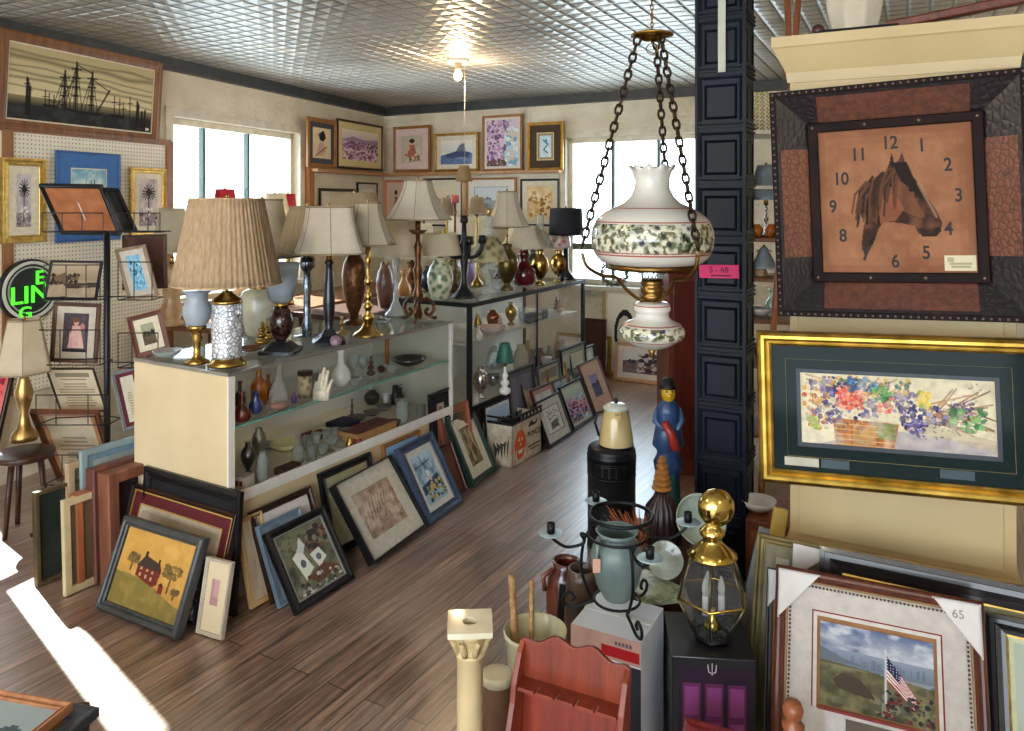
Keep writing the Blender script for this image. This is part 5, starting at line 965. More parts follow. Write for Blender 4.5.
# printed tin crate
BX = onz(512, 468.5, 0); bR = onz(546, 452, 0); bL = onz(494, 459, 0)
t = thing('printed_crate', 'open white tin crate printed with an orange figure and black lettering, full of frames', 'crate', BX, ROTA)
Lr = (bR-BX).length; Ll = max((bL-BX).length, .16); CH = .3
CRM = mat('cfc4b0', .5, kind='speck', c2='a89a84', scale=14)
mb = MB(); mb.box(0, Lr, 0, .008, 0, CH-.04); mb.box(0, Lr, Ll, Ll+.008, 0, CH-.04); mb.box(0, .008, 0, Ll, 0, CH-.04); mb.box(Lr-.008, Lr, 0, Ll, 0, CH-.04); mb.box(0, Lr, 0, Ll, 0, .008); mb.build('panels', CRM, t)
mb = MB(); mb.box(-.004, Lr+.004, -.004, .0, CH-.045, CH-.03); mb.box(-.004, 0, -.004, Ll+.01, CH-.045, CH-.03); mb.box(-.004, Lr+.004, -.004, .008, CH-.01, CH); mb.box(-.004, .008, -.004, Ll+.01, CH-.01, CH)
for i in range(9): mb.box(Lr*i/8.2, Lr*i/8.2+.01, -.003, .006, CH-.04, CH-.01)
mb.build('rim', BLACK, t)
OR = mat('d8602a', .6, c2='c04a1c'); BKP = mat('26201c', .6)
mb = MB(); mb.M = Matrix.Translation((.1, -.001, .12)); mb.prism([(.07*math.cos(a)*1.0, .09*math.sin(a)) for a in [i*PI/10 for i in range(20)]], -.001, 0); mb.build('orange_emblem', OR, t)
mb = MB(); mb.M = Matrix.Translation((.1, -.003, .12))
mb.prism([(-.03, .03), (-.012, .045), (-.01, .02)], -.001, 0); mb.prism([(.03, .03), (.012, .045), (.01, .02)], -.001, 0); mb.prism([(-.035, -.03), (.035, -.03), (.02, -.055), (-.02, -.055)], -.001, 0); mb.prism([(-.01, -.005), (.01, -.005), (0, .012)], -.001, 0)
for x in (-.055, .05): mb.box(x, x+.008, -.001, 0, -.08, -.03)
mb.build('emblem_detail', mat('e6dccc', .6), t)
text('PUNCH', .052, BKP, t, Matrix.Translation((Lr-.095, -.002, .15)), 'lettering'); 
mb = MB(); mb.prism([(.2, .2), (.24, .235), (.28, .21), (.33, .23), (.3, .2)], -.003, -.001); mb.box(.2, .36, -.003, -.001, .07, .078); mb.box(.22, .34, -.003, -.001, .05, .056); mb.build('bird_print', BKP, t)
mb = MB(); mb.M = Matrix.Rotation(-PI/2, 4, 'Z'); 
for i in range(5): mb.prism([(-.03-.022*i, .04+.02*(i % 2)), (-.02-.02*i, .18-.02*i), (-.035-.025*i, .14)], -.002, -.001)
mb.build('side_print', mat('3a3430', .6), t)
def inbox(label, tl, tr, v, ang, z0=.02, **k): return plane_lean(label, tl, tr, BX+NA*v, DA, ang, z0, group='small frames standing in the printed crate', **k)
inbox('small black frame with a blue harbour print standing tallest in the crate', (484.8, 407), (511, 397), .15, .08, fw=.012, d=.014, fm=BLK, mats=[(.02, 'd8dce0')], art=a_land('a8c0d8', '5a7aa0', '2a3a5a', 6))
inbox('small dark frame tilted in front inside the crate', (492, 424), (512, 415), .09, .25, fw=.012, d=.014, fm=BLK, art=a_plain('2c3038', '4a5058'))
inbox('small blue glossy frame at the right inside the crate', (517, 413), (527, 407), .06, .3, fw=.01, d=.012, fm=BLK, art=a_plain('6a9ac0', '3a5a7a'))
inbox('low grey frame lying back at the right end of the crate', (514, 424), (540, 413), .03, .3, fw=.012, d=.012, fm=GREY, art=a_plain('8a8e90', '5a5e60'))
# the rest of the row
lean('black and white drawing with cream mat in a black frame right of the crate', (550.4, 449), (573.7, 434), (535.4, 404), 'i', fw=.016, d=.022, fm=BLK, mats=[(.05, 'dcd8cc'), (.006, '4a4a44')], art=a_ink(), **K)
lean('black frame with a red and blue garden print and pale green sky', (575, 431.7), (595.7, 418), (559.5, 388.5), 'r', fw=.018, d=.022, fm=BLK, mats=[(.02, 'c8ccc0')], art=a_wist(5, 40, 60).grad('c8d4b0', 'a8b8b0', 0, .3).blobs(60, 0, .5, 1, .9, ['3a4a8a', 'c04050', '2a3060', 'd86a70'], .03, .08, 2), **K)
lean('light wooden frame with a wide pink mat and small purple landscape', (597, 416.5), (615.5, 405), (578.8, 366), 'p', fw=.014, d=.024, fm=woodm('7a5a48', '4c342a'), mats=[(.1, 'd0ab94')], art=a_land('8a88a8', '5a5878', '3c3a54', 3), **K)
for i, (tl, tr, v, fm, mc, ar, l) in enumerate((
    ((508, 372.5), (534, 364.5), (-.06, .1), BLK, '6a6a70', a_plain('7a7a84', '4c4c58'), 'black frame with a grey picture, tallest left of the drawing'),
    ((520, 381), (546.4, 371), (-.13, .3), DKW, 'c8b898', a_flowers('b8a080', ['8a7a5a', 'd8c8a8'], 6), 'dark wood frame with a tan mat behind the crate'),
    ((531, 390.5), (553, 382), (-.17, .33), RDW, 'c8a090', a_plain('e0d8d0', 'b8a8a0'), 'reddish frame with a rose mat just behind the drawing'),
    ((538, 367), (560, 360), (-.05, .08), GREY, 'b8b0a0', a_plain('8a8878', '6a6858'), 'grey frame in the back of the row behind the dark wood one'),
    ((545, 371), (565.5, 362.5), (-.1, .22), GW, 'd8cc98', a_plain('c8b870', 'a89850'), 'gold-toned frame with a pale yellow mat in the middle of the row'),
    ((552, 381), (575, 373), (-.14, .35), GREY, 'c0ccd0', a_plain('a8b8c0', '8a98a0'), 'silver frame with pale blue mat behind the garden print'),
    ((561.4, 349.4), (586, 342.5), (-.04, .06), BLK, 'a8ac98', a_land('c8c8b0', '8a9070', '5a6048', 8), 'tall black frame with a green-grey picture against the far showcase'),
    ((569.6, 353.5), (594, 345), (-.085, .18), GRN, 'c8ccb8', a_land('d8dcc8', '8aa088', '5a7058', 9), 'green framed landscape behind the pink-matted frame'),
    ((567, 372), (590, 363), (-.13, .33), BLK, 'b8a898', a_plain('6a7a8a', '4a5868'), 'black frame with slate picture behind the pink-matted frame'))):
    rowp(l, tl, tr, v[0], v[1], fw=.018, fm=fm, mats=[(.03, mc)], art=ar)
# against the cream end of the showcase
GE = 'framed pictures leaning against the cream end of the showcase'
def endp(label, tl, tr, u, ang, **k): return plane_lean(label, tl, tr, case(u, 0), -NA, ang, group=GE, **k)
lean('grey-framed folk painting of a red house and trees on a golden hill', (93, 612), (173.5, 644.5), (123, 518.5), 'h', fw=.035, d=.04, prof='round', fm=mat('45484a', .35, c2='333638'), art=a_house(), group=GE)
endp('black ridged empty-looking frame, rearmost against the cream end panel', (143, 472), (240, 488), -.075, .07, fw=.045, prof='step', fm=BLK, art=a_plain('1c1c20'))
endp('burgundy-matted print in a dark frame behind the folk painting', (131, 489.5), (237, 511), -.16, .28, fw=.02, d=.025, fm=DKW, inner=mat('b8904a', .4), mats=[(.05, '5a2026'), (.008, 'b8904a'), (.02, 'b8ac98')], art=a_plain('a89c88', '8a7e6c'))
lean('cream-faced frame with a pink stamp leaning right of the folk painting', (195, 634), (220.6, 642), (206, 558), 'c', group=GE, fw=.012, d=.02, fm=mat('c8bfae', .5), mats=[], art=a_plain('d8c8a8').rect(.3, .25, .65, .6, 'b0868a').rect(.34, .3, .6, .55, 'c09a9c'))
behind('narrow black frame with a pale floral strip beside the folk painting', 'c', (186, 556), (203, 561), .028, group=GE, fw=.012, d=.02, fm=BLK, art=a_flowers('2a282a', ['c8c0b0', '8a8078', '1c1a1c'], 4, 30, 60))
# frames stored on edge behind the showcase end, like books
GS = 'frames stored on edge behind the cream end of the showcase'
def edge(label, px, py, top, ln, fm, d, art=None, mats=(), ang=0, fw=.03, dz=0, face=-1):
    b = onz(px, py, 0); h = (py-top)/F*b.y; x = (DA*math.cos(ang)+NA*math.sin(ang)); 
    M = basis(b, b+x*ln, b+Vector((0, 0, h))+NA*(.02))
    M = Matrix.Translation((0, 0, .004)) @ M
    return frame(label, ln, h, M, fw=fw, d=d, fm=fm, art=art, mats=mats, group=GS, prof='flat')
BRN = woodm('8a5844', '653c2e'); 
edge('thick dark brown frame block, last of the edge-on stack beside the end panel', 111, 590, 477, .5, BRN, .075, a_plain('2a2024', '1a1418'), fw=.05)
edge('second thick brown frame left of the last one in the edge-on stack', 96, 586, 472, .45, woodm('7a4a3c', '54302a'), .055, a_plain('3a2824'), fw=.05)
edge('orange-brown frame in the middle of the edge-on stack', 79, 592, 498, .4, woodm('b87048', '8c5034'), .06, a_plain('5a4030'))
edge('cream-edged thin frame in front of the orange-brown one', 66, 598, 503, .34, mat('d8c8a0', .5, c2='b8a880'), .022, a_plain('6a5a48'))
edge('dark glazed frame with a thin wood edge, leftmost of the edge-on stack', 38, 588, 495, .42, woodm('6a5a40', '3c3424'), .03, a_plain('28302c', '4a4a40'), fw=.016)
edge('tan frame showing above the edge-on stack behind the orange-brown one', 71, 575, 466, .3, woodm('c8b090', 'a08a6c'), .03, a_plain('8a7a60'))
b = at(81, 452, 3.45); o = edge('pale blue frame with a tan picture, tallest of the edge-on stack', 84, 571, 453, .52, mat('9cb0b4', .5, c2='84989c'), .02, a_plain('b08a5c', '9a7850'), [(.03, '7c9cb0'), (.03, 'a8b4b0')], fw=.03)
# pile of frames laid flat in the near left corner
PZ = .3; st = thing('low_crate', 'low dark wooden crate under the flat pile of frames in the near left corner', 'crate', (-1.32, 1.78, 0), .2)
mb = MB()
for z in (.01, .1, .19): mb.box(-.24, .24, -.2, -.185, z, z+.08); mb.box(-.24, .24, .185, .2, z, z+.08); mb.box(-.24, -.225, -.185, .185, z, z+.08); mb.box(.225, .24, -.185, .185, z, z+.08)
mb.build('slats', WALN, st); MB().box(-.24, .24, -.2, .2, .275, .29).build('top_board', WALN, st)
for x in (-.215, .215):
    for y in (-.175, .175): MB().box(x-.01, x+.01, y-.01, y+.01, 0, .27).build('corner_post', WALN, st)
TR_ = onz(73, 703, .385); TL_ = onz(0, 690, .385); xd = (TR_-TL_).normalized(); yd = Vector((-xd.y, xd.x, 0))
GP = 'frames lying flat in a pile in the near left corner'
def flat(label, z, dx, dy, w, h, fm, fw, art, d=.022, mats=()):
    tr = TR_+xd*dx+yd*dy; tr.z = z; bl = tr-xd*w-yd*h; M = basis(bl, bl+xd*w, bl+yd*h); M = M
    return frame(label, w, h, M, fw=fw, d=d, fm=fm, art=art, mats=mats, group=GP)
flat('orange-brown frame with a grey wave picture, uppermost of the flat pile', .388, 0, 0, .46, .34, woodm('b07a50', '8a5434'), .02, a_land('9aa8ac', '7a8c94', '4a5a60', 2, 60, 40))
flat('wide charcoal frame directly under the uppermost one of the flat pile', .364, .05, .03, .5, .38, mat('3c4048', .35, c2='2a2e34'), .045, None, .023)
flat('black frame in the middle of the flat pile', .339, .035, .012, .48, .36, BLK, .03, None, .023)
flat('brown frame lowest of the flat pile', .315, .012, .0, .46, .35, WALN, .03, None, .023)
# against the back wall
def backw(label, tl, tr, off, ang, **k): return plane_lean(label, tl, tr, CC+BN*off, BW, ang, group='frames leaning under the back window', **k)
backw('light wooden frame with a printed row of houses, on the floor by the back wall', (615, 343), (668, 346), .3, .12, fw=.03, fm=WW, mats=[(.05, 'd8cfc0')], art=a_land('c8c8c4', '7a6a6a', '3a3a48', 7, 60, 44).blobs(50, .45, .1, .95, .9, ['6a3a44', '3a3440', 'b8a8a0'], .03, .08, 2))
backw('gold frame with a pale mat leaning low under the back window', (556, 333), (611, 336), .2, .1, fw=.035, fm=GF, mats=[(.05, 'e0dcd0')], art=a_plain('e8e4da', 'd0c8b8'))
backw('tall cream-matted frame with a dark oval under the window behind the hanging lamp', (603, 289), (642, 290), .14, .08, fw=.03, fm=WW, mats=[(.02, 'e2dcc8')], art=a_plain('e6e0cc', None, 1, 40, 50).ell(.6, .5, .36, .3, '22242a').ell(.6, .5, .26, .22, 'd0c8b0'))
backw('dark wooden board frame left of the oval picture under the window', (583, 318), (606, 320), .24, .1, fw=.04, fm=WALN, art=a_plain('4a3428', '2c1c16'))
# red picture, lamp and oddments at the far left
o = quad('red flower picture in a dark frame on the floor at the far left edge', (-40, 370, 4.3), (13, 371, 4.32), (-24, 456, 4.16), fw=.02, d=.03, fm=DKW, mats=[(.02, 'c86a6a')], art=a_redflower())
sb = at(24, 430, 3.75); o = thing('round_stool', 'small round dark stool carrying the brass lamp at the far left', 'stool', (sb.x, sb.y, 0))
MB().lathe([(.13, .36), (.135, .37), (.135, .385), (.125, .39)], 24).build('seat', WALN, o)
for q in range(3): a = q*2*PI/3+.3; MB().tube([(.11*math.cos(a), .11*math.sin(a), 0), (.07*math.cos(a), .07*math.sin(a), .365)], [.012, .015], 8).build('leg', WALN, o)
lamp('brass lamp with a cream six-panel shade at the far left edge', 24, 0, .39, [('brass_base', [(1, 0), (1, .08), (.5, .2), (.3, .4), (.6, .6), (.7, .7), (.4, .9), (.3, 1)], 12, 440, 372, mat('c4a468', .3, .9, c2='86683a'))], ('hex', 319, 372, 15, 26, mat('e6dac0', .8, c2='dccdb0', sub=.35)), dep=3.75, trim=TRM)
wb = onz(18, 452, 0); o = thing('iron_wheel_stand', 'coiled iron wheel stand on the floor at the far left', 'stand', wb, .3)
mb = MB(); mb.M = Matrix.Translation((0, 0, .13)) @ Matrix.Rotation(PI/2, 4, 'X')
mb.tube([(.11*math.cos(i*PI/10), .11*math.sin(i*PI/10), 0) for i in range(20)], .009, 8, closed=True); mb.tube([((.09-.004*i)*math.cos(i*PI/6), (.09-.004*i)*math.sin(i*PI/6), 0) for i in range(18)], .006, 6)
mb.build('wheel', IRON, o); MB().lathe([(.14, 0), (.14, .012), (.03, .02), (.015, .03)], 20).build('foot', IRON, o)
turned('brass_dish', 'tarnished brass dish on the floor beside the iron wheel stand', 'dish', 40, 462, 0, 14, 450, 'bowl', mat('a08a50', .35, .8, c2='6a5a30'), None, True)
# ================= column, hanging lamp, hutch and its pictures =================
NV = mat('121827', .42, c2='0b0f18', scale=4, spec=.18); NVL = NV
ca = Vector((.8155, 3.35, 0)); cY = 3.35; wv = BW.copy(); cw = .2056
cw_ = cw; cx = thing('tin_clad_column', 'square navy blue column clad in pressed tin panels, floor to ceiling', 'column', (ca.x, ca.y, 0), math.atan2(wv.y, wv.x)-.0)
MB().box(0, cw, 0, cw, 0, CEIL-.002).build('core', NV, cx)
def face(M):
    mb = MB(); mb.M = M; n = 11; ph = CEIL/n; w = cw
    for i in range(n):
        z0 = i*ph; z1 = z0+ph
        for (a, b2, c, d, dp) in ((.012, w-.012, z0+.012, z1-.012, .004), (.032, w-.032, z0+.045, z1-.045, .006)):
            r = .012   # ridge ring
            mb.add([(a, 0, c), (b2, 0, c), (b2, 0, d), (a, 0, d), (a+r/2, -dp, c+r/2), (b2-r/2, -dp, c+r/2), (b2-r/2, -dp, d-r/2), (a+r/2, -dp, d-r/2), (a+r, -.001, c+r), (b2-r, -.001, c+r), (b2-r, -.001, d-r), (a+r, -.001, d-r)],
                   [(k+4*j, (k+1) % 4+4*j, (k+1) % 4+4*j+4, k+4*j+4) for j in (0, 1) for k in range(4)])
        for dz in (-.008, .01, .028):
            mb.M = M @ Matrix.Translation((0, 0, z0+dz)); mb.box(-.002, w+.002, -.009, 0, 0, .009); mb.M = M
    return mb
face(Matrix()).build('pressed_panel', NV, cx)
face(Matrix.Translation((cw, 0, 0)) @ Matrix.Rotation(PI/2, 4, 'Z')).build('pressed_panel', NV, cx)
face(Matrix.Translation((0, cw, 0)) @ Matrix.Rotation(-PI/2, 4, 'Z')).build('pressed_panel', NV, cx)
mb = MB(); 
for x in (-.006, cw-.006): mb.box(x, x+.012, -.014, -.002, 0, CEIL-.002)
mb.build('corner_bead', NV, cx)
c0 = Vector((ca.x, ca.y, 0)); R_ = Matrix.Rotation(cx.rotation_euler[2], 4, 'Z')
fn_ = BN.copy(); p = hit(719, 271.5, ca+fn_*.016, fn_); o = MB().box(-.085, .085, -.002, 0, -.029, .029).build('price_tag', mat('e0407a', .7, c2='cc3068')); o.location = p; o.rotation_euler = (0, 0, cx.rotation_euler[2]); o.rotation_euler[1] = -.03
o.rotation_euler[0] = 0; tag(o, 'bright pink paper tag taped to the navy column', 'tag')
text('5 - 68', .035, mat('3a1420', .7), o, Matrix.Translation((.0, -.003, .006))); MB().box(-.035, .05, -.0028, -.002, -.02, -.015).build('pen_line', mat('3a1420', .7), o)
p = hit(722, 26, ca+fn_*.013, fn_); o = MB().box(-.016, .016, -.006, 0, -.2, .3).build('painted_strip', mat('c8cab8', .5)); o.location = p; o.rotation_euler = (0, 0, cx.rotation_euler[2]); tag(o, 'pale green strip of wood fixed high on the navy column', 'strip')
# --- hanging oil lamp
hY = 2.42; k_ = hY/F; hc = at(652, 268, hY); hl = thing('hanging_lamp', 'large white glass hanging oil lamp with printed floral bands and brass chains', 'hanging lamp', (hc.x, hY, 0))
Z = lambda y: EYE-(y-HY)*k_
MK = mat('e9e7e0', .12, c2='e0ddd4', coat=1, scale=4, sub=.25)
def bandmat():
    m = mat('cfcdb8', .15, kind='floral', c2='55604c', scale=45, coat=1, name='floral_band'); nt = m.node_tree; N = nt.nodes; L = nt.links
    v = N.new('ShaderNodeTexVoronoi'); v.inputs['Scale'].default_value = 26; n = N.new('ShaderNodeTexNoise'); n.inputs['Scale'].default_value = 60; n.inputs['Detail'].default_value = 4
    tc = N['Texture Coordinate']; L.new(tc.outputs['Object'], v.inputs['Vector']); L.new(tc.outputs['Object'], n.inputs['Vector'])
    r = N.new('ShaderNodeValToRGB'); e = r.color_ramp.elements; e[0].position = .14; e[0].color = (*lin('4a4a78'), 1); e[1].position = .3; e[1].color = (1, 1, 1, 1); L.new(v.outputs['Distance'], r.inputs[0])
    r2 = N.new('ShaderNodeValToRGB'); e = r2.color_ramp.elements; e[0].position = .44; e[0].color = (*lin('7a7a60'), 1); e[1].position = .5; e[1].color = (1, 1, 1, 1); L.new(n.outputs[0], r2.inputs[0])
    a = N.new('ShaderNodeMix'); a.data_type = 'RGBA'; a.blend_type = 'MULTIPLY'; a.inputs[0].default_value = 1; L.new(r.outputs[0], a.inputs[6]); L.new(r2.outputs[0], a.inputs[7])
    bs = N['Principled BSDF'].inputs['Base Color']; s = bs.links[0].from_socket; b2 = N.new('ShaderNodeMix'); b2.data_type = 'RGBA'; b2.blend_type = 'MULTIPLY'; b2.inputs[0].default_value = 1
    L.new(s, b2.inputs[6]); L.new(a.outputs[2], b2.inputs[7]); L.new(b2.outputs[2], bs); return m
BAND = bandmat()
sp = [(43, 264), (50, 262), (56, 256), (59.3, 247), (60.3, 238), (59, 228), (55, 219), (47, 212), (37, 207), (28, 203), (21, 196), (17.5, 188), (17, 180), (19, 172), (23, 167)]
pts = [(r*k_, Z(y)) for r, y in sp]
full = pts+[(r-.004, z) for r, z in reversed(pts)]
mb = MB(); mb.lathe(full, 64, caps=False, rf=lambda a, t: 1+(.05*math.cos(a*10) if .44 < t < .56 else 0))
o = mb.build('glass_shade', MK, hl)
for v in o.data.vertices:   # ruffled top edge
    if v.co.z > Z(170): v.co.z += .008*math.cos(10*math.atan2(v.co.y, v.co.x))
def bandmesh(prs, y0, y1, m, name, off=.0008):
    q = []
    for i in range(25):
        y = y0+(y1-y0)*i/24
        for (r1, a), (r2, b2) in zip(prs, prs[1:]):
            lo, hi = min(a, b2), max(a, b2)
            if lo <= y <= hi: q.append(((r1+(r2-r1)*(y-a)/(b2-a))*k_+off, Z(y))); break
    return MB().lathe(q, 64, caps=False).build(name, m, hl)
def smoothp(prs, n=6):
    P = [Vector((r, y, 0)) for r, y in prs]; out = []
    for i in range(len(P)-1):
        p0, p1, p2, p3 = P[max(i-1, 0)], P[i], P[i+1], P[min(i+2, len(P)-1)]
        for j in range(n):
            t = j/n; out.append(tuple((.5*((2*p1)+(p2-p0)*t+(2*p0-5*p1+4*p2-p3)*t*t+(3*p1-p0-3*p2+p3)*t**3))[:2]))
    return out+[prs[-1]]
bandmesh(sp, 251, 223, BAND, 'printed_band', .0012)
RS = mat('a85a4a', .3)
for a, b2 in ((253.5, 252), (250.6, 249.8), (222, 220.8), (208.6, 207.6)): bandmesh(sp, a, b2, RS, 'painted_line', .0016)
BR2 = mat('8a6a3a', .3, 1, c2='5c4424')
MB().lathe([(44*k_, Z(269)), (46*k_, Z(268)), (46*k_, Z(264)), (43*k_, Z(263)), (42*k_, Z(265))], 48, caps=False).build('shade_ring', BR2, hl)
mb = MB()
for i in range(3): a = i*2*PI/3+.4; mb.tube([(12*k_*math.cos(a), 12*k_*math.sin(a), Z(274)), (43*k_*math.cos(a), 43*k_*math.sin(a), Z(267))], .0025, 6)
mb.build('ring_spider', BR2, hl)
mb = MB(); 
for i in range(18):
    a = i*2*PI/18; b2 = (i+.5)*2*PI/18; mb.tube([(10*k_*math.cos(a), 10*k_*math.sin(a), Z(279)), (12*k_*math.cos(b2), 12*k_*math.sin(b2), Z(268)), (10*k_*math.cos(a+2*PI/18), 10*k_*math.sin(a+2*PI/18), Z(279))], .0016, 5)
mb.build('gallery', mat('d8dcdc', .3, .6), hl)
MB().lathe(prof([(.8, 0), (.75, .1), (1, .16), (1, .3), (.9, .34), (1, .4), (1, .6), (.85, .66), (1, .75), (.9, 1)], 11.5*k_, Z(302), Z(278)), 28).build('burner', BR2, hl)
MB().tube([(11*k_, 0, Z(292)), (21*k_, -.01, Z(292)), (22*k_, -.01, Z(292))], [.002, .002, .005], 8).build('wick_knob', BR2, hl)
fpz = smoothp([(9, 301), (16, 303), (18.5, 309), (16.5, 314), (19, 319), (28, 324), (32, 330), (31, 336), (24, 342), (14, 347), (6, 349)])
MB().lathe([(r*k_, Z(y)) for r, y in fpz], 48).build('glass_font', MK, hl)
bandmesh([(r, y) for r, y in fpz], 337, 325, BAND, 'printed_band', .0012)
for y in (339, 323.4, 305): bandmesh(fpz, y+.5, y-.5, RS, 'painted_line', .0014)
MB().lathe(prof([(.2, 0), (.6, .2), (.4, .5), (1, 1)], 6*k_, Z(358), Z(348)), 16).build('drop_finial', BR2, hl)
# arms and chains
def chain_mesh(a, b, n, L_, r, mbc):
    a, b = Vector(a), Vector(b); d = (b-a); t = d.normalized(); s1 = t.cross(Vector((0, 1, 0))).normalized(); s2 = t.cross(s1)
    for i in range(n):
        c = a+d*(i+.5)/n; s = s1 if i % 2 else s2; hl_ = d.length/n*.66; wd = hl_*.55
        mbc.tube([c+t*hl_*math.cos(q*PI/4)+s*wd*math.sin(q*PI/4) for q in range(8)], r, 5, closed=True)
cz = Z(37); arms = [(-.228, -.06), (.095, -.21), (.10, .2)]
for i, (x, y) in enumerate(arms):
    ez = Z(248); ln = math.hypot(x, y); ux, uy = x/ln, y/ln
    MB().curve([(ux*.03, uy*.03, Z(300)), (ux*.05, uy*.05, Z(298)), (ux*.09, uy*.09, Z(288)), (ux*.12, uy*.12, Z(277)), (ux*.17, uy*.17, Z(274)), (ux*ln*.93, uy*ln*.93, Z(265)), (x, y, Z(252))], .0058, 8).build('arm', BR2, hl)
    MB().tube([(x+.009*math.cos(q*PI/5), y, Z(248)+.009*math.sin(q*PI/5)) for q in range(10)], .0022, 6, closed=True).build('arm_ring', BR2, hl)
    mbc = MB(); chain_mesh((x, y, Z(245)), (x*.2-.0, y*.2, cz), 24, 0, .0042, mbc); mbc.build('chain', mat('3a2c1c', .4, .7, c2='241a10'), hl)
MB().lathe(prof([(.3, 0), (.5, .2), (.6, .35), (1, .55), (1, .7), (.85, .8), (.4, 1)], 21*k_, Z(42), Z(31)), 32).build('canopy', mat('b8924a', .25, 1, c2='8a6830'), hl)
mb = MB(); mb.tube([(.018*math.cos(q*PI/6), 0, Z(49)+.018*math.sin(q*PI/6)) for q in range(12)], .002, 6, closed=True); mb.tube([(0, 0, Z(44)), (0, 0, Z(41))], .004, 6); mb.build('pull_ring', BR2, hl)
mbc = MB(); chain_mesh((0, 0, Z(31)), (0, 0, CEIL-.03), 34, 0, .002, mbc); mbc.tube([(0, 0, CEIL-.04), (.012, 0, CEIL-.03), (.01, 0, CEIL-.012), (0, 0, CEIL)], .003, 6); mbc.build('ceiling_chain', BR2, hl)
# --- bulb fitting on the ceiling
cl_ = hit(458, 60, Vector((0, 0, CEIL)), Vector((0, 0, 1))); kk_ = cl_.y/F
bf = thing('ceiling_bulb', 'small ceiling fitting with one warm lit bare bulb and pull cord', 'ceiling light', (cl_.x, cl_.y, CEIL-.001))
MB().box(-.07, .07, -.07, .07, -.02, 0).build('mounting_plate', WHITE, bf); MB().lathe([(.02, -.07), (.025, -.07), (.03, -.02)], 16).build('socket', mat('c8b8a0', .5), bf)
MB().lathe([(.004, -.15), (.02, -.142), (.029, -.12), (.028, -.1), (.018, -.08), (.013, -.065)], 20).build('bulb', mat('ffc870', .4, emit=16), bf)
MB().tube([(.05, 0, -.02), (.05, 0, -1.0)], .0015, 5).build('pull_cord', mat('d8d0c0', .7), bf)
for (X, Y_, e) in ((-1.6, 1.6, 34), (1.9, -.3, 18), (3.1, 3.4, 22), (-.8, -.9, 18)):  # unseen bulbs added as warm fill light for the room
    c2_ = clone(bf, 'added warm fill bulb, unseen, on the ceiling ' + {34: 'above the near left corner', 22: 'over the right side of the room behind the cupboard'}.get(e, 'behind the camera, towards the %s' % ('right' if X > 0 else 'left')), location=(X, Y_, CEIL-.001))
    l2 = bpy.data.lights.new('bulb_light', 'POINT'); l2.energy = e*.9; l2.color = (1, .84, .64); l2.shadow_soft_size = .035; lo = bpy.data.objects.new('bulb_light', l2); col.objects.link(lo); lo.location = (X, Y_, CEIL-.19)
ld = bpy.data.lights.new('bulb_light', 'POINT'); ld.energy = 14; ld.color = (1, .72, .42); ld.shadow_soft_size = .03; lo = bpy.data.objects.new('bulb_light', ld); col.objects.link(lo); lo.location = (cl_.x, cl_.y, CEIL-.19)
# --- cream hutch, pictures hung on it
HA = math.radians(-27.5); hx = Vector((math.cos(HA), math.sin(HA), 0)); hin = Vector((-hx.y, hx.x, 0))
h0 = Vector((.972, 2.658, 0)); HW = .665; KC = mat('c6b185', .45, c2='baa476', scale=2)
ht = thing('cream_hutch', 'tall cream painted cupboard with a moulded cornice on the right', 'cupboard', h0, HA)
MB().box(0, HW, 0, .45, .0, 2.07).build('body', KC, ht, .003)
ctop = Z  # keep
ct = [( .0, 2.02), (-.012, 2.0), (-.05, 2.1), (-.055, 2.15), (-.0, 2.15)]
mb = MB()
P2 = [(0, 2.035), (.008, 2.035), (.012, 2.07), (.05, 2.15), (.055, 2.155), (.055, 2.19), (0, 2.19)]
vs = []
for d_, z in P2: vs += [(-d_, -d_, z), (HW+d_, -d_, z), (HW+d_, .45, z), (-d_, .45, z)]
n = len(P2); mb.add(vs, [(4*k+i, 4*k+(i+1) % 4, 4*k+4+(i+1) % 4, 4*k+4+i) for k in range(n-1) for i in range(4)]+[(4*n-4, 4*n-3, 4*n-2, 4*n-1)]); mb.build('cornice', KC, ht)
mb = MB(); mb.box(-.012, HW+.012, -.014, .45, .40, .45); mb.box(-.018, HW+.018, -.02, .45, .35, .4); mb.build('waist_moulding', KC, ht, .004)
MB().box(.03, HW-.035, -.012, 0, .47, 2.0).build('door', KC, ht, .003)
# clock
n_h = -hin
def onh(px, py, off): return hit(px, py, h0+n_h*off, n_h)
a, b, c = onh(769, 93, .09), onh(1027, 67, .09), onh(779, 316, .09)
x = (b-a); wC = x.length; x.normalize(); up = (a-c); up -= x*up.dot(x); hC = up.length; M = basis(a-up, a-up+x*wC, a)
ck = thing('wall_clock', 'big square leather-framed clock with a brown horse head face on the cream cupboard', 'clock'); ck.matrix_world = M
CRO = mat('211a1d', .35, kind='croc', c2='120c10', scale=52, bump=.25, stretch=(1, 1, .7)); CRB = mat('74432f', .4, kind='croc', c2='482a1e', scale=60, bump=.25, stretch=(1, 1, .7)); LTH = mat('24120f', .5, spec=.08, c2='150b0a')
iw = .125
def sloped(x0, x1, z0, z1): pass
mitre(MB(), wC, hC, [(0, .08), (0, .0), (.018, .0), (.02, .004)]).build('outer_rim', LTH, ck)
mitre(MB(), wC, hC, [(.018, .002), (iw, .06)]).build('croc_leather_frame', CRO, ck)
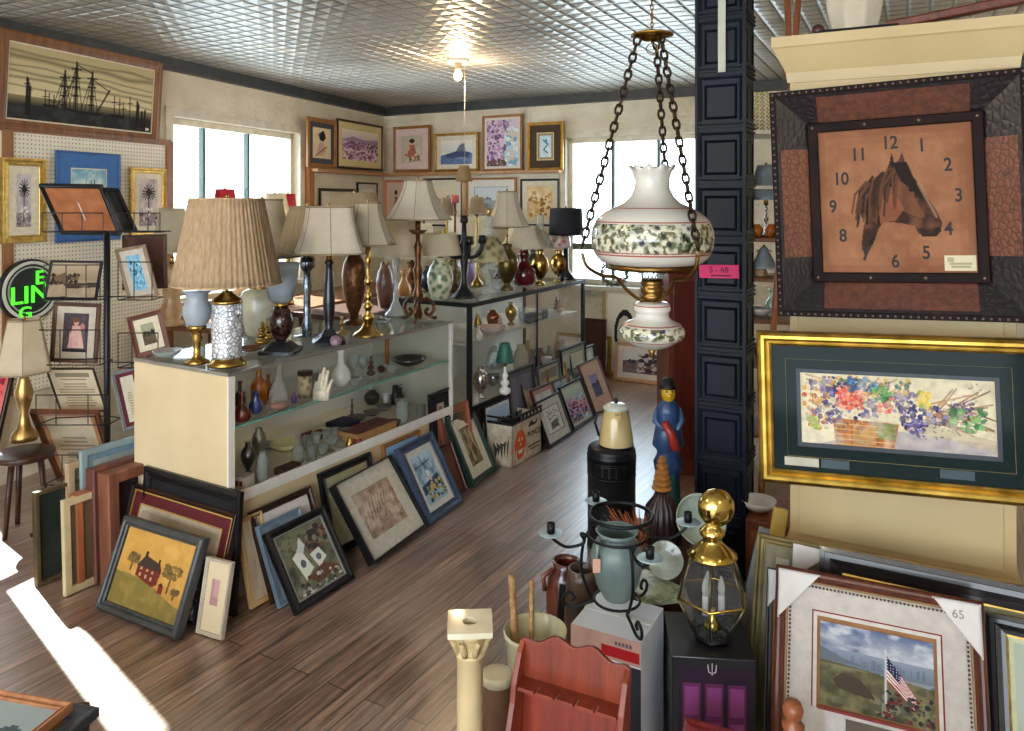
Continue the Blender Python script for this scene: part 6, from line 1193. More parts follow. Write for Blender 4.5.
# lighter leather panels in the middle of each side
def slope_panel(side):
    mb = MB(); e = .0012; q0, q1 = .03, iw
    f = lambda q: .002+(q-.018)/(iw-.018)*.058-e
    if side in 'tb':
        lo, hi = -wC/2+wC*.2, wC/2-wC*.2; zz = (lambda q: hC-q) if side == 't' else (lambda q: q)
        vs = [(lo, f(q0), zz(q0)), (hi, f(q0), zz(q0)), (hi, f(q1), zz(q1)), (lo, f(q1), zz(q1))]
    else:
        lo, hi = hC*.26, hC*.74; xx = (lambda q: -wC/2+q) if side == 'l' else (lambda q: wC/2-q)
        vs = [(xx(q0), f(q0), lo), (xx(q0), f(q0), hi), (xx(q1), f(q1), hi), (xx(q1), f(q1), lo)]
    ds = [Vector(v)+Vector((0, .003, 0)) for v in vs]
    mb.add(vs+ds, [(0, 1, 2, 3), (7, 6, 5, 4)]+[(i, i+4, (i+1) % 4+4, (i+1) % 4) for i in range(4)]); mb.build('leather_panel', mat('6a3c2c', .4, kind='speck', c2='4a2a20', scale=40, bump=.3) if side in 'tb' else CRB, ck)
for s in 'tblr': slope_panel(s)
iwf = .032; MBm = MB(); MBm.M = Matrix.Translation((0, .04, iw-.012)); mitre(MBm, wC-2*iw+.024, hC-2*iw+.024, [(0, .03), (0, .002), (.003, 0), (iwf-.003, 0), (iwf, .002), (iwf, .02)]); MBm.build('inner_frame', LTH, ck)
fx = wC-2*(iw+iwf-.012); fz = hC-2*(iw+iwf-.012); picture(a_horse(), fx, fz, -fx/2, (hC-fz)/2, .053, ck, 'clock_face')
MB().box(-wC/2+.05, wC/2-.05, .066, .078, .05, hC-.05).build('backing', BLACK, ck)
mb = MB(); ns_ = 34
for i in range(ns_):
    t = (i+.5)/ns_
    for (X, Zz) in ((-wC/2+wC*t, .009), (-wC/2+wC*t, hC-.009), (-wC/2+.009, hC*t), (wC/2-.009, hC*t)): mb.box(X-.003, X+.003, -.002, .001, Zz-.003, Zz+.003)
o = mb.build('rim_stitching', mat('5a4a44', .5), ck); o['kind'] = 'stuff'
for X in (-1, -.33, .33, 1):
    for Zz in (-1, 1): MB().ball((X*(fx/2+iwf/2), .038, hC/2+Zz*(fz/2+iwf/2)), .006, 10, (1, .5, 1)).build('stud', mat('6a5a50', .3, .8), ck)
for s, X, Y_ in (('12', 550, 522), ('1', 657, 537), ('2', 740, 605), ('3', 770, 705), ('4', 733, 812), ('5', 657, 889), ('6', 552, 917), ('7', 450, 893), ('8', 372, 829), ('9', 340, 729), ('10', 373, 635), ('11', 440, 555)):
    u, v = (X-295)/525, (Y_-470)/483
    text(s, fz*.125, mat('1a1210', .6), ck, Matrix.Translation((-fx/2+u*fx, .052, (hC+fz)/2-v*fz)), 'numeral', .0005, .0012, 'CENTER', .82)
# bouquet picture
quad('long gold-framed watercolour of a flower basket with a dark green mat', (756, 331, 2.43), (1048, 340, 2.16), (757, 482.5, 2.40), fw=.045, d=.045, prof='round', fm=mat('c09c48', .28, .9, c2='806424', scale=14, stretch=(1, 1, 1)), mats=[(.043, '0e2022'), (.002, 'b8a86a'), (.03, '0e2022'), (.013, '4a5058')], art=a_bouquet(), cat='painting')
bq = [o_ for o_ in bpy.data.objects if o_.get('label', '').startswith('long gold-framed water')][0]
wB = max(v.co.x for v in bq.children[0].data.vertices)
for X, w_, c in ((-wB+.058, .1, 'b8b4a4'), (-wB+.165, .08, '3c5058'), (wB*.3, .09, '3a4c54')): MB().box(X, X+w_, .02, .0222, .058, .084).build('label_slip', mat(c, .6), bq)
# flag picture and its neighbours
def leanG(label, tl, tr, blx, Yb, z0=0, Yt=None, **k):   # leans back from the floor at distance Yb; only its top corners are in view
    return None
FB = (751, 800, 2.059)
quad('reddish wood frame with beaded edge and a flag over a battlefield, white mat', (776, 564, 2.25), (984, 602, 2.03), FB, fw=.03, d=.03, prof='round', fm=woodm('6a3626', '3c1c14', .3), inner=mat('8a6a3a', .4), mats=[(.072, 'c8c0b8'), (.006, '8a2a2a'), (.01, 'd8d2c8')], art=None, cat='framed picture')
fl = [o_ for o_ in bpy.data.objects if o_.get('label', '').startswith('reddish wood frame with beaded')][0]
w_ = max(v.co.x for v in fl.children[0].data.vertices); h_ = max(v.co.z for v in fl.children[0].data.vertices)
q = .03+.072+.006+.01-.004
mbm = MB(); zb = h_-.03-.072-.012; hp = (2*w_-2*q)*.74
picture(a_flag(), 2*w_-2*q+.006, hp, -w_+q-.003, zb-hp, .0165, fl)
# lower mat below the print (the mat is deeper at the bottom)
MB().box(-w_+.028, w_-.028, .0155, .0175, .028, zb-hp-.012).build('mat_board', mat('c8c0b8', .8, coat=.5, scale=40), fl)
mb = MB(); mb.box(-w_+q-.008, w_-q+.008, .0152, .0172, zb-hp-.014, zb-hp-.006); mb.build('fillet', mat('8a2a2a', .6), fl)
MB().box(-.075, .075, .013, .0155, zb-hp-.055, zb-hp-.022).build('plaque', mat('4a4030', .4, .5), fl); 
mb = MB()
for i in range(46):
    X = -w_+.03+(2*w_-.06)*i/45; mb.ball((X, .004, h_-.03), .0035, 6)
for i in range(50):
    for s in (-1, 1): mb.ball((s*(w_-.03), .004, .03+(h_-.06)*i/49), .0035, 6)
o = mb.build('beaded_edge', mat('5c4428', .4, .5), fl); o['kind'] = 'stuff'
CARD = mat('d9d5d2', .8, c2='cbc6c2')
def corner(par, sx, top, hgt, s=.11, d=.03):
    w2 = w_; mb = MB(); X = sx*w2; zz = hgt if top else 0; dz = -1 if top else 1
    P = [(X+sx*.004, zz-dz*.004), (X-sx*s, zz-dz*.004), (X+sx*.004, zz+dz*s*1.15)]
    mb.prism(P, -.004, -.0005); mb.box(min(X, X+sx*.004), max(X, X+sx*.004), -.004, d, min(zz, zz+dz*s*1.15), max(zz, zz+dz*s*1.15)); mb.box(min(X, X-sx*s), max(X, X-sx*s), -.004, d, zz-.0+(0 if top else -.004), zz+(.004 if top else 0)); mb.build('corner_protector', CARD, par)
corner(fl, -1, True, h_); corner(fl, 1, True, h_)
corner(fl, -1, False, h_)
text('65', .03, mat('8a8480', .7), fl, Matrix.Translation((w_-.05, -.005, h_-.03)), 'pencil_mark')
GQ = 'framed pictures leaning together below the flower basket painting'
quad('thin dark frame hidden right behind the flag picture with its own card corner', (767, 567, 2.31), (975, 604, 2.09), (741, 800, 2.13), fw=.02, d=.02, fm=DKW, group=GQ, art=None)
f2 = [o_ for o_ in bpy.data.objects if o_.get('label', '').startswith('thin dark frame hidden')][0]; w_b = w_; w_ = max(v.co.x for v in f2.children[0].data.vertices); corner(f2, -1, True, max(v.co.z for v in f2.children[0].data.vertices), .085, .02)
corner(f2, -1, False, 1, .085, .02)
quad('wide black carved frame with a gilt line behind the flag picture', (820, 546, 2.36), (1075, 598, 2.08), (806, 800, 2.2), fw=.065, d=.04, prof='step', fm=mat('1c1a1e', .3, coat=.4, c2='2c2628'), inner=GOLD, mats=[(.05, 'a8aa90')], art=a_plain('9a9c88', '7a7c6a'), group=GQ)
quad('olive-gold old frame standing behind the card corners at left', (757, 533, 2.46), (945, 571, 2.25), (753, 790, 2.28), fw=.028, d=.03, fm=mat('8a7c50', .45, .3, c2='6a5c38'), mats=[(.12, '8a8468')], art=a_plain('7a7860', '5a5848'), group=GQ)
f3 = [o_ for o_ in bpy.data.objects if o_.get('label', '').startswith('olive-gold old')][0]; w_ = max(v.co.x for v in f3.children[0].data.vertices)
h3 = max(v.co.z for v in f3.children[0].data.vertices); mb = MB(); mb.prism([(-w_+.10, h3+.003), (-w_+.22, h3-.0), (-w_+.10, h3-.1)], -.004, -.001); mb.build('corner_protector', CARD, f3); MB().box(-w_+.05, -w_+.09, .01, .012, h3-.075, h3-.05).build('label_slip', mat('b8b4ac', .6), f3)
quad('black frame with gilt inner line and pale mat at the far right edge', (985, 612, 2.12), (1110, 640, 1.95), (982, 830, 2.0), fw=.045, d=.035, prof='step', fm=mat('1a181c', .3, coat=.4), inner=GOLD, mats=[(.02, 'd8d8b0')], art=a_plain('b8c0b0', '8a9488'), group=GQ)
# ================= oddments in the middle foreground =================
def basislocal(px, py, z): b = onz(px, py, z); return b, b.y/F
# ivory column stand
cb_ = at(470, 622, 1.9); o = thing('column_pedestal', 'tall slim ivory column stand with a carved capital and a holed square top', 'pedestal', (cb_.x, cb_.y, 0), .06)
IV = mat('e0c89c', .4, c2='c4b283', scale=6, coat=.2); s1 = 1.9/F; zt_ = EYE-(621-HY)*s1
mb = MB(); w2 = .056
# square top with a round hole
n = 32; vs = []
for i in range(n):
    a = 2*PI*i/n; f = sq(30)(a); vs += [(w2*f*math.cos(a)*1.0, w2*f*math.sin(a), zt_), (.018*math.cos(a), .018*math.sin(a), zt_), (.018*math.cos(a), .018*math.sin(a), zt_-.03), (w2*f*math.cos(a), w2*f*math.sin(a), zt_-.014)]
mb.add(vs, [(4*i+k, 4*((i+1) % n)+k, 4*((i+1) % n)+(k+1) % 4, 4*i+(k+1) % 4) for i in range(n) for k in range(4)]); mb.build('square_top', mat('ddd8c0', .35, c2='c9c2a4', coat=.3), o)
mb = MB(); mb.lathe(prof([(.62, 0), (.7, .1), (.62, .2), (.75, .5), (.95, .8), (1.0, 1)], .052, zt_-.075, zt_-.014), 32, rf=lambda a, t: 1+.05*math.cos(a*12)*t)
for i in range(8):
    a = 2*PI*i/8+PI/8; mb.tube([(.032*math.cos(a), .032*math.sin(a), zt_-.07), (.046*math.cos(a), .046*math.sin(a), zt_-.04), (.056*math.cos(a), .056*math.sin(a), zt_-.024), (.05*math.cos(a), .05*math.sin(a), zt_-.034)], [.009, .008, .006, .004], 8)
mb.build('capital', mat('d8c69a', .5, c2='a8905c', scale=60), o)
MB().lathe(prof([(1.15, 0), (1.15, .01), (1, .03), (1.0, .97), (1.12, .98), (1.1, 1)], .033, .09, zt_-.073), 28).build('shaft', IV, o)
MB().lathe([(.075, .02), (.078, .035), (.06, .05), (.065, .065), (.045, .085), (.036, .095)], 28).build('base_moulding', IV, o); MB().box(-.085, .085, -.085, .085, 0, .022).build('plinth', IV, o)
# ivory bucket with two bamboo sticks
b = at(535, 629, 2.32); s1 = 2.32/F; o = MB().lathe(open_prof([(.72, 0), (.78, .02), (.98, .94), (1.03, .96), (1.03, 1)], .094, 0, b.z, .004), 40, caps=True).build('enamel_bucket', mat('d6d2b4', .25, coat=.6, c2='bfb994', scale=5)); o.location = (b.x, b.y, 0); tag(o, 'pale ivory enamel bucket behind the red spoon rack', 'bucket')
for i, (x, y0, x1) in enumerate(((511.5, 575, -.045), (531.5, 580, -.01))):
    t_ = at(x, y0, 2.34); o = MB().tube([(b.x+x1, b.y+.01, .012), ((b.x+x1+t_.x)/2, (b.y+.02), t_.z/2), (t_.x, t_.y, t_.z)], [.011-.003*i, .0115-.003*i, .0105-.003*i], 12).build('bamboo_stick', mat('c09a6a', .6, kind='speck', c2='8a6440', scale=30)); tag(o, ['thicker bamboo stick standing in the ivory bucket, left of the pair', 'thin pale stick standing in the ivory bucket, right of the pair'][i], 'stick', 'sticks in the ivory bucket')
b = at(497, 672, 2.05); o = thing('lidded_tin', 'small round tin with a cream lid half behind the spoon rack', 'tin', (b.x, b.y, 0)); MB().lathe([(.036, 0), (.038, .01), (.038, b.z-.02), (.036, b.z-.01)], 28).build('body', mat('6a4a34', .5), o); MB().lathe([(.041, b.z-.025), (.041, b.z-.002), (.036, b.z)], 28).build('lid', mat('d0c4a0', .4), o)
# crate + spoon rack
RSt = onz(560, 792, .22); bx = boxthing('wooden_crate', 'plain dark wooden box carrying the red spoon rack', 'box', 560, 0, 0, .34, .24, .2, WALN, rz=-.2, dep=1.72)
RD = woodm('8c3c24', '5a2012', .32, 20); TLr, TRr = at(508, 641, 1.83), at(616, 656, 1.71); x = TRr-TLr; x.z = 0; wR = x.length; x.normalize(); up = Vector((-x.y*.12*-1, x.x*.12, 1)).normalized(); hR = TLr.z-.215+.03
b0_ = TLr-up*(hR-.03); M = basis(b0_, b0_+x*wR, TLr); o = thing('spoon_rack', 'red-brown wooden spoon rack with a scalloped top and a notched shelf', 'rack'); o.matrix_world = M
P = []
N_ = 30
for i in range(N_+1):
    u = i/N_; P.append((-wR/2+wR*u, hR-.028+.03*math.sin(PI*u)**.6+.008*math.cos(u*6*PI)))
P = [(-wR/2, .0)]+P+[(wR/2, .0)]
MB().prism(P[::-1], .0, .012).build('back_board', RD, o, .002)
for s in (-1, 1):
    X = s*(wR/2-.006); q = [(-.07, 0), (0, 0), (0, hR-.02), (-.02, hR-.04), (-.045, hR-.10), (-.05, hR-.14), (-.07, hR-.2)]
    mb = MB(); mb.add([(X-.007, y, z) for y, z in q]+[(X+.007, y, z) for y, z in q], [tuple(range(7)), tuple(range(13, 6, -1))]+[(i, i+7, (i+1) % 7+7, (i+1) % 7) for i in range(7)]); mb.build('side_board', RD, o, .002)
mb = MB(); nn = 5; zz = hR-.1; iwid = wR-.03
for i in range(nn):
    a = -iwid/2+iwid*i/nn; mb.box(a+.004, a+iwid/nn-.004, -.05, 0, zz-.008, zz); mb.box(a-.004, a+.004, -.028, 0, zz-.008, zz)
mb.box(iwid/2-.004, iwid/2, -.05, 0, zz-.008, zz); mb.build('notched_shelf', RD, o)
MB().box(-iwid/2, iwid/2, -.004, 0, .03, zz-.008).build('inner_panel', woodm('8a3220', '5c2014', .35), o); MB().box(-iwid/2, iwid/2, -.065, 0, .0, .03).build('bottom_shelf', RD, o)
# white carton
CZ = .375; c0_, c1_, c3_ = onz(571, 622, CZ), onz(641, 642, CZ), onz(599, 597, CZ); xv = (c1_-c0_); wX = xv.length; aX = math.atan2(xv.y, xv.x)
o = thing('cardboard_carton', 'tall glossy white carton with a red stripe carrying the vase stand', 'box', (c0_.x, c0_.y, 0), aX); WG = mat('eceff6', .25, c2='d8dfec', coat=.5, scale=5)
MB().box(0, wX, 0, .215, .0, CZ-.004).build('carton', WG, o, .002)
MB().box(.0, wX, -.0015, 0, CZ-.075, CZ-.004).build('label_band', mat('c8a498', .4, c2='b08a80'), o); MB().box(wX*.45, wX*.98, -.003, -.0015, CZ-.065, CZ-.035).build('red_stripe', mat('b01c24', .4), o)
MB().box(.0, wX, -.0015, 0, .02, CZ-.08).build('dark_panel', mat('2a2c34', .5), o)
mb = MB()
for i in range(5): mb.box(wX*(.64+.05*i), wX*(.675+.05*i), -.0028, -.0015, CZ-.028, CZ-.018)
mb.build('faint_print', mat('6a5a60', .5), o)
mb = MB(); mb.box(0, wX, .1, .13, CZ-.004, CZ-.0028); mb.build('packing_tape', mat('e4e6ea', .15, coat=1), o)
# vase in a scrolled iron stand
vb, s1 = basislocal(617, 614, CZ); vb = Vector((vb.x, vb.y, CZ)); VZ = lambda y: (EYE-CZ)-(y-HY)*s1
o = thing('iron_candle_stand', 'black iron four-armed candle stand with scrolled feet around the vase', 'candle stand', vb)
arms = [(onz(551, 533, .632)-vb), (onz(596, 501, .64)-vb), (onz(688, 522, .632)-vb), (onz(650, 558, .632)-vb)]
rv = 20*s1*1.42
for i in range(3):
    a = -PI/2+.3+i*2*PI/3; c_, s_2 = math.cos(a), math.sin(a); R = lambda r, z: (r*c_, r*s_2, z)
    MB().curve([R(rv*1.02, .24), R(rv*1.2, .2), R(rv*1.25, .12), R(rv*.95, .05), R(rv*.8, .035), R(rv*1.1, .022), R(rv*1.5, .006), R(rv*1.85, .012), R(rv*1.9, .035), R(rv*1.65, .05), R(rv*1.5, .035), R(rv*1.6, .025)], .0048, 8).build('scroll_leg', IRON, o)
for z in (.045, .24): MB().tube([((rv*1.02 if z > .1 else rv*.8)*math.cos(q*PI/12), (rv*1.02 if z > .1 else rv*.8)*math.sin(q*PI/12), z) for q in range(24)], .0042, 8, closed=True).build('ring', IRON, o)
MB().tube([(.097*math.cos(q*PI/12)+.02, .097*math.sin(q*PI/12)+.06, .275) for q in range(24)], .006, 8, closed=True).build('hoop', IRON, o)
CUPM = mat('a8bcc4', .35, c2='8aa0aa')
for d in arms:
    L_ = math.hypot(d.x, d.y); ux, uy = d.x/L_, d.y/L_; R = lambda r, z: (r*ux, r*uy, z); zc = d.z
    ar = MB().curve([R(rv, .24), R(rv*1.3, .25), R(L_*.5, zc-.035), R(L_*.75, zc-.045), R(L_*.93, zc-.025), R(L_, zc-.008)], .0048, 8).build('candle_arm', IRON, o)
    MB().lathe([(.004, zc-.008), (.03, zc-.004), (.037, zc), (.034, zc+.002), (.01, zc)], 20, (d.x, d.y, 0)).build('drip_pan', CUPM, ar); MB().lathe([(.012, zc), (.0125, zc+.03), (.0105, zc+.03), (.0105, zc+.006)], 14, (d.x, d.y, 0)).build('candle_cup', IRON, ar)
VM = mat('7d8f8c', .45, c2='5a6c6c', scale=7, bump=.15, coat=.25)
vz0 = .05; o = thing('pottery_vase', 'grey-green pottery vase with a small handle held in the iron stand', 'vase', vb+Vector((0, 0, vz0)))
hv = VZ(530)-vz0; q = open_prof([(.48, 0), (.52, .02), (.8, .22), (.98, .5), (1, .62), (.92, .76), (.72, .88), (.68, .93), (.82, 1)], rv*.93, 0, hv, .005)
mb = MB(); mb.lathe(q, 36, rf=lambda a, t: 1+.004*math.sin(t*90)); mb.build('body', VM, o)
MB().tube([(-rv*.6, -rv*.45, hv*.92), (-rv*.75, -rv*.62, hv*.88), (-rv*.8, -rv*.66, hv*.78), (-rv*.72, -rv*.6, hv*.7)], .006, 8).build('handle', VM, o)
MB().box(-.011, .011, -.001, 0, -.02, .02).build('price_tag', mat('d8a890', .7), o).location = (-rv*.8, -rv*.75, hv*.62); MB().tube([(-rv*.8, -rv*.75, hv*.62+.02), (-rv*.72, -rv*.68, hv*.95)], .0008, 4).build('tag_string', mat('d8d0c0', .7), o)
# carriage lantern on a black box
LZ = .325; lb, s1 = basislocal(712, 637, LZ); lb.z = LZ
o = thing('black_box', 'black carton with a purple picture of tall panels under the brass lantern', 'box', (onz(672, 655, LZ).x, onz(672, 655, LZ).y, 0), -.1)
MB().box(0, .235, 0, .24, 0, LZ-.002).build('carton', mat('1a181e', .35, coat=.3), o, .003)
mb = MB(); mb.box(.015, .22, -.0015, 0, .03, LZ-.03); mb.build('picture_panel', mat('2c1630', .4, c2='1a0e20'), o)
mb = MB()
for i in range(3):
    X = .03+i*.063
    mb.box(X, X+.05, -.0028, -.0015, .05, LZ-.075)
    for k in (0, 1): mb.box(X+.006, X+.044, -.0042, -.0028, .06+k*.1, .06+k*.1+.08, 1)
mb.build('purple_panels', [mat('6e2f66', .4), mat('964a8c', .4)], o)
mb = MB(); mb.tube([(.1, -.003, LZ-.02), (.102, -.003, LZ-.04), (.112, -.003, LZ-.046), (.122, -.003, LZ-.04), (.124, -.003, LZ-.02)], .0016, 6); mb.tube([(.112, -.003, LZ-.016), (.112, -.003, LZ-.05)], .0014, 6); mb.build('emblem', mat('c8b8c8', .4), o)
o = thing('brass_lantern', 'polished brass lantern with six-sided glass and two candle bulbs', 'lantern', lb, .2); BRS = mat('dcc070', .12, 1, c2='b09040', scale=6)
r0, r1, r2 = .052, .108, .064; z1, z2 = .125, .245
def hexring(r, z): return [Vector((r*math.cos(i*PI/3), r*math.sin(i*PI/3), z)) for i in range(6)]
A, B, C_ = hexring(r0, .012), hexring(r1, z1), hexring(r2, z2)
for ring, nm in ((A, 'bottom_rim'), (B, 'middle_rim'), (C_, 'top_rim')): MB().tube(ring, .0042, 6, closed=True).build(nm, BRS if nm != 'bottom_rim' else IRON, o)
mb = MB()
for i in range(6): mb.tube([A[i], B[i]], .0036, 6); mb.tube([B[i], C_[i]], .0036, 6)
mb.build('glazing_bars', mat('6a6248', .3, .9), o)
mb = MB(); mb.add(A+B+C_, [(i, (i+1) % 6, (i+1) % 6+6, i+6) for i in range(6)]+[(i+6, (i+1) % 6+6, (i+1) % 6+12, i+12) for i in range(6)]); mb.build('glass_panes', glass('f0f4f8', .95, 1.5, .02, .07), o)
MB().lathe([(r0+.002, 0), (r0+.004, .01), (.01, .014)], 6).build('base_plate', IRON, o)
MB().lathe([(r2+.008, z2-.002), (r2+.01, z2+.004), (.05, z2+.02), (.036, z2+.034), (.03, z2+.04), (.026, z2+.05), (.036, z2+.06), (.038, z2+.07), (.026, z2+.082), (.02, z2+.09), (.018, z2+.1)], 36).build('cap', BRS, o)
MB().ball((.018, .01, z2+.135), .056, 28, (1, .8, 1)).build('backplate_ball', BRS, o)
for (x, y) in ((-.026, -.01), (.024, -.012), (0, .028)):
    c = MB().lathe(prof('cyl', .0095, .075, .13), 14, (x, y, 0)).build('candle_tube', mat('e4e0d8', .4), o); MB().lathe(prof([(.6, 0), (1, .3), (.8, .65), (.1, 1)], .011, .13, .185), 14, (x, y, 0)).build('candle_bulb', mat('efeae0', .3, coat=.5, sub=.4), c)
MB().lathe(prof([(.3, 0), (1, .3), (.6, .5), (.3, .7), (.3, 1)], .03, .012, .09), 20).build('candle_cluster', BRS, o)
# kerosene heater with a coffee pot
HB = at(611.5, 440, 3.6); hz = EYE-(445-HY)/F*3.6; o = thing('black_heater', 'round black metal heater drum with slotted vents near the top', 'heater', (HB.x, HB.y, 0), .2); HM = mat('1f2226', .35, .3, c2='14161a')
R_h = .113; MB().lathe([(R_h*1.02, 0), (R_h*1.02, .02), (R_h, .03), (R_h, hz-.05), (R_h*1.03, hz-.048), (R_h*1.03, hz-.04), (R_h*.99, hz-.03), (R_h*1.01, hz-.02), (R_h*.95, hz-.006), (R_h*.85, hz)], 48).build('drum', HM, o)
mb = MB()
for i in range(22):
    a = 2*PI*i/22; mb.M = Matrix.Rotation(a, 4, 'Z') @ Matrix.Translation((R_h, 0, hz-.12)); mb.box(-.001, .0015, -.005, .005, 0, .045)
mb.build('vent_slots', mat('050506', .6), o)
mb = MB()
for z in (hz-.066, hz-.075, hz-.135): mb.lathe([(R_h+.001, z), (R_h+.004, z+.002), (R_h+.001, z+.004)], 48, caps=False)
mb.build('hoops', HM, o)
k_ = 3.6/F; o = thing('coffee_pot', 'cream enamel coffee pot with a lid standing on the black heater', 'coffee pot', (at(616, 440, 3.6).x, 3.6, hz+.001), 0); EN = mat('d9c594', .22, c2='c4a86c', scale=4, coat=.7)
MB().lathe([(17*k_, 0), (17.4*k_, .006), (16.5*k_, 10*k_), (13.5*k_, 28*k_), (12*k_, 35*k_), (12.6*k_, 36*k_)], 32).build('body', EN, o); MB().lathe([(17.6*k_, 0), (17.8*k_, .004), (17.3*k_, .008)], 32).build('base_rim', BLACK, o)
l = MB().lathe([(12.8*k_, 36*k_), (12.8*k_, 38*k_), (9*k_, 41*k_), (3*k_, 42*k_)], 32).build('lid', mat('cfd4cc', .3, coat=.5), o); MB().lathe([(1.8*k_, 42*k_), (2.4*k_, 45*k_), (1*k_, 47*k_)], 12).build('knob', BLACK, l)
MB().prism([(-3.2*k_, 34*k_), (3.2*k_, 34*k_), (0, 23*k_)], -17.5*k_, -11*k_).build('spout', EN, o); MB().tube([(-12*k_, 0, 33*k_), (-19*k_, .0, 32*k_), (-21*k_, 0, 22*k_), (-17*k_, 0, 9*k_)], .006, 8).build('handle', BLACK, o)
# carved painted figure
fb = at(668, 440, 3.45); k_ = 3.45/F; fz = lambda y: EYE-(y+17-HY)*k_
o = thing('carved_figure', 'painted wooden figure in a blue and red robe with a yellow head and black cap', 'figure', (fb.x, fb.y, 0), 0)
MB().lathe([(.075, 0), (.08, .02), (.07, .04), (.05, fz(452))], 24).build('plinth', mat('2c5a58', .4, c2='1c3c44'), o)
mb = MB(); mb.lathe([(.05, fz(462)), (.062, fz(445)), (.045, fz(436)), (.05, fz(432)), (.066, fz(428)), (.058, fz(415)), (.045, fz(402)), (.05, fz(396)), (.048, fz(390)), (.028, fz(384)), (.018, fz(381))], 24, rf=lambda a, t: 1+.08*math.cos(a*2)+.03*math.cos(a*7)*(t < .5))
mb.build('robe', mat('2c4a78', .4, c2='22385c', scale=9, coat=.3), o)
MB().tube([(-.03, -.05, fz(402)), (.0, -.056, fz(412)), (.02, -.062, fz(428))], [.016, .02, .026], 8).build('red_sash', mat('a03028', .4, coat=.3), o)
for s in (-1, 1): MB().tube([(s*.045, 0, fz(392)), (s*.062, -.012, fz(403)), (s*.03, -.05, fz(410))], [.016, .014, .01], 10).build('arm', mat('3a5a84', .4, coat=.3), o)
hd = MB().ball((0, -.005, fz(376)), .034, 18, (.95, 1, 1.25)).build('head', mat('d8b01c', .4, c2='b88a14', coat=.4), o); MB().ball((0, -.042, fz(377)), .009, 10).build('nose', mat('d8a01c', .4), hd)
for s in (-1, 1): MB().ball((s*.012, -.036, fz(373)), .005, 8).build('eye', BLACK, hd)
MB().lathe([(.04, fz(371)), (.038, fz(369)), (.028, fz(367)), (.026, fz(362)), (.004, fz(360))], 20).build('cap', BLACK, o)
# dark crate with the coil-turned lamp and the big bowl
o = boxthing('wooden_crate', 'dark wooden crate on the floor by the column foot carrying a turned lamp base', 'box', 668, 0, 0, .34, .3, .28, WALN, rz=-.45, dep=3.02)
t_ = at(662, 500, 3.0); o = thing('turned_lamp_base', 'honey coil-turned wooden lamp base on a dark fluted foot', 'lamp base', (t_.x, t_.y, .282)); k_ = 3.0/F; z_ = lambda y: (EYE-.282)-(y-HY)*k_
MB().lathe([(.07, 0), (.075, .006), (.06, z_(506)), (.034, z_(497)), (.024, z_(490))], 60, rf=lambda a, t: 1+.09*math.cos(a*18)*(t > .1)*(t < .9)).build('fluted_foot', woodm('3c2a2c', '1c1418', .3), o)
pr_ = [(.02, z_(491))]
for i in range(6): r = .040-.0042*i; z0 = z_(490)+i*(z_(458)-z_(490))/6; dz = (z_(458)-z_(490))/6; pr_ += [(r*.7, z0), (r, z0+dz*.3), (r, z0+dz*.6), (r*.7, z0+dz*.95)]
MB().lathe(pr_+[(.006, z_(456))], 28).build('coil_stem', woodm('b87a38', '7a4a1c', .3), o)
o = MB().lathe(open_prof([(.3, 0), (.32, .06), (.7, .25), (.95, .7), (1, 1)], .098, 0, .075, .005), 40).build('glass_bowl', mat('c4d0c4', .15, c2='a8b8ac', coat=.8)); p = at(692, 512, 3.0); o.location = (p.x+.01, p.y-.02, .36); o.rotation_euler = (1.0, 0, .1); tag(o, 'big pale green bowl tipped on its side against the navy column', 'bowl')
# crocks, basket with dried grass
b = at(566, 565, 2.8); o = thing('stoneware_jug', 'reddish brown stoneware jug with an open mouth beside the white carton', 'jug', (b.x, b.y, 0)); zt_ = EYE-(560-HY)/F*2.8
MB().lathe(open_prof([(.7, 0), (.75, .02), (.98, .3), (1, .6), (.85, .82), (.6, .92), (.68, 1)], .075, 0, zt_, .006), 32).build('body', mat('7a3c2a', .2, c2='4c2218', coat=.7, scale=5), o); MB().tube([(-.05, -.02, zt_*.92), (-.085, -.03, zt_*.85), (-.08, -.03, zt_*.68)], .009, 8).build('handle', mat('7a3c2a', .2, coat=.7), o)
b = at(582, 575, 2.62); o = MB().lathe(open_prof([(.8, 0), (.85, .02), (1, .3), (1, .7), (.85, .9), (.8, 1)], .06, 0, EYE-(568-HY)/F*2.62, .006), 32).build('stoneware_crock', mat('5c4a3c', .3, c2='3c2e26', coat=.4, scale=6)); o.location = (b.x, b.y, 0); tag(o, 'dark brown cylindrical crock between the reddish jug and the vase stand', 'crock')
b = at(642, 540, 2.95); o = MB().lathe(open_prof([(.75, 0), (.8, .02), (1, 1)], .1, 0, .27, .008), 36, rf=lambda a, t: 1+.02*math.cos(a*20+t*80)).build('wicker_basket', mat('6a4430', .7, c2='3c2418', bump=.5, scale=60)); o.location = (b.x, b.y, 0); tag(o, 'round brown wicker basket holding orange dried grass', 'basket')
mb = MB(); r_ = random.Random(12)
for i in range(60):
    a = r_.uniform(0, 2*PI); rr_ = r_.uniform(0, .05); tx = b.x-.02+r_.uniform(-.13, .08); ty = b.y+r_.uniform(-.06, .08); mb.tube([(b.x+rr_*math.cos(a), b.y+rr_*math.sin(a), .03), (b.x+rr_*1.3*math.cos(a), b.y+rr_*1.3*math.sin(a), .25), ((b.x+tx)/2, (b.y+ty)/2, .33), (tx, ty, r_.uniform(.34, .42))], [.003, .003, .003, .0015], 4)
tag(mb.build('dried_grass', mat('b8683a', .7, c2='8a4424')), 'bunch of orange dried grass spilling from the wicker basket', 'dried grass', kind='stuff')
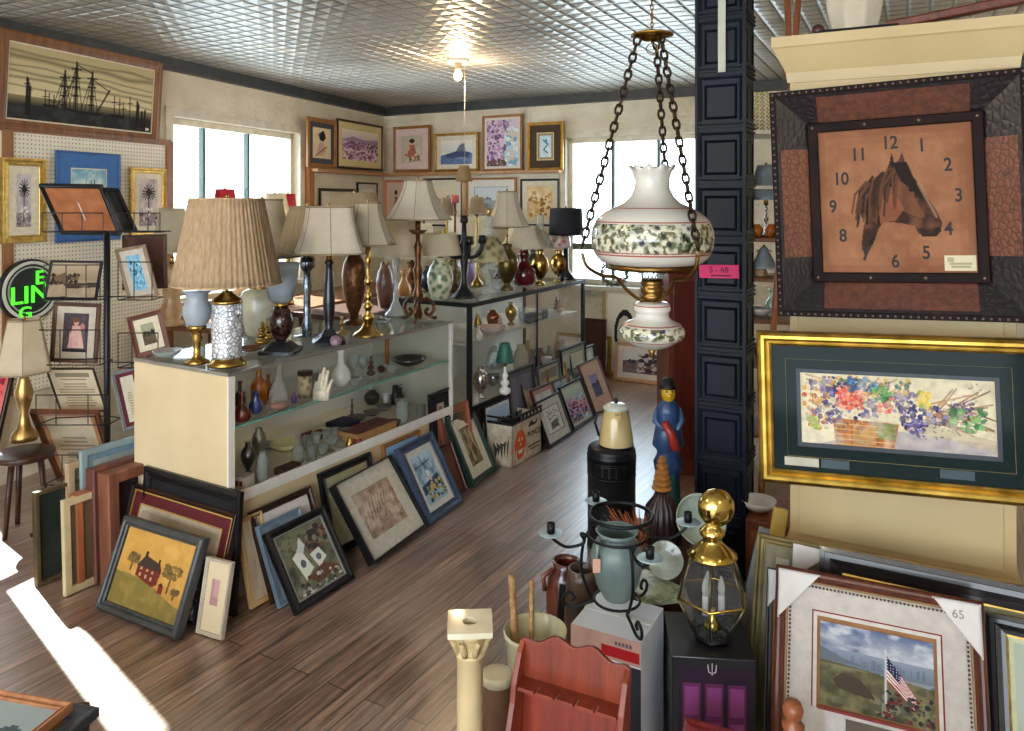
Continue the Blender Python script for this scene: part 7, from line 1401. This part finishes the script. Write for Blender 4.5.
# boards and plates between carton and lantern
def board(label, a, b_, w, th, m, name='wooden_board', cat='board', rx=None):
    a, b_ = Vector(a), Vector(b_); d = b_-a; z = d.normalized(); x = Vector((0, 1, 0)).cross(z).normalized() if rx is None else Vector(rx); y = z.cross(x)
    mb = MB(); mb.box(-w/2, w/2, -th/2, th/2, 0, d.length); o = mb.build(name, m, None, .002); o.matrix_world = Matrix(((x.x, y.x, z.x, a.x), (x.y, y.y, z.y, a.y), (x.z, y.z, z.z, a.z), (0, 0, 0, 1))); return tag(o, label, cat)
board('narrow dark wooden board leaning between the white carton and the lantern', (.43, 2.52, .02), at(684, 560, 2.62), .05, .012, WALN)
board('light pine board leaning behind the vase stand', (.37, 2.62, .02), at(668, 575, 2.78), .07, .012, PINE)
o = MB().lathe(open_prof('plate', .062, 0, .015, .003), 36).build('glass_plate', mat('a8b0a4', .12, coat=.6, c2='7c8474')); p = at(665, 560, 2.62); o.location = p; o.rotation_euler = (1.1, .15, -.2); tag(o, 'shiny pale glass plate propped up behind the white carton', 'plate')
p = at(652, 585, 2.55); o = thing('magazine_stack', 'low heap of glossy papers on a dark stool right of the white carton', 'papers', (p.x, p.y, .0), .4)
MB().box(-.07, .07, -.09, .09, 0, p.z-.02).build('stool', WALN, o); mb = MB()
for i in range(5): mb.M = Matrix.Rotation(.12*i-.2, 4, 'Z'); mb.box(-.07, .07, -.09, .09, p.z-.02+.004*i, p.z-.0165+.004*i)
mb.build('papers', mat('c4c8a8', .3, kind='speck', c2='6a7a5a', scale=14, coat=.4), o)
b = at(548, 590, 2.45); 
board('black handled knife-like tool standing between bucket and crock', (b.x+.02, b.y+.02, .0), at(572, 585, 2.5), .022, .01, BLACK, 'tool_handle', 'tool', (1, 0, 0))
# red-brown frame low by the black box, and the turned chair post
quad('dark red wooden frame lying low in front of the black box', (684, 716, 2.02), (786, 745, 1.8), (676, 800, 1.9), fw=.035, d=.03, fm=woodm('7a2424', '4c1418', .3), art=a_plain('6a4a40', '4a302c'))
NP = at(793, 700, 1.62); WD = woodm('9a5c3a', '6a3a22', .3); o = thing('wooden_chair', 'wooden chair back with turned finial posts at the bottom right corner', 'chair', (NP.x, NP.y, 0), -.45)
zt_ = NP.z
for X in (0, .36):
    MB().lathe([(.018, 0), (.02, .1), (.016, .2), (.02, .3), (.022, zt_-.09), (.014, zt_-.075), (.022, zt_-.06), (.024, zt_-.052), (.012, zt_-.044), (.02, zt_-.03), (.022, zt_-.018), (.016, zt_-.004), (.003, zt_)], 20, (X, 0, 0)).build('post', WD, o)
MB().box(.015, .345, -.01, .01, zt_-.15, zt_-.065).build('top_rail', WD, o, .004); MB().box(-.01, .37, -.36, .01, .24, .262).build('seat', WD, o, .006)
for X in (.01, .35): MB().lathe([(.014, 0), (.02, .12), (.018, .24)], 12, (X, -.33, 0)).build('leg', WD, o)
for X in (.09, .18, .27): MB().lathe([(.007, .262), (.01, zt_*.5+.1), (.007, zt_-.15)], 10, (X, 0, 0)).build('spindle', WD, o)
# ================= things behind and above =================
TC = at(668, 270, 4.5); w_c = at(716, 270, 4.5).x-TC.x
o = thing('tall_wooden_cabinet', 'tall narrow dark mahogany cabinet left of the navy column', 'cabinet', (TC.x, 4.5, 0)); MB().box(0, w_c, 0, .35, 0, TC.z-.02).build('body', MAHO, o, .004); MB().box(-.015, w_c+.015, -.015, .36, TC.z-.02, TC.z).build('top', MAHO, o, .003); MB().box(.03, w_c-.03, -.012, 0, .1, TC.z-.07).build('door', woodm('5c2018', '34100c', .3), o, .003)
S0 = at(744, 240, 4.55); S1 = at(806, 240, 4.55); wS = S1.x-S0.x; o = thing('open_shelving', 'open wooden shelving with lamps and pottery seen between column and clock', 'shelves', (S0.x, S0.y, 0), -.3)
lv = [EYE-(y-HY)/F*4.62 for y in (132, 186, 238, 277, 318, 362, 430)]
SW = woodm('8a5c3c', '5c3a24')
for X in (0, wS): MB().box(X-.012, X+.012, 0, .4, 0, lv[0]+.1).build('upright', SW, o)
for z in lv: MB().box(.012, wS-.012, 0, .4, z-.02, z).build('shelf_board', SW if z < 1.5 else mat('d8d4c8', .4), o)
def onsh(px, i, dy=.15): 
    Y = 4.55+dy; return Vector((at(px, 0, Y).x, Y, lv[i]+.001))
def sh(name, label, cat, px, i, R, h, p, m, op=False):
    b = onsh(px, i); o = MB().lathe(open_prof(p, R, 0, h, .003) if op else prof(p, R, 0, h), 24).build(name, m); o.location = b; return tag(o, label, cat)
sh('pumpkin_pot', 'orange round pot left of two on the white shelf', 'pot', 757, 2, .038, .08, 'jar', mat('d87a1c', .4, coat=.4)); sh('pumpkin_pot', 'orange round pot right of two on the white shelf', 'pot', 771, 2, .038, .08, 'jar', mat('c8681c', .4, coat=.4))
lamp('small lamp with a pale blue cone shade on the shelving', 764, 0, lv[3], [('foot', 'stick', 8, 277, 262, BRASS)], ('round', 247, 268, 3, 13, mat('c0ccd4', .7, sub=.3)), dep=4.72)
lamp('pleated pale glass lamp on the upper shelf beside the clock', 766, 0, lv[2], [('stem', 'stick', 6, 238, 205, CHROME)], ('pleat', 165, 200, 8, 18, mat('b8c4cc', .5, sub=.3)), dep=4.78)
sh('pottery_dish', 'white fish-shaped dish low on the shelving', 'dish', 760, 4, .07, .05, 'bowl', MILK, True); sh('green_glass_vase', 'pale green glass vase at the shelving edge', 'vase', 772, 4, .04, .17, 'vase', mat('a8c8b0', .2, coat=.6)); sh('pottery_jar', 'brown pottery jar on the shelving behind the gold frame', 'jar', 762, 5, .05, .12, 'jar', mat('7a4a34', .4)); sh('wicker_dome', 'beige wicker piece on the third shelf', 'ornament', 760, 3, .0451, .06, 'dome', mat('c8a880', .7, bump=.5, scale=60))
b = at(763, 125, 4.7); o = thing('beaded_tassels', 'strings of golden beads hanging at the top of the shelving', 'beads', (b.x, b.y, 0)); mb = MB()
for i in range(9):
    for j in range(10): mb.ball((-.05+.0125*i, .0+.01*(i % 3), b.z+.2-.024*j-.01*(i % 2)), .0075, 6)
q = mb.build('bead_strings', mat('c8b060', .3, .4, c2='9aa050'), o); q['kind'] = 'stuff'
c_ = at(772, 540, 3.1); o = thing('small_wooden_cabinet', 'small reddish wooden cabinet on the floor between column and cupboard', 'cabinet', (c_.x, c_.y+.05, 0), -.48); zc = EYE-(528-HY)/F*3.1
MB().box(-.09, .13, 0, .3, 0, zc).build('body', woodm('8a4c30', '5c2e1c'), o, .004); MB().box(-.07, .11, -.01, 0, .03, zc-.04).build('door', woodm('9a5a3a', '6a3822'), o, .002)
o = MB().lathe(open_prof('bowl', .075, 0, .05, .003), 32).build('white_bowl', MILK); o.location = (c_.x-.0, c_.y+.17, zc+.001); tag(o, 'white bowl on top of the small reddish cabinet', 'bowl')
board('pale yellow wooden moulding strip leaning against the cream cupboard', (at(757, 640, 2.75).x, 2.72, .02), at(781, 508, 2.78), .05, .02, mat('d8b860', .5), 'moulding_strip', 'moulding')
board('blue-white painted strip leaning beside the yellow one', (at(745, 640, 2.72).x, 2.78, .02), at(765, 528, 2.84), .04, .02, mat('a8b8c8', .4), 'moulding_strip', 'moulding')
# on top of the hutch
HT = 2.192
def ontop(u, v): return h0+hx*u+hin*v+Vector((0, 0, HT))
o = shade_mesh('panel', .105, .07, 0, .22).build('lamp_shade', SHW); o.location = ontop(.2, .1); tag(o, 'big cream panelled lampshade stored upside down on the cream cupboard', 'lampshade')
o = MB().box(0, .42, -.02, .02, 0, .03).build('wooden_rail', MAHO, None, .006); o.location = ontop(.3, .03)+Vector((0, 0, .0)); o.rotation_euler = (0, -.12, HA); tag(o, 'dark red wooden rail lying along the top of the cupboard', 'rail')
o = MB().ball((0, 0, .022), .022, 16).build('wooden_ball', mat('4a2020', .4)); o.location = ontop(.09, .02); tag(o, 'dark red wooden ball at the left of the cupboard top', 'ball')
o = MB().box(-.12, .14, -.08, .1, 0, .018).build('folded_cloth', mat('16161c', .9)); o.location = ontop(.2, .08)+Vector((0, 0, -.0)); o.rotation_euler = (0, 0, HA); tag(o, 'black folded cloth under the cream lampshade on the cupboard', 'cloth')
bpy.data.objects['lamp_shade'] if False else None
WO = woodm('b8744a', '8a5030'); o = thing('wooden_trestle', 'orange-brown wooden trestle legs rising from the shelving top', 'trestle', (at(790, 60, 3.4).x, 3.4, 0), .3)
for a, b_ in (((-.18, 0, 0), (.05, 0, 2.6)), ((.13, 0, 0), (-.02, 0, 2.6))): MB().tube([a, b_], .014, 8).build('leg', WO, o)
MB().tube([(-.03, 0, 2.2), (.03, 0, 2.22)], .012, 8).build('rung', WO, o)
# ================= more of the small stock =================
for a in (
 ('silver_tray', 'oval silver tray lying behind the pewter pitchers in the showcase', 'tray', 268, 447, DK1, 12, 444, 'plate', CHROME, G2, True),
 ('glass_ashtray', 'small square-looking clear ashtray at the front edge of the showcase deck', 'ashtray', 322, 466, DK1, 6, 461, 'bowl', CLR, G2, True),
 ('brass_bell', 'little brass bell in front of the wooden box on the showcase deck', 'bell', 352, 449, DK1, 4, 438, 'bell', BRASS, G2),
 ('red_tin', 'small red tin beside the brass bell on the showcase deck', 'tin', 362, 446, DK1, 4.5, 439, 'cyl', mat('9a2a24', .4), G2),
 ('candlestick', 'short pewter candlestick between the blue cloth and the dark plates', 'candlestick', 352, 416, DK1, 4.5, 398, 'stick', PEW, G2),
 ('teapot', 'round dark teapot behind the row of dark plates', 'teapot', 372, 404, DK1, 8, 390, 'jar', mat('2e2a2a', .2, coat=.6), G2),
 ('china_cup', 'white china cup left of the binoculars', 'cup', 386, 402, DK1, 4, 394, 'tumbler', MILK, G2, True),
 ('brown_bowl', 'brown glazed bowl left of the ribbed pitcher at the showcase front', 'bowl', 394, 429, DK1, 8, 421, 'bowl', mat('5a3424', .2, coat=.6), G2, True),
 ('candlestick', 'brass candlestick behind the ribbed pitcher in the showcase', 'candlestick', 404, 412, DK1, 4, 392, 'stick', BRASS, G2),
 ('perfume_bottle', 'tiny purple perfume bottle beside the clear decanter on the showcase shelf', 'bottle', 294, 403, SH1, 3, 391, 'bottle', mat('5a3a7a', .15, coat=.6), G1),
 ('glass_tumbler', 'clear ribbed tumbler standing behind the lidded jar on the showcase shelf', 'tumbler', 314, 388, SH1, 5, 373, 'tumbler', CLR, G1, True),
 ('candle_holder', 'low glass candle holder between figurines and dark bowl', 'candle holder', 392, 373, SH1, 4.5, 366, 'bowl', CLR, G1, True),
 ('glass_bowl', 'cut glass bowl right of the white vase foot on the showcase shelf', 'bowl', 356, 386, SH1, 6, 379, 'bowl', CLR, G1, True),
 ('china_cup', 'white teacup at the near end of the black-framed showcase deck', 'cup', 476, 402, DK2, 4, 394, 'tumbler', MILK, G4, True),
 ('glass_vase', 'clear flared vase at the middle of the far showcase shelf', 'vase', 522, 321, SH2, 4, 308, 'tulip', CLR, G3, True),
 ('china_figurine', 'pale pink china lady behind the china plate', 'figurine', 500, 329, SH2, 4, 315, 'balls', mat('d8b0a8', .25, coat=.5), G3),
 ('brass_candlestick', 'thin brass candlestick on the top of the black-framed case behind the red lamp', 'candlestick', 518, 284, C2H, 4, 255, 'stick', BRASS, None),
 ('glass_vase', 'small clear glass vase between oil lamp and urn lamp on the case top', 'vase', 497, 291, C2H, 4, 276, 'vase', CLR, None),
 ('brass_candlestick', 'stout brass candlestick between the jar lamp and the marbled urn lamp', 'candlestick', 268, 340, C1H, 7, 318, 'balls', BRASS, None),
 ('glass_dish', 'round cut glass dish beside the trumpet lamp on the showcase top', 'dish', 384, 324, C1H, 8, 319, 'bowl', CLR, None, True),
 ('brass_candlestick', 'low gilt candlestick at the foot of the brown urn lamp', 'candlestick', 342, 333, C1H, 6, 316, 'stick', GOLD, None),
):
    turned(*a)
# dried wreath standing on the back window sill
zc = W2[2]+.0; b = hit(614, 288, CC+BN*.05, BN); o = thing('dried_wreath', 'grey-green dried foliage wreath with a red flower on the back window sill', 'wreath', (b.x, b.y, zc), math.atan2(BW.y, BW.x))
mb = MB(); r_ = random.Random(21)
for i in range(150):
    a = r_.uniform(0, 2*PI); R = .1+r_.uniform(-.02, .02); c = Vector((R*1.3*math.cos(a), r_.uniform(-.02, .02), .125+R*math.sin(a))); d = Vector((r_.uniform(-1, 1), r_.uniform(-.4, .4), r_.uniform(-1, 1))).normalized()*.022; e = Vector((d.z, .3*d.x, -d.x))*.35
    mb.add([c-d, c+e, c+d, c-e], [(0, 1, 2, 3)])
mb.build('foliage', mat('7a8474', .7, c2='545e50'), o)['kind'] = 'stuff'
MB().tube([(.13*math.cos(i*PI/12), 0, .125+.1*math.sin(i*PI/12)) for i in range(24)], .008, 6, closed=True).build('ring', mat('5a4636', .7), o)
mb = MB()
for i in range(7): a = i*2*PI/7; mb.ball((.07+.018*math.cos(a), -.03, .07+.018*math.sin(a)), .012, 8, (1, .5, 1))
mb.ball((.07, -.036, .07), .01, 8); mb.build('red_flower', mat('b0202a', .6), o)
# dark iron fireside fan hanging behind the hanging lamp chain, against the window
